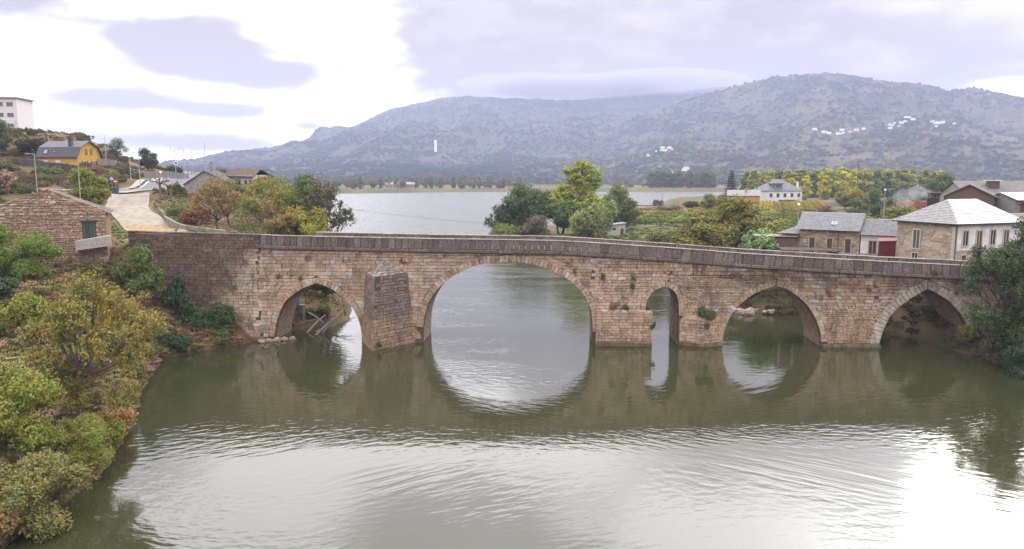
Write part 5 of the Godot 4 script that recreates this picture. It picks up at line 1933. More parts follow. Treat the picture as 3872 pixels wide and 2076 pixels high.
func make_yellow_house() -> void:
	var x := -104.8
	var z := -181.0
	var t := thing("yellow_house", "yellow house with a dark gambrel roof and arched attic windows on the left hill", "house", Vector3(x, 20.4, z), deg_to_rad(-11.0))
	t.scale = Vector3.ONE * 0.92
	var ym := mat("yellow_render", Color(0.60, 0.36, 0.075), 0.9, "plaster", 0.3)
	var sl := mat("dark_slate", Color(0.115, 0.11, 0.125), 0.6, "slate", 0.5)
	var L := 5.7
	var W := 4.1
	var prof := PackedVector2Array([Vector2(-W, -2.0), Vector2(W, -2.0), Vector2(W, 3.2), Vector2(W * 0.74, 5.35), Vector2(0, 6.9), Vector2(-W * 0.74, 5.35), Vector2(-W, 3.2)])
	var ends := Transform3D(Basis(Vector3(0, 0, -1), Vector3.UP, Vector3(1, 0, 0)), Vector3.ZERO)
	var mb := MB.new()
	mb.prism(prof, ends, -L, L)
	part(t, "wall", mb.mesh(), ym)
	# roof slopes: steep skirts and a low top
	var e := 0.55
	for s in [1.0, -1.0]:
		var a := Vector3(-L - 0.4, 2.95, s * (W + 0.35))
		var b := Vector3(L + e, 2.95, s * (W + 0.35))
		var k0 := Vector3(-L - 0.4, 5.5, s * (W * 0.76))
		var k1 := Vector3(L + e, 5.5, s * (W * 0.76))
		slates(t, "lower_roof", a, b, k1, k0, sl, 0.3, 0.5, 0, 0.85, 1.1)
		slates(t, "upper_roof", k0, k1, Vector3(L + e, 7.1, 0), Vector3(-L - 0.4, 7.1, 0), mat("grey_slate", Color(0.25, 0.25, 0.255), 0.7, "slate", 0.5), 0.3, 0.5, 0, 0.85, 1.1)
		mb = MB.new()
		mb.box(xf(Vector3(0.1, 2.9, s * (W + 0.4))), Vector3(2 * L + 0.9, 0.16, 0.16), 0.03)
		part(t, "gutter", mb.mesh(), mat("dark_metal", Color(0.06, 0.06, 0.065), 0.6))
	var ch := MB.new()
	ch.box(xf(Vector3(2.9, 6.3, 2.6)), Vector3(0.85, 2.6, 0.8), 0.03)
	ch.box(xf(Vector3(2.9, 7.7, 2.6)), Vector3(1.15, 0.22, 1.1), 0.03)
	part(t, "chimney", ch.mesh(), sl)
	var white := mat("white_paint")
	for sx in [[-3.5, 1.2], [-0.9, 0.62]]:
		var ang := atan2(5.5 - 2.95, (W + 0.35) - W * 0.76)
		var tt := xf(Vector3(sx[0], 4.35, W + 0.35 - (4.35 - 2.95) / tan(ang) + 0.1)) * Transform3D(Basis(Vector3.RIGHT, -(PI / 2 - ang)), Vector3.ZERO)
		window(t, tt, sx[1], sx[1] * 1.05, mat("dark_metal"), mat("skylight_glass", Color(0.25, 0.27, 0.29), 0.1), 0, 0.1, "skylight")
	for wx in [-3.6, 0.2]:
		window(t, xf(Vector3(wx, 1.6, W + 0.005)), 1.5, 1.2, white, glass(), 1)
		var sh := MB.new()
		sh.box(xf(Vector3(wx, 1.75, W + 0.06)), Vector3(1.35, 0.8, 0.04))
		part(t, "blind", sh.mesh(), white)
	var gt := Transform3D(Basis(Vector3.UP, PI / 2), Vector3(L + 0.005, 0, 0))
	for wz in [1.6, -1.6]:
		window(t, gt * xf(Vector3(wz * -1.0, 1.25, 0)), 1.1 if wz > 0 else 0.9, 1.6, white, glass(), 1)
		for s in [-1.0, 1.0]:
			var sh := MB.new()
			sh.box(gt * xf(Vector3(-wz + s * 0.85, 1.25, 0.04)), Vector3(0.32, 1.6, 0.05))
			part(t, "shutter", sh.mesh(), mat("dark_wood", Color(0.08, 0.05, 0.035), 0.7))
	for wz in [0.85, -0.85]:
		var arch := PackedVector2Array([Vector2(-0.34, -0.75), Vector2(0.34, -0.75)])
		for k in 9:
			var a := PI * k / 8.0
			arch.append(Vector2(cos(a) * 0.34, 0.45 + sin(a) * 0.34))
		var big := PackedVector2Array()
		for p in arch:
			big.append(Vector2(p.x * 1.35, p.y * 1.15))
		mb = MB.new()
		mb.prism(big, gt * xf(Vector3(wz, 4.35, 0)), 0.0, 0.04)
		var fo := part(t, "attic_window", mb.mesh(), mat("ochre_trim", Color(0.40, 0.21, 0.05), 0.9))
		mb = MB.new()
		mb.prism(arch, gt * xf(Vector3(wz, 4.35, 0)), 0.041, 0.06)
		part(fo, "pane", mb.mesh(), mat("attic_glass", Color(0.13, 0.12, 0.11), 0.2))
	# garden wall
	var gw := thing("garden_wall", "dark stone garden wall below the yellow house", "wall", Vector3.ZERO)
	for i in 22:
		var fx := lerpf(-121, -95, i / 21.0)
		var fz := -170.5 + sin(i * 0.6) * 0.6
		mb = MB.new()
		mb.col = Color(1, 1, 1) * rng.randf_range(0.75, 1.2)
		mb.box(xf(Vector3(fx, gnd(fx, fz) + 0.6, fz), rng.randfn() * 0.03), Vector3(1.26, 2.0, 0.5), 0.05)
		part(gw, "block", mb.mesh(), mat("dark_stone", Color(0.125, 0.105, 0.09), 0.95, "plaster", 0.5))

func make_apartments() -> void:
	var t := thing("apartment_block", "white five-storey apartment block at the top of the left hill", "building", Vector3(-150.6, 27, -219), deg_to_rad(8.0))
	var m := mat("block_white", Color(0.60, 0.565, 0.555), 0.9)
	var g := mat("block_grey", Color(0.48, 0.46, 0.47), 0.9)
	var mb := MB.new()
	mb.box(xf(Vector3(-4.6, 7.2, -0.6)), Vector3(10.8, 14.6, 9.0))
	part(t, "wing", mb.mesh(), g)
	mb = MB.new()
	mb.box(xf(Vector3(6.1, 6.6, 0.2)), Vector3(10.6, 13.4, 9.6))
	part(t, "wall", mb.mesh(), m)
	mb = MB.new()
	mb.box(xf(Vector3(2.6, 7.7, 0.6)), Vector3(3.0, 15.4, 9.8))
	part(t, "stair_tower", mb.mesh(), m)
	mb = MB.new()
	mb.box(xf(Vector3(6.5, 13.45, 0.3)), Vector3(11.0, 0.28, 10.4), 0.05)
	part(t, "roof_slab", mb.mesh(), mat("roof_edge", Color(0.40, 0.36, 0.34), 0.9))
	mb = MB.new()
	mb.box(xf(Vector3(-4.6, 14.62, -0.5)), Vector3(11.4, 0.26, 9.6), 0.05)
	part(t, "roof_slab", mb.mesh(), mat("roof_edge"))
	mb = MB.new()
	mb.box(xf(Vector3(2.2, 15.9, 0.8)), Vector3(2.0, 1.0, 2.0))
	mb.box(xf(Vector3(2.2, 16.6, 0.8)), Vector3(3.4, 0.16, 3.4))
	for s in [-1.0, 1.0]:
		mb.box(xf(Vector3(2.2 + s * 1.3, 16.1, 2.1)), Vector3(0.16, 0.9, 0.16))
	part(t, "vent_house", mb.mesh(), mat("roof_edge"))
	mb = MB.new()
	mb.box(xf(Vector3(8.0, 3.6, 5.1)), Vector3(5.4, 7.4, 0.5))
	part(t, "bay", mb.mesh(), m)
	var fm := mat("block_frame", Color(0.36, 0.33, 0.33), 0.8)
	var pm := mat("block_blind", Color(0.13, 0.12, 0.13), 0.5)
	for f in 4:
		for k in 2:
			var y := 11.6 - f * 2.95
			window(t, xf(Vector3(6.9 + k * 2.75, y, 5.01 if f < 2 else 5.36)), 2.0 if k == 0 else 1.7, 1.15, fm, pm if f < 3 else glass(), 1)
		window(t, xf(Vector3(-1.4, 12.0 - f * 2.95, 3.905)), 1.3, 1.5, fm, pm, 1)
		window(t, xf(Vector3(-5.2, 12.0 - f * 2.95, 3.905)), 1.3, 1.5, fm, pm, 1)
	mb = MB.new()
	mb.tube([Vector3(4.6, 15.2, 1), Vector3(5.6, 18.0, 1)], [0.05, 0.02], 5)
	part(t, "aerial", mb.mesh(), mat("dark_metal"))

func make_grey_gable() -> void:
	var t := thing("grey_house", "grey rendered house gable with a lean roof beside the road", "house", Vector3(-60.4, 0, -150), deg_to_rad(6))
	var mb := MB.new()
	mb.prism(PackedVector2Array([Vector2(-3.9, 11), Vector2(4.1, 11), Vector2(4.1, 17.6), Vector2(-0.1, 19.7), Vector2(-3.9, 17.3)]), Transform3D.IDENTITY, -9, 0)
	part(t, "wall", mb.mesh(), mat("gable_render", Color(0.33, 0.31, 0.30), 0.95, "plaster", 0.25))
	var sl := mat("old_slate")
	slates(t, "roof", Vector3(-4.3, 17.12, -9.2), Vector3(-4.3, 17.12, 0.3), Vector3(-0.1, 19.85, 0.3), Vector3(-0.1, 19.85, -9.2), sl, 0.4, 0.5)
	slates(t, "roof", Vector3(4.5, 17.45, 0.3), Vector3(4.5, 17.45, -9.2), Vector3(-0.1, 19.85, -9.2), Vector3(-0.1, 19.85, 0.3), sl, 0.4, 0.5)
	mb = MB.new()
	mb.box(xf(Vector3(0.2, 20.6, -4)), Vector3(0.7, 2.2, 0.7), 0.03)
	part(t, "chimney", mb.mesh(), mat("gable_render"))

func make_ruin() -> void:
	var t := thing("tiled_house", "old whitewashed house with a sagging brown tiled roof and balcony", "house", Vector3(-57.2, 0, -158), deg_to_rad(-14))
	var w := mat("old_whitewash", Color(0.52, 0.49, 0.46), 0.95, "plaster", 0.3)
	var mb := MB.new()
	mb.box(xf(Vector3(0, 14.7, -3.5)), Vector3(7.4, 8.6, 7.0))
	part(t, "wall", mb.mesh(), w)
	var tile := mat("brown_tile", Color(0.19, 0.135, 0.105), 0.95, "fine", 0.8)
	slates(t, "roof", Vector3(-4.1, 18.85, 0.5), Vector3(4.3, 18.6, 0.5), Vector3(3.6, 20.2, -3.5), Vector3(-1.6, 20.5, -3.5), tile, 0.35, 0.3, 0, 0.7, 1.3)
	slates(t, "roof", Vector3(-4.1, 18.85, -7.4), Vector3(-4.1, 18.85, 0.5), Vector3(-1.6, 20.5, -3.5), Vector3(-1.6, 20.5, -3.5), tile, 0.35, 0.3, 0, 0.7, 1.3)
	slates(t, "roof", Vector3(4.3, 18.6, -7.4), Vector3(-4.1, 18.85, -7.4), Vector3(-1.6, 20.5, -3.5), Vector3(3.6, 20.2, -3.5), tile, 0.35, 0.3, 0, 0.7, 1.3)
	var fr := mat("old_frame", Color(0.22, 0.17, 0.13), 0.9)
	window(t, xf(Vector3(-2.1, 17.3, 0.005)), 0.7, 1.0, fr, glass(), 0)
	window(t, xf(Vector3(0.6, 17.2, 0.005)), 0.8, 1.9, fr, glass(), 0, 0.09, "door")
	window(t, xf(Vector3(2.2, 17.5, 0.005)), 0.6, 0.8, fr, glass(), 0)
	window(t, xf(Vector3(3.2, 17.5, 0.005)), 0.5, 0.8, fr, glass(), 0)
	mb = MB.new()
	mb.box(xf(Vector3(1.9, 16.1, 0.6)), Vector3(3.6, 0.14, 1.2))
	for i in 10:
		mb.box(xf(Vector3(0.2 + i * 0.38, 16.6, 1.12)), Vector3(0.04, 0.9, 0.04))
	mb.box(xf(Vector3(1.9, 17.05, 1.12)), Vector3(3.6, 0.07, 0.07))
	part(t, "balcony", mb.mesh(), fr)
	var an := thing("white_outhouse", "low white outhouse wall below the old tiled house", "outhouse", Vector3(-60.0, 0, -153.4), deg_to_rad(-14))
	mb = MB.new()
	mb.box(xf(Vector3(1.2, 13.6, 0)), Vector3(3.2, 5.2, 2.4))
	part(an, "wall", mb.mesh(), mat("white_paint"))
	slates(an, "roof", Vector3(-0.6, 15.9, 1.4), Vector3(3.0, 15.9, 1.4), Vector3(3.0, 16.7, -1.3), Vector3(-0.6, 16.7, -1.3), tile, 0.35, 0.3)

# ---------------------------------------------------------------- right bank
func make_right_bank() -> void:
	var dark := leaf_mat("leaf_dark")
	var lime := leaf_mat("leaf_lime")
	# foreground tree at the right edge
	plant("dark_tree", "riverside_tree", "tall dark green tree at the right edge, before the bridge end", "tree", on(50.4, -74.6, -0.4), Vector3(0.98, 1.02, 0.95), 0.3, leaf_mat("leaf_alder", Color(0.062, 0.090, 0.036)))
	plant("dark_tree", "riverside_tree", "dark tree behind the tall one, at the right edge", "tree", on(57.4, -72.5, -0.4), Vector3(0.9, 0.9, 0.9), 2.1, leaf_mat("leaf_alder"))
	plant("bank_bush", "bank_shrub", "dark bush hanging to the water under the tall right-hand tree", "shrub", on(50.6, -71.0, -0.9), Vector3(0.95, 0.72, 0.9), 0.6, leaf_mat("leaf_alder_low", Color(0.05, 0.072, 0.034)))
	plant("shrub", "bank_shrub", "olive shrub at the right foot of the last arch", "shrub", on(49.6, -79.4, -0.2), Vector3(0.9, 1.1, 0.8), 0.2, leaf_mat("leaf_dull"))
	# peninsula
	plant("poplar", "lakeside_tree", "tallest yellow-green poplar standing on the wooded point", "tree", on(17.6, -206, -0.2), Vector3(1.45, 1.0, 1.3), 0.2, leaf_mat("leaf_poplar", Color(0.30, 0.31, 0.034)))
	var pen := [
		["round", 1.6, -212, 2.1, 1.98, "leaf_point", Color(0.085, 0.12, 0.036), "dark green tree at the tip of the wooded point"],
		["round_b", 8.4, -210, 1.9, 2.0, "leaf_point", Color(0.085, 0.12, 0.036), "dark tree just left of the tallest poplar"],
		["round_b", -1.6, -201, 1.15, 1.3, "leaf_lime", Color(0.19, 0.2, 0.038), "lime green bush at the water on the left of the point"],
		["round", 6.2, -196, 1.55, 1.15, "leaf_taupe", Color(0.135, 0.115, 0.060), "brownish bush low on the point beneath the dark trees"],
		["round_b", 12.4, -203, 1.6, 1.5, "leaf_green", Color(0.1, 0.15, 0.04), "green bush at the foot of the tallest poplar"],
		["round", 31.5, -232, 1.8, 1.7, "leaf_field", Color(0.13, 0.155, 0.040), "green tree right of the tallest poplar"],
		["round_b", 24.0, -216, 1.7, 1.7, "leaf_green", Color(0.1, 0.15, 0.04), "leafy tree between the poplar and the little shed"],
		["round_b", 4.6, -222, 1.7, 1.75, "leaf_mid", Color(0.11, 0.14, 0.036), "green tree filling the back of the wooded point"],
		["round", 14.5, -214, 1.8, 1.75, "leaf_field", Color(0.13, 0.155, 0.040), "leafy green tree behind the tallest poplar's trunk"],
		["round_b", 19.8, -199, 1.5, 1.2, "leaf_green", Color(0.1, 0.15, 0.04), "green bush between the poplar and the willow"],
		["round", 36.0, -240, 1.5, 1.3, "leaf_orchard", Color(0.165, 0.16, 0.038), "olive tree at the left end of the vineyard"],
		["round_b", 0.2, -196, 1.2, 0.95, "leaf_taupe", Color(0.135, 0.115, 0.060), "dull brown bush at the waterline of the point"],
		["wiry", -3.0, -210, 1.4, 1.7, "leaf_alder_low", Color(0.05, 0.072, 0.034), "thin dark tree leaning to the lake at the point"],
		["shrub", -4.6, -226, 1.4, 1.7, "leaf_taupe", Color(0.135, 0.115, 0.060), "grey-brown reeds and scrub at the lake edge of the point"]]
	for p in pen:
		plant(p[0], "lakeside_tree" if p[0] != "shrub" else "lakeside_bush", p[7], "tree" if p[0] != "shrub" else "shrub", on(p[1], p[2], -0.3), Vector3(p[3], p[4], p[3]), rng.randf() * TAU, leaf_mat(p[5], p[6]))
	plant("willow", "willow_bush", "pale grey-green willow with upright sprays before the poplar", "willow", on(19.0, -184, -0.2), Vector3(2.4, 1.95, 2.2), 0.7, leaf_mat("leaf_willow", Color(0.215, 0.245, 0.085)))
	plant("willow", "willow_bush", "second grey-green willow nearer the shed", "willow", on(22.4, -191, -0.2), Vector3(1.6, 1.5, 1.5), 2.7, leaf_mat("leaf_willow"))
	# trees close behind the bridge
	plant("round", "orchard_tree", "broad round olive-green tree right behind the bridge", "tree", on(33.4, -134, -0.4), Vector3(2.15, 1.24, 1.5), 0.5, leaf_mat("leaf_orchard", Color(0.165, 0.160, 0.038)))
	plant("round_b", "orchard_tree", "second round olive-green tree, left flank of the broad one", "tree", on(30.6, -143, -0.4), Vector3(1.5, 1.1, 1.3), 3.5, leaf_mat("leaf_orchard_pale", Color(0.175, 0.175, 0.060)))
	plant("round", "orchard_tree", "dark-gold round tree behind the broad one, below the yellow house", "tree", on(44.0, -147, -0.4), Vector3(1.85, 1.34, 1.5), 2.5, leaf_mat("leaf_bronze", Color(0.175, 0.150, 0.034)))
	plant("willow", "willow_bush", "sage-coloured bush at the water behind the bridge", "willow", on(28.9, -150, -0.2), Vector3(1.5, 1.15, 1.4), 0.0, leaf_mat("leaf_sage", Color(0.17, 0.185, 0.085)))
	var fig := leaf_mat("leaf_fig", Color(0.165, 0.235, 0.085))
	plant("shrub", "fig_bush", "left pale green fig bush above the far parapet", "shrub", on(34.4, -114.5, 0.6), Vector3(2.2, 2.1, 2.0), 0.0, fig, "", "crown")
	plant("shrub", "fig_bush", "right pale green fig bush above the far parapet, the larger one", "shrub", on(38.3, -113.6, 0.6), Vector3(2.6, 2.05, 2.0), 1.4, fig)
	# bank seen through the arches
	for i in 9:
		rock("bank_rock", "grey rock at the waterline seen through the fourth arch", "rock", Vector3(31.6 + i * 0.8, 0.15 + 0.1 * (i % 3), -103.0 + sin(i * 1.7) * 1.2), Vector3(0.6, 0.4, 0.5) * rng.randf_range(0.6, 1.5), 40 + i, "rocks seen through the fourth arch")
	plant("shrub", "bank_shrub", "green bush on the rocks seen through the fourth arch", "shrub", on(35.4, -106.5, -0.2), Vector3(1.1, 1.0, 1.0), 0.0, leaf_mat("leaf_mid"))
	plant("shrub_b", "bank_shrub", "dark bush behind the last arch", "shrub", on(46.8, -94.6, -0.2), Vector3(1.0, 0.8, 1.0), 1.0, dark)
	var low := [[44.2, -97.5, 1.2, "leaf_mid", "green bush on the bank seen low through the last arch"], [50.2, -95.0, 1.3, "leaf_dark", "dark bush high on the bank seen through the last arch"], [47.0, -99.0, 1.5, "leaf_taupe", "brown bush under the crown of the last arch"], [39.0, -103.5, 1.2, "leaf_green", "fresh bush on the bank right of the rocks in the fourth arch"], [36.6, -109.0, 1.4, "leaf_mid", "bush under the crown of the fourth arch"], [33.4, -109.0, 1.1, "leaf_olive", "olive bush left of the rocks in the fourth arch"], [42.0, -100.6, 1.1, "leaf_dull", "dull bush between the fourth and the last arch"], [51.8, -90.6, 1.0, "leaf_dark", "dark bush at the foot of the right abutment"]]
	for p in low:
		plant("shrub" if p[2] > 1.15 else "shrub_b", "bank_shrub", p[4], "shrub", on(p[0], p[1], -0.3), Vector3(p[2], p[2] * 0.9, p[2]), rng.randf() * TAU, leaf_mat(p[3]))
	var clump := MB.new()
	for k in 36:
		var a := k * 2.4
		var r := sqrt(fmod(k * 0.618, 1.0)) * 0.7
		var p := Vector3(cos(a) * r, 0.1 + 0.6 * fmod(k * 0.37, 1.0) * (1.0 - r * 0.6), sin(a) * r)
		var s := 0.16
		clump.col = Color(1, 1, 1) * (0.75 + 0.5 * fmod(k * 0.71, 1.0))
		clump.tri(p + Vector3(-s, -s * 0.3, s * 0.4), p + Vector3(s, -s * 0.2, -s * 0.3), p + Vector3(0.1 * s, s, 0.2 * s))
		clump.tri(p + Vector3(-s * 0.3, -s * 0.4, -s), p + Vector3(s * 0.5, -s * 0.1, s), p + Vector3(-0.2 * s, s * 0.9, -0.1 * s))
	scatter_stuff("bank_scrub", "ivy, weeds and bramble on the right bank around the last arches", "scrub", clump.mesh(), leaf_mat("leaf_scrub"), 4500, Rect2(30, -116, 34, 56), func(x, z, y):
		if y < 0.1 or y > 7.6 or n1.get_noise_2d(x * 0.1, z * 0.1) < -0.3:
			return Color(0, 0, 0, 0)
		return Color(0.16, 0.12, 0.07).lerp(Color(0.07, 0.10, 0.032), rng.randf()), 0.5, 1.3)
	scatter_stuff("field_grass", "rough grass and weeds in the fields of the right bank", "grass", clump.mesh(), leaf_mat("leaf_scrub"), 9000, Rect2(20, -262, 128, 140), func(x, z, y):
		if y < 0.5 or n1.get_noise_2d(x * 0.06 + 4.0, z * 0.06) < -0.05:
			return Color(0, 0, 0, 0)
		var f := n1.get_noise_2d(x * 0.05, z * 0.05 + 8.0)
		return Color(0.20, 0.165, 0.06).lerp(Color(0.10, 0.15, 0.032), clampf(0.5 + f * 2.4, 0, 1)), 0.3, 1.0)
	# shed and lawn
	var sh := thing("garden_shed", "small pale block shed with a flat sloping roof at the lawn", "shed", on(27.6, -203), 0.12)
	var mb := MB.new()
	mb.prism(PackedVector2Array([Vector2(-2.4, -0.5), Vector2(2.4, -0.5), Vector2(2.4, 3.1), Vector2(-2.4, 2.5)]), Transform3D.IDENTITY, -2, 2)
	part(sh, "wall", mb.mesh(), mat("block_wall", Color(0.50, 0.48, 0.45), 0.95, "plaster", 0.4))
	mb = MB.new()
	mb.box(xf(Vector3(0, 2.9, 0), 0, 0, 0.125), Vector3(5.4, 0.12, 4.6), 0.02)
	part(sh, "roof", mb.mesh(), mat("shed_roof", Color(0.30, 0.30, 0.31), 0.8, "fine", 0.6))
	window(sh, xf(Vector3(-0.6, 1.7, 2.005)), 0.9, 0.6, mat("old_frame", Color(0.22, 0.17, 0.13), 0.9), glass(), 0)
	window(sh, xf(Vector3(1.5, 0.9, 2.005)), 0.9, 1.8, mat("old_frame"), mat("old_timber", Color(0.11, 0.095, 0.08), 0.95, "fine", 2.0), 0, 0.09, "door")
	# vine rows
	var gold := leaf_mat("leaf_vine_gold", Color(0.27, 0.215, 0.030))
	var vine := leaf_mat("leaf_vine", Color(0.155, 0.175, 0.034))
	var red := leaf_mat("leaf_vine_red", Color(0.27, 0.115, 0.082))
	for r in 14:
		for k in 3:
			var z := -238.0 - r * 7.6
			var x := 37.0 + (r * 2.6) + k * 27.0
			plant("vine", "vine_row", ("golden vine row in the far vineyard, " if r > 5 else "green vine row behind the shed, ") + ["left", "middle", "right"][k] + " third, " + ["first", "second", "third", "fourth", "fifth", "sixth", "seventh", "eighth"][r if r < 6 else r - 6] + " row back", "vine row", on(x, z, 0), Vector3(2.7, 1.35, 1.5), 0.06, gold if r > 5 else vine, "golden vine rows" if r > 5 else "green vine rows", "foliage")
	for r in 7:
		for k in 2:
			var z := -152.0 - r * 9.0
			plant("vine", "vine_row", "vine row on the slope below the white house, " + ["left", "right"][k] + " half, " + ["first", "second", "third", "fourth", "fifth", "sixth", "seventh"][r] + " row back", "vine row", on(56.0 + r * 4.5 + k * 22.0, z, 0), Vector3(2.2, 1.5, 1.6), 0.05, vine if r % 3 else lime, "vine rows below the white house", "foliage")
	for r in 5:
		for k in 2:
			plant("vine", "vine_row", "red autumn vine row near the smoking chimney, " + ["left", "right"][k] + " half, " + ["first", "second", "third", "fourth", "fifth"][r] + " row back", "vine row", on(124.0 + k * 12.0 + r * 2.6, -248.0 - r * 6.0, 0), Vector3(1.2, 2.4, 2.2), 0.05, red, "red vine rows", "foliage")
	structure("farm_track", strip([Vector3(36, 0, -234), Vector3(52, 0, -240), Vector3(70, 0, -262), Vector3(92, 0, -300), Vector3(104, 0, -330)], 1.6, 0.08, 0, 3), mat("track_soil", Color(0.27, 0.21, 0.135), 0.95, "soil", 0.3))
	# hedges and scrub in the fields
	var bits := [
		["round_b", 70, -296, 1.2, 0.75, "leaf_dark", "dark bush in the hedge of the vineyard, left part"], ["round", 78, -300, 1.3, 0.9, "leaf_mid", "green bush in the hedge of the vineyard, middle part"], ["round_b", 84, -312, 1.2, 0.75, "leaf_olive_green", "olive bush in the hedge beside the yellow house"],
		["round", 90, -322, 1.0, 0.8, "leaf_bronze", "bronze tree in front of the yellow house"], ["round_b", 99, -316, 1.0, 0.5, "leaf_green", "green bush below the yellow house wall"], ["shrub", 60, -288, 2.6, 2.0, "leaf_taupe", "brown bush in the middle of the vineyard"],
		["round", 132, -300, 1.1, 0.8, "leaf_orchard", "olive-green tree right below the white house"], ["round_b", 96, -230, 1.2, 0.8, "leaf_olive_green", "olive shrub in the garden field"], ["round", 108, -236, 1.2, 0.95, "leaf_mid", "dark green shrub in the garden field behind the stone row"],
		["shrub", 118, -232, 3.0, 2.2, "leaf_lime", "lime shrub in the garden field"], ["round_b", 74, -188, 0.9, 0.75, "leaf_orchard", "olive shrub behind the stone row house"], ["round", 84, -204, 1.0, 0.85, "leaf_hill_brown", "brown-leaved tree behind the stone row house"],
		["shrub", 66, -160, 1.8, 1.6, "leaf_field", "green garden shrub behind the row house roof"], ["shrub_b", 57, -150, 2.0, 1.8, "leaf_vine_gold", "golden shrub by the terrace behind the bridge"], ["shrub", 50.5, -135, 2.0, 1.5, "leaf_rust", "rusty shrub between the round trees and the terrace"],
		["round", 186, -330, 1.9, 1.75, "leaf_mid", "big dark tree standing in front of the poplar grove"], ["round_b", 150, -338, 1.4, 1.0, "leaf_lime", "yellow-green tree right of the white house"], ["round", 143, -322, 1.0, 0.75, "leaf_hill_brown", "brown bush beside the white house wall"],
		["round_b", 160, -300, 1.3, 0.9, "leaf_olive_green", "olive tree behind the red vines"], ["shrub", 152, -296, 3.0, 2.4, "leaf_green", "green shrub behind the red vines"], ["round", 112, -172, 0.9, 0.8, "leaf_olive_green", "olive tree beside the smoking chimney"],
		["shrub_b", 47.4, -118.5, 1.7, 1.5, "leaf_vine_gold", "golden shrub at the left end of the row house"], ["shrub", 88, -262, 2.6, 1.8, "leaf_bright", "bright yellow-green bush in the fields"]]
	for p in bits:
		plant(p[0], "field_bush" if p[0].begins_with("shrub") else "field_tree", p[6], "shrub" if p[0].begins_with("shrub") else "tree", on(p[1], p[2], -0.3), Vector3(p[3], p[4], p[3]), rng.randf() * TAU, leaf_mat(p[5]))
	for i in 26:
		var x := rng.randf_range(95.0, 235.0)
		var z := -rng.randf_range(130.0, 250.0) - x * 0.35
		plant(["round", "round_b", "shrub"][i % 3], "valley_bush", "scattered " + ["olive", "green", "dark", "golden"][i % 4] + " bush in the fields right of the brick houses", "shrub", on(x, z, -0.3), Vector3.ONE * rng.randf_range(0.7, 1.3), rng.randf() * TAU, leaf_mat(["leaf_olive_green", "leaf_mid", "leaf_dark", "leaf_vine_gold"][i % 4]), "bushes right of the brick houses")
	plant("spruce", "spruce_tree", "dark pointed spruce beside the yellow house", "spruce", on(101.5, -352, -0.2), Vector3(1.7, 1.3, 1.7), 0.0, leaf_mat("leaf_spruce", Color(0.030, 0.048, 0.034), 0.1))
	# poplar grove behind the white house
	for i in 52:
		var x := 148.0 + i * 2.3 + rng.randfn() * 1.2
		var z := -470.0 - rng.randf() * 26.0
		var c: String = ["leaf_grove", "leaf_grove_gold", "leaf_grove_green"][[0, 1, 2, 0, 2][i % 5]]
		plant("grove", "poplar_tree", {"leaf_grove": "yellow-green", "leaf_grove_gold": "golden", "leaf_grove_green": "greener"}[c] + " slim poplar in the " + ["left", "middle", "right"][i * 3 / 52] + " of the grove behind the white house", "poplar", on(x, z, -0.2), Vector3(1.7, rng.randf_range(0.86, 1.02), 1.7), rng.randf() * TAU, leaf_mat(c, {"leaf_grove": Color(0.27, 0.28, 0.05), "leaf_grove_gold": Color(0.40, 0.36, 0.035), "leaf_grove_green": Color(0.18, 0.21, 0.05)}[c]), "poplars of the yellow-green grove")
	for p in [[172, -418, 1.6, 0.95], [180, -414, 1.7, 0.98], [188, -420, 1.5, 0.9], [158, -408, 1.2, 0.72], [149, -404, 1.1, 0.66]]:
		plant("grove", "poplar_tree", "bright golden poplar in front of the grove", "poplar", on(p[0], p[1], -0.2), Vector3(p[2], p[3], p[2]), rng.randf() * TAU, leaf_mat("leaf_gold", Color(0.46, 0.42, 0.025)), "golden poplars before the grove")

# ---------------------------------------------------------------- right town
func make_right_town() -> void:
	make_row_house()
	make_big_house()
	make_far_houses()
	make_roofs()
	make_terrace()
	make_poles()

func rubble(parent: Node, t: Transform3D, w: float, y0: float, y1: float, holes: Array, tones: Array, ch := Vector2(0.14, 0.26), cl := Vector2(0.25, 0.6), most := 150) -> void:
	var list := []
	rough_laid = 0.03
	lay(list, y0, y1, ch, cl, func(a, b):
		var out := []
		var x := 0.0
		for h in holes:
			if b > h[2] and a < h[3]:
				if h[0] - x > 0.05:
					out.append([x, h[0], x, h[0]])
				x = h[1]
		out.append([x, w, x, w])
		return out, func(_x, _y): return tones[rng.randi() % tones.size()] * rng.randf_range(0.75, 1.2), 0.03, Vector2(0.0, 0.05))
	commit_stones(parent, list, t, mat("rubble_stone", Color(1, 1, 1), 0.95, "plaster", 0.8), most, "stone")
	rough_laid = 0.008

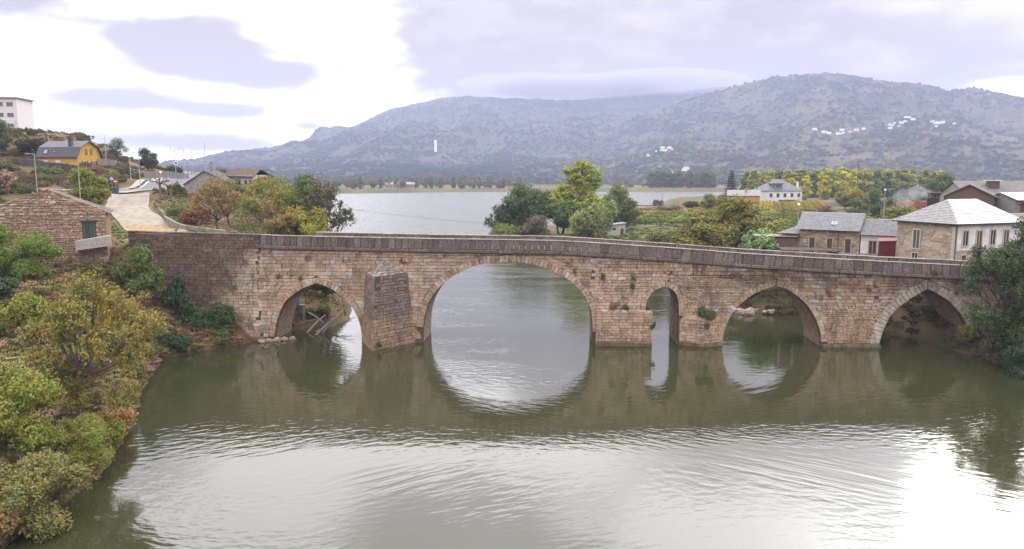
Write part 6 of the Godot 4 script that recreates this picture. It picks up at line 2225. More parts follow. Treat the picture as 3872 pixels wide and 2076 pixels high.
func make_row_house() -> void:
	var t := thing("row_house", "low stone house with brown doors and a grey slate roof, right of the fig bushes", "house", Vector3(42.4, 7.6, -111), deg_to_rad(-36))
	var L := 8.2
	var D := 5.4
	var H := 3.9
	var mb := MB.new()
	var ends := Transform3D(Basis(Vector3(0, 0, -1), Vector3.UP, Vector3(1, 0, 0)), Vector3.ZERO)
	mb.prism(PackedVector2Array([Vector2(0, -1.5), Vector2(D, -1.5), Vector2(D, H), Vector2(D * 0.5, H + 1.95), Vector2(0, H)]), ends, 0, L)
	part(t, "core_wall", mb.mesh(), mat("row_mortar", Color(0.42, 0.34, 0.24), 1.0, "plaster", 0.4))
	var doors := [[1.3, 2.25, -0.2, 2.5], [3.75, 4.65, -0.2, 2.45], [6.2, 7.15, -0.2, 2.45]]
	rubble(t, xf(Vector3(0, 0, 0.06)), L, -0.4, H - 0.05, doors, [Color(0.52, 0.41, 0.27), Color(0.42, 0.32, 0.21), Color(0.34, 0.26, 0.18), Color(0.55, 0.47, 0.35)])
	for d in doors:
		window(t, xf(Vector3((d[0] + d[1]) * 0.5, 1.15, 0.05)), d[1] - d[0], 2.6, mat("stone_trim", Color(0.44, 0.39, 0.32), 0.9), mat("brown_door", Color(0.10, 0.045, 0.028), 0.6), 0, 0.1, "door")
	var sl := mat("scale_slate", Color(0.285, 0.285, 0.295), 0.55, "fine", 0.5)
	slates(t, "roof", Vector3(-0.5, H - 0.32, 0.55), Vector3(L + 0.05, H - 0.32, 0.55), Vector3(L + 0.05, H + 2.05, -D * 0.5), Vector3(-0.5, H + 2.05, -D * 0.5), sl, 0.26, 0.3, 150, 0.75, 1.2)
	slates(t, "roof", Vector3(L + 0.05, H - 0.32, -D - 0.5), Vector3(-0.5, H - 0.32, -D - 0.5), Vector3(-0.5, H + 2.05, -D * 0.5), Vector3(L + 0.05, H + 2.05, -D * 0.5), sl, 0.26, 0.3, 0, 0.75, 1.2)
	window(t, xf(Vector3(4.6, H + 0.62, -0.62)) * Transform3D(Basis(Vector3.RIGHT, -0.83), Vector3(0, 0, 0.1)), 0.75, 0.6, mat("white_paint"), mat("skylight_glass"), 0, 0.07, "skylight")
	mb = MB.new()
	mb.lathe(xf(Vector3(5.35, 0, 0.2)), [Vector2(0.05, -0.5), Vector2(0.05, H - 0.3)], 6)
	part(t, "downpipe", mb.mesh(), mat("dark_metal"))
	# small lower porch at the left end
	var p := thing("porch_annex", "small plastered annex with a low hipped roof at the left of the stone row", "annex", Vector3(42.4, 7.6, -111), deg_to_rad(-36))
	mb = MB.new()
	mb.box(xf(Vector3(-1.15, 0.9, -2.2)), Vector3(2.2, 4.4, 3.2))
	part(p, "wall", mb.mesh(), mat("annex_plaster", Color(0.50, 0.46, 0.41), 0.9, "plaster", 0.4))
	slates(p, "roof", Vector3(-3.3, 2.85, 0.2), Vector3(-0.08, 2.85, 0.2), Vector3(-0.08, 3.75, -2.0), Vector3(-1.2, 3.75, -2.0), sl, 0.26, 0.3, 0, 0.75, 1.2)
	slates(p, "roof", Vector3(-3.3, 2.85, -4.2), Vector3(-3.3, 2.85, 0.2), Vector3(-1.2, 3.75, -2.0), Vector3(-1.2, 3.75, -2.0), sl, 0.26, 0.3, 0, 0.75, 1.2)
	window(p, xf(Vector3(-0.85, 1.9, -0.58)), 0.7, 0.9, mat("old_frame"), glass(), 0)
	window(p, xf(Vector3(-1.75, 1.2, -0.58)), 0.7, 2.0, mat("old_frame"), mat("brown_door"), 0, 0.09, "door")
	# white half
	var w := thing("white_row_house", "white-painted house with one brown door joined to the stone row", "house", Vector3(42.4, 7.6, -111), deg_to_rad(-36))
	mb = MB.new()
	var L2 := 4.7
	mb.prism(PackedVector2Array([Vector2(0, -1.5), Vector2(D, -1.5), Vector2(D, 3.4), Vector2(D * 0.5, 5.1), Vector2(0, 3.4)]), ends, L + 0.12, L + L2)
	part(w, "wall", mb.mesh(), mat("bright_white", Color(0.80, 0.80, 0.80), 0.85, "plaster", 0.15))
	slates(w, "roof", Vector3(L + 0.1, 3.12, 0.5), Vector3(L + L2 + 0.3, 3.12, 0.5), Vector3(L + L2 + 0.3, 5.2, -D * 0.5), Vector3(L + 0.1, 5.2, -D * 0.5), mat("old_grey_slate", Color(0.25, 0.245, 0.245), 0.6, "fine", 0.5), 0.26, 0.3, 100, 0.7, 1.25)
	slates(w, "roof", Vector3(L + L2 + 0.3, 3.12, -D - 0.5), Vector3(L + 0.1, 3.12, -D - 0.5), Vector3(L + 0.1, 5.2, -D * 0.5), Vector3(L + L2 + 0.3, 5.2, -D * 0.5), mat("old_grey_slate"), 0.26, 0.3, 0, 0.7, 1.25)
	window(w, xf(Vector3(L + 1.7, 1.1, 0.005)), 1.15, 2.5, mat("stone_trim"), mat("brown_door"), 1, 0.1, "door")
	window(w, xf(Vector3(L + L2 - 0.5, 2.6, 0.005)), 0.5, 0.45, mat("old_frame"), glass(), 0)
	# red shed
	var r := thing("red_shed", "dark red corrugated metal shed beside the big stone house", "shed", Vector3(49.6, 7.4, -98.9), deg_to_rad(-22))
	mb = MB.new()
	for i in 12:
		mb.box(xf(Vector3(-1.05 + i * 0.19, 1.5, 0.02 + (0.03 if i % 2 else 0.0))), Vector3(0.188, 3.0, 0.06))
	part(r, "door", mb.mesh(), mat("red_metal", Color(0.17, 0.028, 0.026), 0.6, "fine", 1.2))
	mb = MB.new()
	mb.box(xf(Vector3(0, 1.4, -1.3)), Vector3(2.3, 3.0, 2.5))
	part(r, "body", mb.mesh(), mat("red_metal"))
	mb = MB.new()
	mb.box(xf(Vector3(0, 3.08, -1.2), 0, 0.06, 0.05), Vector3(2.6, 0.1, 2.9), 0.02)
	part(r, "roof", mb.mesh(), mat("red_roof", Color(0.19, 0.055, 0.045), 0.7))

func make_big_house() -> void:
	var t := thing("hipped_house", "two-storey stone house with a hipped slate roof at the right", "house", Vector3(53.3, 7.4, -90.5), deg_to_rad(20.5))
	var X := 11.0
	var D := 8.6
	var H := 5.8
	var mb := MB.new()
	mb.box(xf(Vector3(X * 0.5, H * 0.5 - 1.0, -D * 0.5)), Vector3(X, H + 2.0, D))
	part(t, "core_wall", mb.mesh(), mat("house_plaster_old", Color(0.52, 0.44, 0.335), 0.95, "plaster", 0.35, "b", 3.0))
	# stone side towards the river, its plaster half gone
	var lt := Transform3D(Basis(Vector3.UP, -PI / 2), Vector3(-0.05, 0, -D))
	var holes := [[2.55, 3.75, 2.3, 4.85], [2.62, 3.6, 0.75, 1.85]]
	var list := []
	lay(list, -0.8, H - 0.1, Vector2(0.2, 0.36), Vector2(0.3, 0.75), func(a, b):
		var out := []
		var x := 0.0
		for h in holes:
			if b > h[2] and a < h[3]:
				out.append([x, h[0], x, h[0]])
				x = h[1]
		out.append([x, D, x, D])
		return out, func(_x, _y): return Color(0.53, 0.44, 0.33).lerp(Color(0.44, 0.345, 0.25), rng.randf()) * rng.randf_range(0.85, 1.12), 0.025, Vector2(-0.01, 0.04))
	var bare := []
	for s in list:
		var m: Vector2 = (s.p[0] + s.p[2]) * 0.5
		# plaster still covers a band in the middle and upper part
		if n1.get_noise_2d(m.x * 0.35 + 3.0, m.y * 0.45) + (0.25 if m.x > 4.0 and m.x < 7.0 and m.y > 2.4 else 0.0) < 0.12:
			bare.append(s)
	commit_stones(t, bare, lt, mat("rubble_stone", Color(1, 1, 1), 0.95, "plaster", 0.8), 200, "stone")
	window(t, lt * xf(Vector3(3.15, 3.55, 0.02)), 1.25, 2.6, mat("stone_trim"), mat("grey_shutter", Color(0.075, 0.085, 0.085), 0.6), 1, 0.16)
	window(t, lt * xf(Vector3(3.1, 1.3, 0.02)), 1.05, 1.15, mat("stone_trim"), glass(), 1, 0.12)
	mb = MB.new()
	for i in 12:
		mb.box(lt * xf(Vector3(D - 0.22, -0.6 + i * 0.53, 0.04)), Vector3(0.5 if i % 2 else 0.42, 0.5, 0.1), 0.02)
	part(t, "quoins", mb.mesh(), mat("stone_trim"))
	# white front
	mb = MB.new()
	mb.box(xf(Vector3(X * 0.5 + 0.1, 4.15, 0.03)), Vector3(X - 0.25, 3.25, 0.06))
	part(t, "white_render", mb.mesh(), mat("bright_white"))
	for i in 4:
		window(t, xf(Vector3(1.5 + i * 2.3, 4.0 if i % 2 == 0 else 3.7, 0.065)), 1.15, 2.1 if i % 2 == 0 else 2.6, mat("stone_trim"), mat("brown_door") if i % 2 else glass(), 1, 0.17)
		window(t, xf(Vector3(1.5 + i * 2.3, 1.0, 0.005)), 1.0, 2.1, mat("stone_trim"), mat("brown_door"), 0, 0.12, "door")
	mb = MB.new()
	mb.lathe(xf(Vector3(-0.12, 0, 0.12)), [Vector2(0.06, -1.0), Vector2(0.06, H - 0.2)], 6)
	part(t, "downpipe", mb.mesh(), mat("dark_metal"))
	var e := 0.5
	var a := Vector3(-e, H, e)
	var b := Vector3(X + e, H, e)
	var c := Vector3(X + e, H, -D - e)
	var d := Vector3(-e, H, -D - e)
	var r0 := Vector3(3.4, H + 2.75, -D * 0.5)
	var r1 := Vector3(X - 2.6, H + 2.75, -D * 0.5)
	var pale := mat("pale_slate", Color(0.31, 0.295, 0.28), 0.36, "fine", 0.45)
	var brown := pale
	slates(t, "roof", a, b, r1, r0, pale, 0.32, 0.38, 200, 0.85, 1.1)
	slates(t, "roof", d, a, r0, r0, brown, 0.3, 0.36, 150, 0.7, 1.25)
	slates(t, "roof", b, c, r1, r1, pale, 0.32, 0.38, 0)
	slates(t, "roof", c, d, r0, r1, brown, 0.32, 0.38, 0)
	mb = MB.new()
	mb.box(xf(Vector3(X * 0.5, H - 0.12, e - 0.05)), Vector3(X + 0.9, 0.14, 0.14), 0.03)
	mb.box(xf(Vector3(-e + 0.05, H - 0.12, -D * 0.5)), Vector3(0.14, 0.14, D + 0.9), 0.03)
	part(t, "gutter", mb.mesh(), mat("dark_metal"))

func simple_house(called: String, label: String, at: Vector3, yaw: float, size: Vector3, roof_h: float, wm: Material, rm: Material, group := "") -> Node3D:
	var t := thing(called, label, "house", at, yaw, group)
	var h := size * 0.5
	var mb := MB.new()
	var ends := Transform3D(Basis(Vector3(0, 0, -1), Vector3.UP, Vector3(1, 0, 0)), Vector3.ZERO)
	mb.prism(PackedVector2Array([Vector2(-h.z, -1.5), Vector2(h.z, -1.5), Vector2(h.z, size.y), Vector2(0, size.y + roof_h), Vector2(-h.z, size.y)]), ends, -h.x, h.x)
	part(t, "wall", mb.mesh(), wm)
	var drop := 0.4 * roof_h / h.z
	for s in [1.0, -1.0]:
		slates(t, "roof", Vector3(-s * (h.x + 0.35), size.y - drop + 0.08, s * (h.z + 0.4)), Vector3(s * (h.x + 0.35), size.y - drop + 0.08, s * (h.z + 0.4)), Vector3(s * (h.x + 0.35), size.y + roof_h + 0.08, 0), Vector3(-s * (h.x + 0.35), size.y + roof_h + 0.08, 0), rm, 0.5, 0.6, 0, 0.85, 1.12)
	return t

func make_far_houses() -> void:
	var white := mat("bright_white")
	# white three-storey house
	var t := thing("white_house", "tall white house with dormer, balconies and grey hipped roof beyond the vineyard", "house", Vector3(120.5, 5.4, -345), deg_to_rad(14))
	var mb := MB.new()
	mb.box(xf(Vector3(0, 2.6, 0)), Vector3(17.5, 8.2, 12))
	part(t, "wall", mb.mesh(), white)
	var gs := mat("grey_slate", Color(0.25, 0.25, 0.255), 0.7, "slate", 0.5)
	var a := Vector3(-9.3, 6.7, 6.5)
	var b := Vector3(9.3, 6.7, 6.5)
	var c := Vector3(9.3, 6.7, -6.5)
	var d := Vector3(-9.3, 6.7, -6.5)
	var r0 := Vector3(-1.5, 11.6, 0)
	var r1 := Vector3(1.5, 11.6, 0)
	slates(t, "roof", a, b, r1, r0, gs, 0.6, 0.7)
	slates(t, "roof", b, c, r1, r1, gs, 0.6, 0.7)
	slates(t, "roof", d, a, r0, r0, gs, 0.6, 0.7)
	slates(t, "roof", c, d, r0, r1, gs, 0.6, 0.7)
	mb = MB.new()
	mb.box(xf(Vector3(-3.4, 8.4, 3.6)), Vector3(4.2, 2.4, 4.4))
	mb.box(xf(Vector3(-3.4, 9.8, 3.8)), Vector3(5.0, 0.4, 5.2))
	var dm := part(t, "dormer", mb.mesh(), gs)
	window(dm, xf(Vector3(-3.4, 8.5, 5.81)), 3.0, 1.4, white, glass(), 3)
	for i in 5:
		window(t, xf(Vector3(-7.0 + i * 3.5, 4.6, 6.005)), 1.5, 1.8, mat("stone_trim"), glass(), 1)
		window(t, xf(Vector3(-7.0 + i * 3.5, 0.6, 6.005)), 1.3, 1.4, mat("stone_trim"), glass(), 1)
	for i in 3:
		window(t, xf(Vector3(8.755, 4.6, 3.6 - i * 3.4), PI / 2), 1.2, 1.8, mat("stone_trim"), glass(), 1)
		window(t, xf(Vector3(8.755, 0.8, 3.6 - i * 3.4), PI / 2), 1.2, 1.6, mat("stone_trim"), glass(), 1)
	mb = MB.new()
	mb.box(xf(Vector3(2.0, 2.7, 6.9)), Vector3(10.0, 0.25, 1.9))
	for i in 21:
		mb.box(xf(Vector3(-2.9 + i * 0.49, 3.3, 7.78)), Vector3(0.07, 1.0, 0.07))
	mb.box(xf(Vector3(2.0, 3.85, 7.78)), Vector3(10.0, 0.1, 0.1))
	part(t, "balcony", mb.mesh(), mat("stone_trim"))
	mb = MB.new()
	mb.box(xf(Vector3(8.2, 8.5, 3.0)), Vector3(0.8, 4.0, 0.8), 0.03)
	part(t, "chimney", mb.mesh(), white)
	var gw := thing("garden_wall", "grey garden wall in front of the white house", "wall", Vector3(128, 0, -326))
	for i in 16:
		mb = MB.new()
		mb.col = Color(1, 1, 1) * rng.randf_range(0.85, 1.1)
		var x := -14.0 + i * 2.0
		mb.box(xf(Vector3(x, gnd(128 + x, -326) + 0.7, 0)), Vector3(1.96, 2.2, 0.35), 0.03)
		part(gw, "panel", mb.mesh(), mat("grey_render"))
	# low yellow house
	t = simple_house("yellow_cottage", "low yellow house with a pale roof left of the white house", Vector3(102.2, 5.6, -335), deg_to_rad(-16), Vector3(13.5, 4.6, 8.0), 2.1, mat("yellow_render2", Color(0.55, 0.32, 0.065), 0.9, "plaster", 0.3), mat("pale_slate"))
	window(t, xf(Vector3(2.6, 2.2, 4.005)), 1.0, 0.9, mat("stone_trim"), glass(), 0)
	mb = MB.new()
	mb.box(xf(Vector3(1.0, 6.6, 1.5)), Vector3(0.9, 2.2, 0.8), 0.03)
	part(t, "chimney", mb.mesh(), mat("gable_render"))
	# long dark greenhouse at the lake edge
	t = thing("dark_greenhouse", "long low dark shed with a grey end wall at the far lake edge", "shed", on(84, -470), deg_to_rad(4))
	mb = MB.new()
	mb.box(xf(Vector3(-6, 1.6, 0)), Vector3(34, 3.6, 8), 0.1)
	part(t, "body", mb.mesh(), mat("shed_dark", Color(0.05, 0.048, 0.04), 0.9, "fine", 0.3))
	mb = MB.new()
	mb.prism(PackedVector2Array([Vector2(11.2, -0.5), Vector2(20, -0.5), Vector2(20, 4.9), Vector2(11.2, 3.4)]), Transform3D.IDENTITY, -4, 4.2)
	part(t, "end_wall", mb.mesh(), mat("shed_slate", Color(0.075, 0.085, 0.105), 0.8))
	for p in [[70, -462, "leaf_taupe", 1.0, 0.9, "brown bush on the left end of the long dark shed"], [89, -461, "leaf_mid", 0.9, 0.9, "green bush in front of the long dark shed"]]:
		plant("round_b", "field_tree", p[5], "tree", on(p[0], p[1], -0.3), Vector3(p[3], p[4], p[3]), 0.0, leaf_mat(p[2]))

func make_roofs() -> void:
	var brick := mat("brown_brick", Color(0.20, 0.135, 0.10), 0.95, "fine", 0.8)
	var tin := mat("fibre_roof", Color(0.235, 0.215, 0.20), 0.85, "fine", 0.3)
	var t := simple_house("brick_house", "brown brick house gable with a grey roof behind the pale hipped roof", Vector3(79.0, 7.5, -131), deg_to_rad(58), Vector3(13, 8.0, 7.2), 1.9, brick, tin)
	t = simple_house("workshop", "long grey-roofed workshop behind the brick gable", Vector3(106, 7.5, -164), deg_to_rad(-8), Vector3(20, 7.4, 13), 2.7, mat("gable_render"), tin)
	var mb := MB.new()
	mb.box(xf(Vector3(-3.5, 9.5, 3.0)), Vector3(2.0, 1.4, 1.6))
	var v := part(t, "roof_vent", mb.mesh(), brick)
	mb = MB.new()
	mb.box(xf(Vector3(-3.5, 10.35, 3.0)), Vector3(2.8, 0.16, 2.4))
	part(v, "cap", mb.mesh(), mat("white_paint"))
	t = simple_house("brick_house", "red-brown brick building at the right edge behind the workshop", Vector3(88, 7.4, -120), deg_to_rad(30), Vector3(12, 7.0, 8), 1.7, mat("red_brick", Color(0.20, 0.085, 0.065), 0.95, "fine", 0.8), tin)
	t = simple_house("lean_to_house", "white-roofed low building between the brick buildings", Vector3(84.5, 7.4, -128), deg_to_rad(24), Vector3(6, 7.6, 5), 1.0, mat("gable_render"), mat("pale_slate"))
	t = simple_house("grey_shed", "grey low shed with a plain side wall at the right edge", Vector3(73.5, 7.2, -107.5), deg_to_rad(20), Vector3(14, 5.2, 6), 1.2, mat("grey_render"), tin)
	# smoking chimney
	t = thing("smoking_chimney", "dark square chimney stack with a cap, smoke drifting left", "chimney", Vector3(67.2, 8.0, -121))
	mb = MB.new()
	mb.box(xf(Vector3(0, 3.2, 0)), Vector3(1.3, 8.4, 1.2), 0.04)
	part(t, "stack", mb.mesh(), mat("soot_stone", Color(0.06, 0.055, 0.055), 0.95, "fine", 0.8))
	mb = MB.new()
	mb.box(xf(Vector3(0, 8.2, 0)), Vector3(1.8, 0.16, 1.7), 0.03)
	for s in [[-0.5, -0.45], [0.5, -0.45], [-0.5, 0.45], [0.5, 0.45]]:
		mb.box(xf(Vector3(s[0], 7.75, s[1])), Vector3(0.16, 0.8, 0.16))
	part(t, "cap", mb.mesh(), mat("dark_metal"))
	var k := 0
	for p in [[66.2, 16.0, 1.6, 0.20], [64.6, 16.2, 2.4, 0.13], [62.6, 15.4, 3.2, 0.075]]:
		var f := FogVolume.new()
		f.name = numbered("chimney_smoke")
		f.shape = RenderingServer.FOG_VOLUME_SHAPE_ELLIPSOID
		f.size = Vector3(p[2] * 1.2, p[2], p[2])
		f.position = Vector3(p[0], p[1], -121)
		var fm := FogMaterial.new()
		fm.density = p[3]
		fm.albedo = lin(0.75, 0.8, 0.92)
		f.material = fm
		add_child(f)
		tag(f, ["thick bluish smoke puff at the chimney mouth", "middle puff of bluish chimney smoke", "thin far puff of bluish chimney smoke"][k], "smoke", "chimney smoke")
		f.set_meta("kind", "stuff")
		k += 1

func make_terrace() -> void:
	var t := thing("terrace", "brown timber terrace on posts in front of the stone row house", "terrace", Vector3(41.5, 0, -105.2), deg_to_rad(-12))
	var wood := mat("deck_wood", Color(0.095, 0.065, 0.055), 0.8, "fine", 0.8)
	for i in 16:
		var mb := MB.new()
		mb.col = Color(1, 1, 1) * rng.randf_range(0.75, 1.25)
		mb.box(xf(Vector3(0, 8.72, -2.0 + i * 0.27)), Vector3(7.6, 0.07, 0.255), 0.01)
		part(t, "plank", mb.mesh(), wood)
	for i in 5:
		var mb := MB.new()
		mb.box(xf(Vector3(-3.6 + i * 1.8, 6.6, 1.9)), Vector3(0.18, 4.1, 0.18))
		part(t, "post", mb.mesh(), mat("grey_render"))
	for i in 9:
		var mb := MB.new()
		mb.lathe(xf(Vector3(-3.7 + i * 0.92, 8.76, 2.1)), [Vector2(0.02, 0), Vector2(0.02, 0.95)], 5)
		part(t, "railing_post", mb.mesh(), mat("dark_metal"))
	var mb2 := MB.new()
	mb2.box(xf(Vector3(0, 9.7, 2.1)), Vector3(7.6, 0.04, 0.04))
	mb2.box(xf(Vector3(0, 9.3, 2.1)), Vector3(7.6, 0.025, 0.025))
	part(t, "handrail", mb2.mesh(), mat("dark_metal"))
	# flat roof at the left of the terrace, and the lean-to roofs below the doors
	var f := thing("flat_roof_store", "low store with a pale flat roof left of the terrace", "store", Vector3(39.6, 0, -113.5), deg_to_rad(-12))
	var mb := MB.new()
	mb.box(xf(Vector3(0, 7.6, 0)), Vector3(5.6, 4.6, 3.4))
	part(f, "wall", mb.mesh(), mat("store_wall", Color(0.20, 0.125, 0.10), 0.95, "fine", 0.7))
	mb = MB.new()
	mb.box(xf(Vector3(0, 9.98, 0)), Vector3(6.1, 0.14, 3.9), 0.02)
	part(f, "roof", mb.mesh(), mat("pale_concrete"))
	var g := thing("lean_to_roof", "patchwork lean-to roof of dark sheets below the brown doors", "roof", Vector3(47.0, 7.35, -101.8), deg_to_rad(-30))
	for i in 8:
		mb = MB.new()
		mb.col = Color(1, 1, 1) * ([0.6, 1.0, 0.7, 2.6, 0.8, 0.6, 2.2, 0.9][i])
		mb.box(xf(Vector3(-3.2 + i * 0.86, 0.75 + 0.02 * (i % 2), 0.3), 0, 0.18), Vector3(0.84, 0.05, 3.0))
		part(g, "sheet", mb.mesh(), mat("roof_sheet", Color(0.115, 0.10, 0.095), 0.7, "fine", 0.7))
	mb = MB.new()
	mb.box(xf(Vector3(-0.2, -0.2, 0.3)), Vector3(6.7, 1.5, 2.6))
	part(g, "wall", mb.mesh(), mat("gable_render"))
	plant("shrub_b", "garden_shrub", "yellow-green shrub beside the red shed", "shrub", on(47.9, -97.2, 0.0), Vector3(0.75, 0.8, 0.7), 0.0, leaf_mat("leaf_lime"))

func make_poles() -> void:
	var wood := mat("pole_wood", Color(0.17, 0.15, 0.13), 0.9, "fine", 1.5)
	var conc := mat("pole_concrete", Color(0.36, 0.34, 0.31), 0.9, "fine", 1.5)
	var list := [[47.3, -125, 9.2, true, "concrete pole with a lamp between the round trees and the row house"], [113.5, -250, 19.0, false, "tall power pole in the fields before the grove"], [78.5, -170, 8.5, false, "thin wooden pole behind the row house roof"], [78.6, -160, 9.6, true, "lamp pole right of the thin wooden pole"], [101.5, -150, 14.2, false, "wooden pole at the right edge behind the workshop roof"], [39.7, -100.2, 5.4, true, "short lamp post with a white globe by the terrace"], [109, -338, 14.5, false, "dark pole before the white house"], [85, -430, 9.0, false, "thin pole at the lake edge of the vineyard"]]
	for p in list:
		var t := thing("utility_pole", p[4], "pole", on(p[0], p[1]), 0.0)
		var mb := MB.new()
		mb.lathe(Transform3D.IDENTITY, [Vector2(0.16, -0.5), Vector2(0.1, p[2]), Vector2(0, p[2] + 0.02)], 7)
		part(t, "pole", mb.mesh(), conc if p[3] else wood)
		mb = MB.new()
		if p[3]:
			mb.lathe(xf(Vector3(0.0, p[2], 0)), [Vector2(0.02, 0), Vector2(0.2, 0.1), Vector2(0.24, 0.25), Vector2(0.16, 0.42), Vector2(0.0, 0.46)], 10)
			part(t, "globe", mb.mesh(), mat("lamp_globe", Color(0.75, 0.74, 0.72), 0.4))
		else:
			mb.box(xf(Vector3(0, p[2] - 0.5, 0)), Vector3(1.9, 0.12, 0.12))
			for s in [-0.8, 0.0, 0.8]:
				mb.lathe(xf(Vector3(s, p[2] - 0.44, 0)), [Vector2(0.05, 0), Vector2(0.07, 0.15), Vector2(0.0, 0.22)], 6)
			part(t, "crossarm", mb.mesh(), wood)

# ---------------------------------------------------------------- far shore and hillsides
func make_far_shore() -> void:
	var cols := [leaf_mat("leaf_field"), leaf_mat("leaf_olive_green"), leaf_mat("leaf_autumn"), leaf_mat("leaf_brown"), leaf_mat("leaf_mid")]
	for i in 58:
		var f := i / 57.0
		var x := lerpf(-215.0, 12.0, f) + rng.randfn() * 3.0
		var z := -900.0 - rng.randf() * 40.0 + (x + 10.0) * -0.18
		var tall := rng.randf() < 0.35
		var ci := rng.randi() % 5
		plant("grove" if tall else ("round" if rng.randf() < 0.5 else "round_b"), "shore_tree", ["hazy green", "hazy olive", "hazy golden", "hazy brown", "hazy dark"][ci] + (" tall slim tree" if tall else " round tree") + " on the " + ["left", "middle", "right"][mini(2, i * 3 / 58)] + " of the far lake shore", "tree", on(x, z, -0.3), Vector3(1.3, rng.randf_range(0.6, 0.95) if tall else rng.randf_range(0.9, 1.7), 1.3) * (1.0 if tall else 1.15), rng.randf() * TAU, cols[ci], "trees on the far shore")
	for i in 22:
		var x := 165.0 + i * 3.6 + rng.randfn()
		plant("grove", "poplar_tree", ["olive", "green", "green"][i % 3] + " hazy poplar in the " + ("left" if i < 11 else "right") + " half of the grove across the lake", "poplar", on(x, -905.0 - rng.randf() * 20.0, -0.3), Vector3(2.0, rng.randf_range(1.0, 1.15), 2.0), rng.randf() * TAU, cols[0] if i % 3 else cols[1], "poplars across the lake")
	for i in 26:
		var x := 120.0 + i * 9.5 + rng.randfn() * 3.0
		plant("round" if i % 2 else "round_b", "shore_tree", ["green", "dark", "brown", "olive"][i % 4] + " hazy bush on the " + ("near" if i < 13 else "far right") + " stretch of shore right of the tallest poplar", "tree", on(x, -885.0 - rng.randf() * 60.0, -0.3), Vector3(1.4, rng.randf_range(0.7, 1.1), 1.4), rng.randf() * TAU, cols[[0, 4, 3, 1][i % 4]], "bushes on the right far shore")
	for i in 30:
		var x := 250.0 + i * 12.0 + rng.randfn() * 4.0
		plant("round" if i % 2 else "round_b", "valley_tree", ["green", "dark", "golden", "olive", "dark"][i % 5] + " valley tree at the " + ["left", "middle", "right"][i / 10] + " foot of the right hill", "tree", on(x, -640.0 - rng.randf() * 160.0, -0.3), Vector3(1.5, rng.randf_range(0.9, 1.5), 1.5), rng.randf() * TAU, cols[[0, 4, 2, 1, 4][i % 5]], "trees at the foot of the right hill")
	# long hall on the far shore
	var t := thing("lakeside_hall", "long low hall with a pale roof on the far shore", "building", on(-131, -893), 0.0)
	var mb := MB.new()
	mb.prism(PackedVector2Array([Vector2(-7, -1), Vector2(7, -1), Vector2(7, 5.0), Vector2(0, 7.2), Vector2(-7, 5.0)]), Transform3D(Basis(Vector3(0, 0, -1), Vector3.UP, Vector3(1, 0, 0)), Vector3.ZERO), -17, 17)
	part(t, "wall", mb.mesh(), mat("hall_wall", Color(0.40, 0.27, 0.19), 0.9))
	for s in [1.0, -1.0]:
		slates(t, "roof", Vector3(-s * 18, 4.8, s * 7.6), Vector3(s * 18, 4.8, s * 7.6), Vector3(s * 18, 7.5, 0), Vector3(-s * 18, 7.5, 0), mat("pale_slate"), 1.2, 2.0)
	for i in 8:
		window(t, xf(Vector3(-14.0 + i * 4.0, 2.2, 7.005)), 2.2, 1.8, mat("white_paint"), glass(), 1)
	# white tower on the mountain side
	mb = MB.new()
	mb.box(xf(Vector3(0, 18.0, 0)), Vector3(7.4, 35, 7), 0.2)
	mb.box(xf(Vector3(0, 35.8, 0)), Vector3(8.0, 1.0, 7.6), 0.2)
	mb.box(xf(Vector3(0, 15.0, 3.6)), Vector3(6.0, 1.0, 0.4))
	solo("white_tower", "narrow white tower standing on the far mountain side", "tower", mb.mesh(), mat("far_white", Color(0.8, 0.8, 0.8), 0.8), Vector3(-232, gnd(-232, -2320), -2320))
	# a cloud lying on the saddle of the mountains
	var k := 0
	for p in [[330.0, 455.0, 900.0, 110.0, 0.0045], [760.0, 480.0, 900.0, 120.0, 0.004], [60.0, 470.0, 700.0, 90.0, 0.003]]:
		var f := FogVolume.new()
		f.name = numbered("cloud")
		f.shape = RenderingServer.FOG_VOLUME_SHAPE_ELLIPSOID
		f.size = Vector3(p[2], p[3], 700.0)
		f.position = Vector3(p[0], p[1], -3900)
		var fm := FogMaterial.new()
		fm.density = p[4]
		fm.albedo = lin(0.62, 0.62, 0.70)
		f.material = fm
		add_child(f)
		tag(f, ["grey cloud bank resting on the mountain saddle, middle part", "grey cloud bank resting on the mountain saddle, right part", "grey cloud wisp at the left end of the mountain saddle"][k], "cloud")
		f.set_meta("kind", "stuff")
		k += 1
	# white hill villages
	var hm := []
	for v in 3:
		var h := MB.new()
		var sx: float = [5.0, 6.5, 8.0][v]
		h.col = Color(1, 1, 1)
		h.box(xf(Vector3(0, 2.6, 0)), Vector3(sx * 2.0, 7.2, 10))
		h.col = Color(0.42, 0.36, 0.33)
		h.prism(PackedVector2Array([Vector2(-5.6, 6.2), Vector2(5.6, 6.2), Vector2(0, 8.6)]), Transform3D(Basis(Vector3(0, 0, -1), Vector3.UP, Vector3(1, 0, 0)), Vector3.ZERO), -sx - 0.5, sx + 0.5)
		hm.append(h.mesh())
	for c in VILLAGES:
		for i in c[4]:
			var x: float = c[0] + rng.randf_range(-1, 1) * c[2]
			var z: float = c[1] + rng.randf_range(-1, 1) * c[3]
			var o := solo("hillside_house", c[5], "house", hm[rng.randi() % 3], mat("far_white"), Vector3(x, gnd(x, z) - 0.5, z), c[6])
			o.rotation.y = rng.randf_range(-0.6, 0.6)
			o.scale = Vector3.ONE * rng.randf_range(0.42, 0.7)

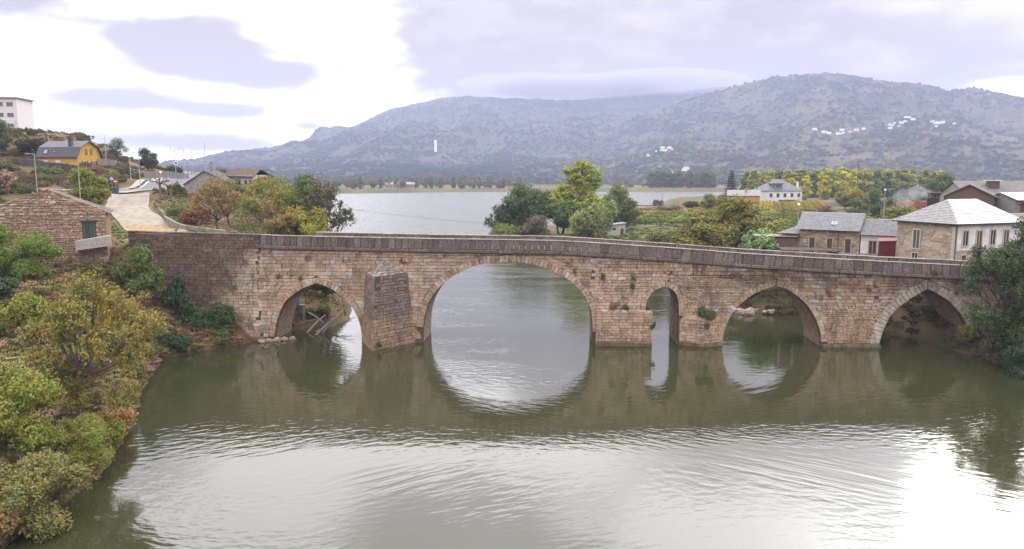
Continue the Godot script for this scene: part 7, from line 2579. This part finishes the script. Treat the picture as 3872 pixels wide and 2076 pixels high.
const VILLAGES := [
	[895.0, -2000.0, 110.0, 34.0, 16, "small white house in the left half of the long hill village", "houses of the long hill village, left half"],
	[1085.0, -2030.0, 100.0, 34.0, 20, "small white house in the right half of the long hill village", "houses of the long hill village, right half"],
	[380.0, -1950.0, 34.0, 22.0, 8, "white house in the small hamlet left of the long village", "houses of the small hamlet"],
	[330.0, -1500.0, 70.0, 20.0, 5, "scattered white farm low on the hill", "farms low on the hill"]]

# ---------------------------------------------------------------- small details on and around the bridge
func make_details() -> void:
	# plants rooted in the bridge joints
	var tuft := leaf_mat("leaf_wall", Color(0.10, 0.115, 0.038))
	var dry := leaf_mat("leaf_wall_dry", Color(0.20, 0.15, 0.075))
	var spots_ := [[19.6, 3.2, 0.8, 0.62, 0, "bushy plant growing on the pier nose"], [19.2, 2.0, 0.85, 0.4, 0, "small plant low on the pier nose"], [11.4, 6.4, 0.15, 0.36, 0, "green tuft on the wall over the pier block"], [11.5, 7.5, 0.15, 0.26, 1, "dry tuft above the green tuft on the wall"], [8.2, 7.6, 0.15, 0.3, 0, "green tuft right of the great arch"], [5.0, 8.3, 0.15, 0.22, 1, "dry tuft at the right shoulder of the great arch"], [9.4, 4.2, 0.45, 0.32, 1, "dry grass on the ledge of the pier block, left"], [10.8, 4.2, 0.45, 0.28, 0, "green grass on the ledge of the pier block, right"], [13.9, 2.0, 0.3, 0.34, 0, "plant on the side of the pier block at the small arch"], [-26.2, 7.3, 0.15, 0.2, 1, "dark tuft over the first arch"], [-28.7, 7.5, 0.15, 0.2, 1, "dry tuft left of the first arch"], [-16.2, 0.6, 4.6, 0.3, 0, "moss and weeds at the toe of the cutwater"], [44.0, 8.2, 0.1, 0.3, 0, "tuft over the last arch"], [1.0, 10.4, 0.3, 0.22, 1, "small tuft on the string course over the great arch"]]
	for s in spots_:
		var p: Vector3 = bridge_t * Vector3(s[0], s[1] - 0.15, s[2])
		plant("shrub" if s[3] > 0.3 else "shrub_b", "wall_plant", s[5], "plant", p, Vector3(s[3], s[3] * 1.1, s[3] * 0.6), rng.randf() * TAU, tuft if s[4] == 0 else dry, "", "leaves")
	# person on the roadway
	person(bridge_t * Vector3(17.0, interp(par_top, 17.0) - 1.02, -4.2))
	# overhead wire across the mouth of the lake
	var mb := MB.new()
	var pts := []
	var rad := []
	for i in 21:
		var t := i / 20.0
		pts.append(Vector3(lerpf(-46, 30, t), lerpf(14.5, 9.5, t) - 4.0 * t * (1.0 - t) * 1.6, lerpf(-150, -128, t)))
		rad.append(0.02)
	mb.tube(pts, rad, 4)
	solo("overhead_wire", "thin dark overhead wire spanning the lake mouth behind the bridge", "wire", mb.mesh(), mat("dark_metal"))
	# pigeons on the wing wall
	for i in 2:
		var b := MB.new()
		b.lathe(xf(Vector3(0, 0.14, 0), 0, 0, -1.15), [Vector2(0.0, -0.17), Vector2(0.06, -0.1), Vector2(0.085, 0.0), Vector2(0.06, 0.1), Vector2(0.04, 0.15), Vector2(0.0, 0.17)], 8)
		b.lathe(xf(Vector3(0.14, 0.25, 0)), [Vector2(0.0, -0.06), Vector2(0.04, -0.03), Vector2(0.045, 0.01), Vector2(0.0, 0.05)], 8)
		b.tri(Vector3(0.18, 0.26, 0.01), Vector3(0.18, 0.24, -0.01), Vector3(0.225, 0.245, 0))
		b.tube([Vector3(0.02, 0.1, 0.02), Vector3(0.02, 0, 0.02)], [0.008, 0.008], 4)
		b.tube([Vector3(0.02, 0.1, -0.02), Vector3(0.02, 0, -0.02)], [0.008, 0.008], 4)
		var sx: float = [-40.4, -38.0][i]
		var o := solo("pigeon", ["left of two dark pigeons perched on the wing wall coping", "right of two dark pigeons perched on the wing wall coping"][i], "pigeon", b.mesh(), mat("pigeon_grey", Color(0.09, 0.09, 0.10), 0.8), bridge_t * Vector3(sx, interp(par_top, sx) + 0.12, -0.14), "pigeons on the wing wall")
		o.rotation.y = 0.7 + i
		o.scale = Vector3.ONE * 1.5

# smooth-joined tapered limbs, meshed as surface nets
func body_mesh(bones: Array, cell: float, k: float) -> ArrayMesh:
	var lo := Vector3.ONE * 1e9
	var hi := Vector3.ONE * -1e9
	for b in bones:
		var r: float = maxf(b[2], b[3]) + cell * 2.0
		for q in [b[0], b[1]]:
			lo = lo.min(q - Vector3.ONE * r)
			hi = hi.max(q + Vector3.ONE * r)
	var n := Vector3i(((hi - lo) / cell).ceil()) + Vector3i.ONE
	var f := PackedFloat32Array()
	f.resize(n.x * n.y * n.z)
	for z in n.z:
		for y in n.y:
			for x in n.x:
				var p := lo + Vector3(x, y, z) * cell
				var d := 9.0
				for b in bones:
					var ab: Vector3 = b[1] - b[0]
					var t := clampf((p - b[0]).dot(ab) / maxf(ab.length_squared(), 1e-6), 0, 1)
					var e: float = (p - b[0] - ab * t).length() - lerpf(b[2], b[3], t)
					var h := clampf(0.5 + 0.5 * (d - e) / k, 0, 1)
					d = lerpf(d, e, h) - k * h * (1.0 - h)
				f[(z * n.y + y) * n.x + x] = d
	var at := {}
	var v := PackedVector3Array()
	var nn := PackedVector3Array()
	var idx := PackedInt32Array()
	var st := [1, n.x, n.x * n.y]
	for z in n.z - 1:
		for y in n.y - 1:
			for x in n.x - 1:
				var i := (z * n.y + y) * n.x + x
				var sum := Vector3.ZERO
				var cnt := 0
				var g := Vector3.ZERO
				for c in 8:
					var o := Vector3(c & 1, (c >> 1) & 1, (c >> 2) & 1)
					var fa := f[i + int(o.x) * st[0] + int(o.y) * st[1] + int(o.z) * st[2]]
					g += (o - Vector3.ONE * 0.5) * fa
					for ax in 3:
						if o[ax] == 0.0:
							var fb := f[i + int(o.x) * st[0] + int(o.y) * st[1] + int(o.z) * st[2] + st[ax]]
							if (fa < 0.0) != (fb < 0.0):
								var q := o
								q[ax] = fa / (fa - fb)
								sum += q
								cnt += 1
				if cnt:
					at[i] = v.size()
					v.append(lo + (Vector3(x, y, z) + sum / cnt) * cell)
					nn.append(g.normalized())
	for i in at:
		for ax in 3:
			var u: int = st[(ax + 1) % 3]
			var w: int = st[(ax + 2) % 3]
			if (f[i] < 0.0) != (f[i + st[ax]] < 0.0) and at.has(i - u) and at.has(i - w) and at.has(i - u - w):
				idx.append_array(PackedInt32Array([at[i], at[i - u], at[i - u - w], at[i], at[i - u - w], at[i - w]]))
	var arr := []
	arr.resize(Mesh.ARRAY_MAX)
	arr[Mesh.ARRAY_VERTEX] = v
	arr[Mesh.ARRAY_NORMAL] = nn
	arr[Mesh.ARRAY_INDEX] = idx
	var m := ArrayMesh.new()
	m.add_surface_from_arrays(Mesh.PRIMITIVE_TRIANGLES, arr)
	return m

func person(at: Vector3) -> void:
	var t := thing("person", "person in a khaki jacket standing on the bridge behind the near parapet", "person", at, 2.6)
	var bones := [
		[Vector3(0, 0.98, 0), Vector3(0, 1.12, 0), 0.135, 0.12], [Vector3(0, 1.12, 0), Vector3(0, 1.36, 0.0), 0.12, 0.145], [Vector3(-0.14, 1.40, 0), Vector3(0.14, 1.40, 0), 0.075, 0.075], [Vector3(0, 1.42, 0), Vector3(0, 1.54, 0.01), 0.055, 0.05],
		[Vector3(0, 1.60, 0.02), Vector3(0, 1.67, 0.01), 0.085, 0.092], [Vector3(0, 1.60, 0.09), Vector3(0, 1.585, 0.11), 0.02, 0.016],
		[Vector3(-0.085, 0.95, 0), Vector3(-0.095, 0.5, 0.02), 0.095, 0.062], [Vector3(-0.095, 0.5, 0.02), Vector3(-0.1, 0.08, -0.01), 0.06, 0.04], [Vector3(-0.1, 0.045, -0.03), Vector3(-0.11, 0.035, 0.15), 0.045, 0.035],
		[Vector3(0.085, 0.95, 0), Vector3(0.1, 0.5, 0.04), 0.095, 0.062], [Vector3(0.1, 0.5, 0.04), Vector3(0.11, 0.08, 0.0), 0.06, 0.04], [Vector3(0.11, 0.045, -0.02), Vector3(0.12, 0.035, 0.16), 0.045, 0.035],
		[Vector3(-0.18, 1.39, 0), Vector3(-0.235, 1.12, -0.02), 0.058, 0.045], [Vector3(-0.235, 1.12, -0.02), Vector3(-0.2, 0.9, 0.12), 0.042, 0.03], [Vector3(0.18, 1.39, 0), Vector3(0.235, 1.12, 0.02), 0.058, 0.045], [Vector3(0.235, 1.12, 0.02), Vector3(0.12, 1.08, 0.22), 0.042, 0.03]]
	for h in [[Vector3(-0.2, 0.9, 0.12), Vector3(0.0, -1, 0.25)], [Vector3(0.12, 1.08, 0.22), Vector3(-0.8, 0.1, 0.5)]]:
		var d: Vector3 = h[1].normalized()
		var s := d.cross(Vector3.RIGHT if absf(d.x) < 0.5 else Vector3.UP).normalized()
		var p: Vector3 = h[0]
		bones.append([p, p + d * 0.075, 0.03, 0.032])
		for k in 4:
			var q := p + d * 0.08 + s * (k - 1.5) * 0.019
			bones.append([q, q + d * (0.07 - absf(k - 1.3) * 0.008) + d.cross(s) * 0.012, 0.01, 0.008])
		bones.append([p + d * 0.03 + s * -0.03, p + d * 0.08 + s * -0.06, 0.012, 0.009])
	part(t, "body", body_mesh(bones, 0.024, 0.03), mat("skin", Color(0.36, 0.22, 0.16), 0.7))
	var coat := [[Vector3(0, 0.92, 0), Vector3(0, 1.12, 0), 0.16, 0.15], [Vector3(0, 1.12, 0), Vector3(0, 1.36, 0.0), 0.15, 0.17], [Vector3(-0.15, 1.40, 0), Vector3(0.15, 1.40, 0), 0.09, 0.09], [Vector3(-0.18, 1.39, 0), Vector3(-0.235, 1.12, -0.02), 0.078, 0.065], [Vector3(-0.235, 1.12, -0.02), Vector3(-0.2, 0.92, 0.11), 0.06, 0.05], [Vector3(0.18, 1.39, 0), Vector3(0.235, 1.12, 0.02), 0.078, 0.065], [Vector3(0.235, 1.12, 0.02), Vector3(0.14, 1.085, 0.2), 0.06, 0.05]]
	part(t, "jacket", body_mesh(coat, 0.03, 0.04), mat("khaki_cloth", Color(0.20, 0.14, 0.085), 0.95))
	var legs := [[Vector3(-0.085, 0.95, 0), Vector3(-0.095, 0.5, 0.02), 0.11, 0.08], [Vector3(-0.095, 0.5, 0.02), Vector3(-0.1, 0.1, -0.01), 0.08, 0.065], [Vector3(0.085, 0.95, 0), Vector3(0.1, 0.5, 0.04), 0.11, 0.08], [Vector3(0.1, 0.5, 0.04), Vector3(0.11, 0.1, 0.0), 0.08, 0.065]]
	part(t, "trousers", body_mesh(legs, 0.03, 0.03), mat("dark_cloth", Color(0.045, 0.05, 0.06), 0.95))
	var hair := [[Vector3(0, 1.66, -0.02), Vector3(0, 1.70, 0.0), 0.098, 0.094], [Vector3(0, 1.60, -0.05), Vector3(0, 1.66, -0.03), 0.07, 0.08]]
	part(t, "hair", body_mesh(hair, 0.022, 0.03), mat("dark_hair", Color(0.025, 0.018, 0.014), 0.8))
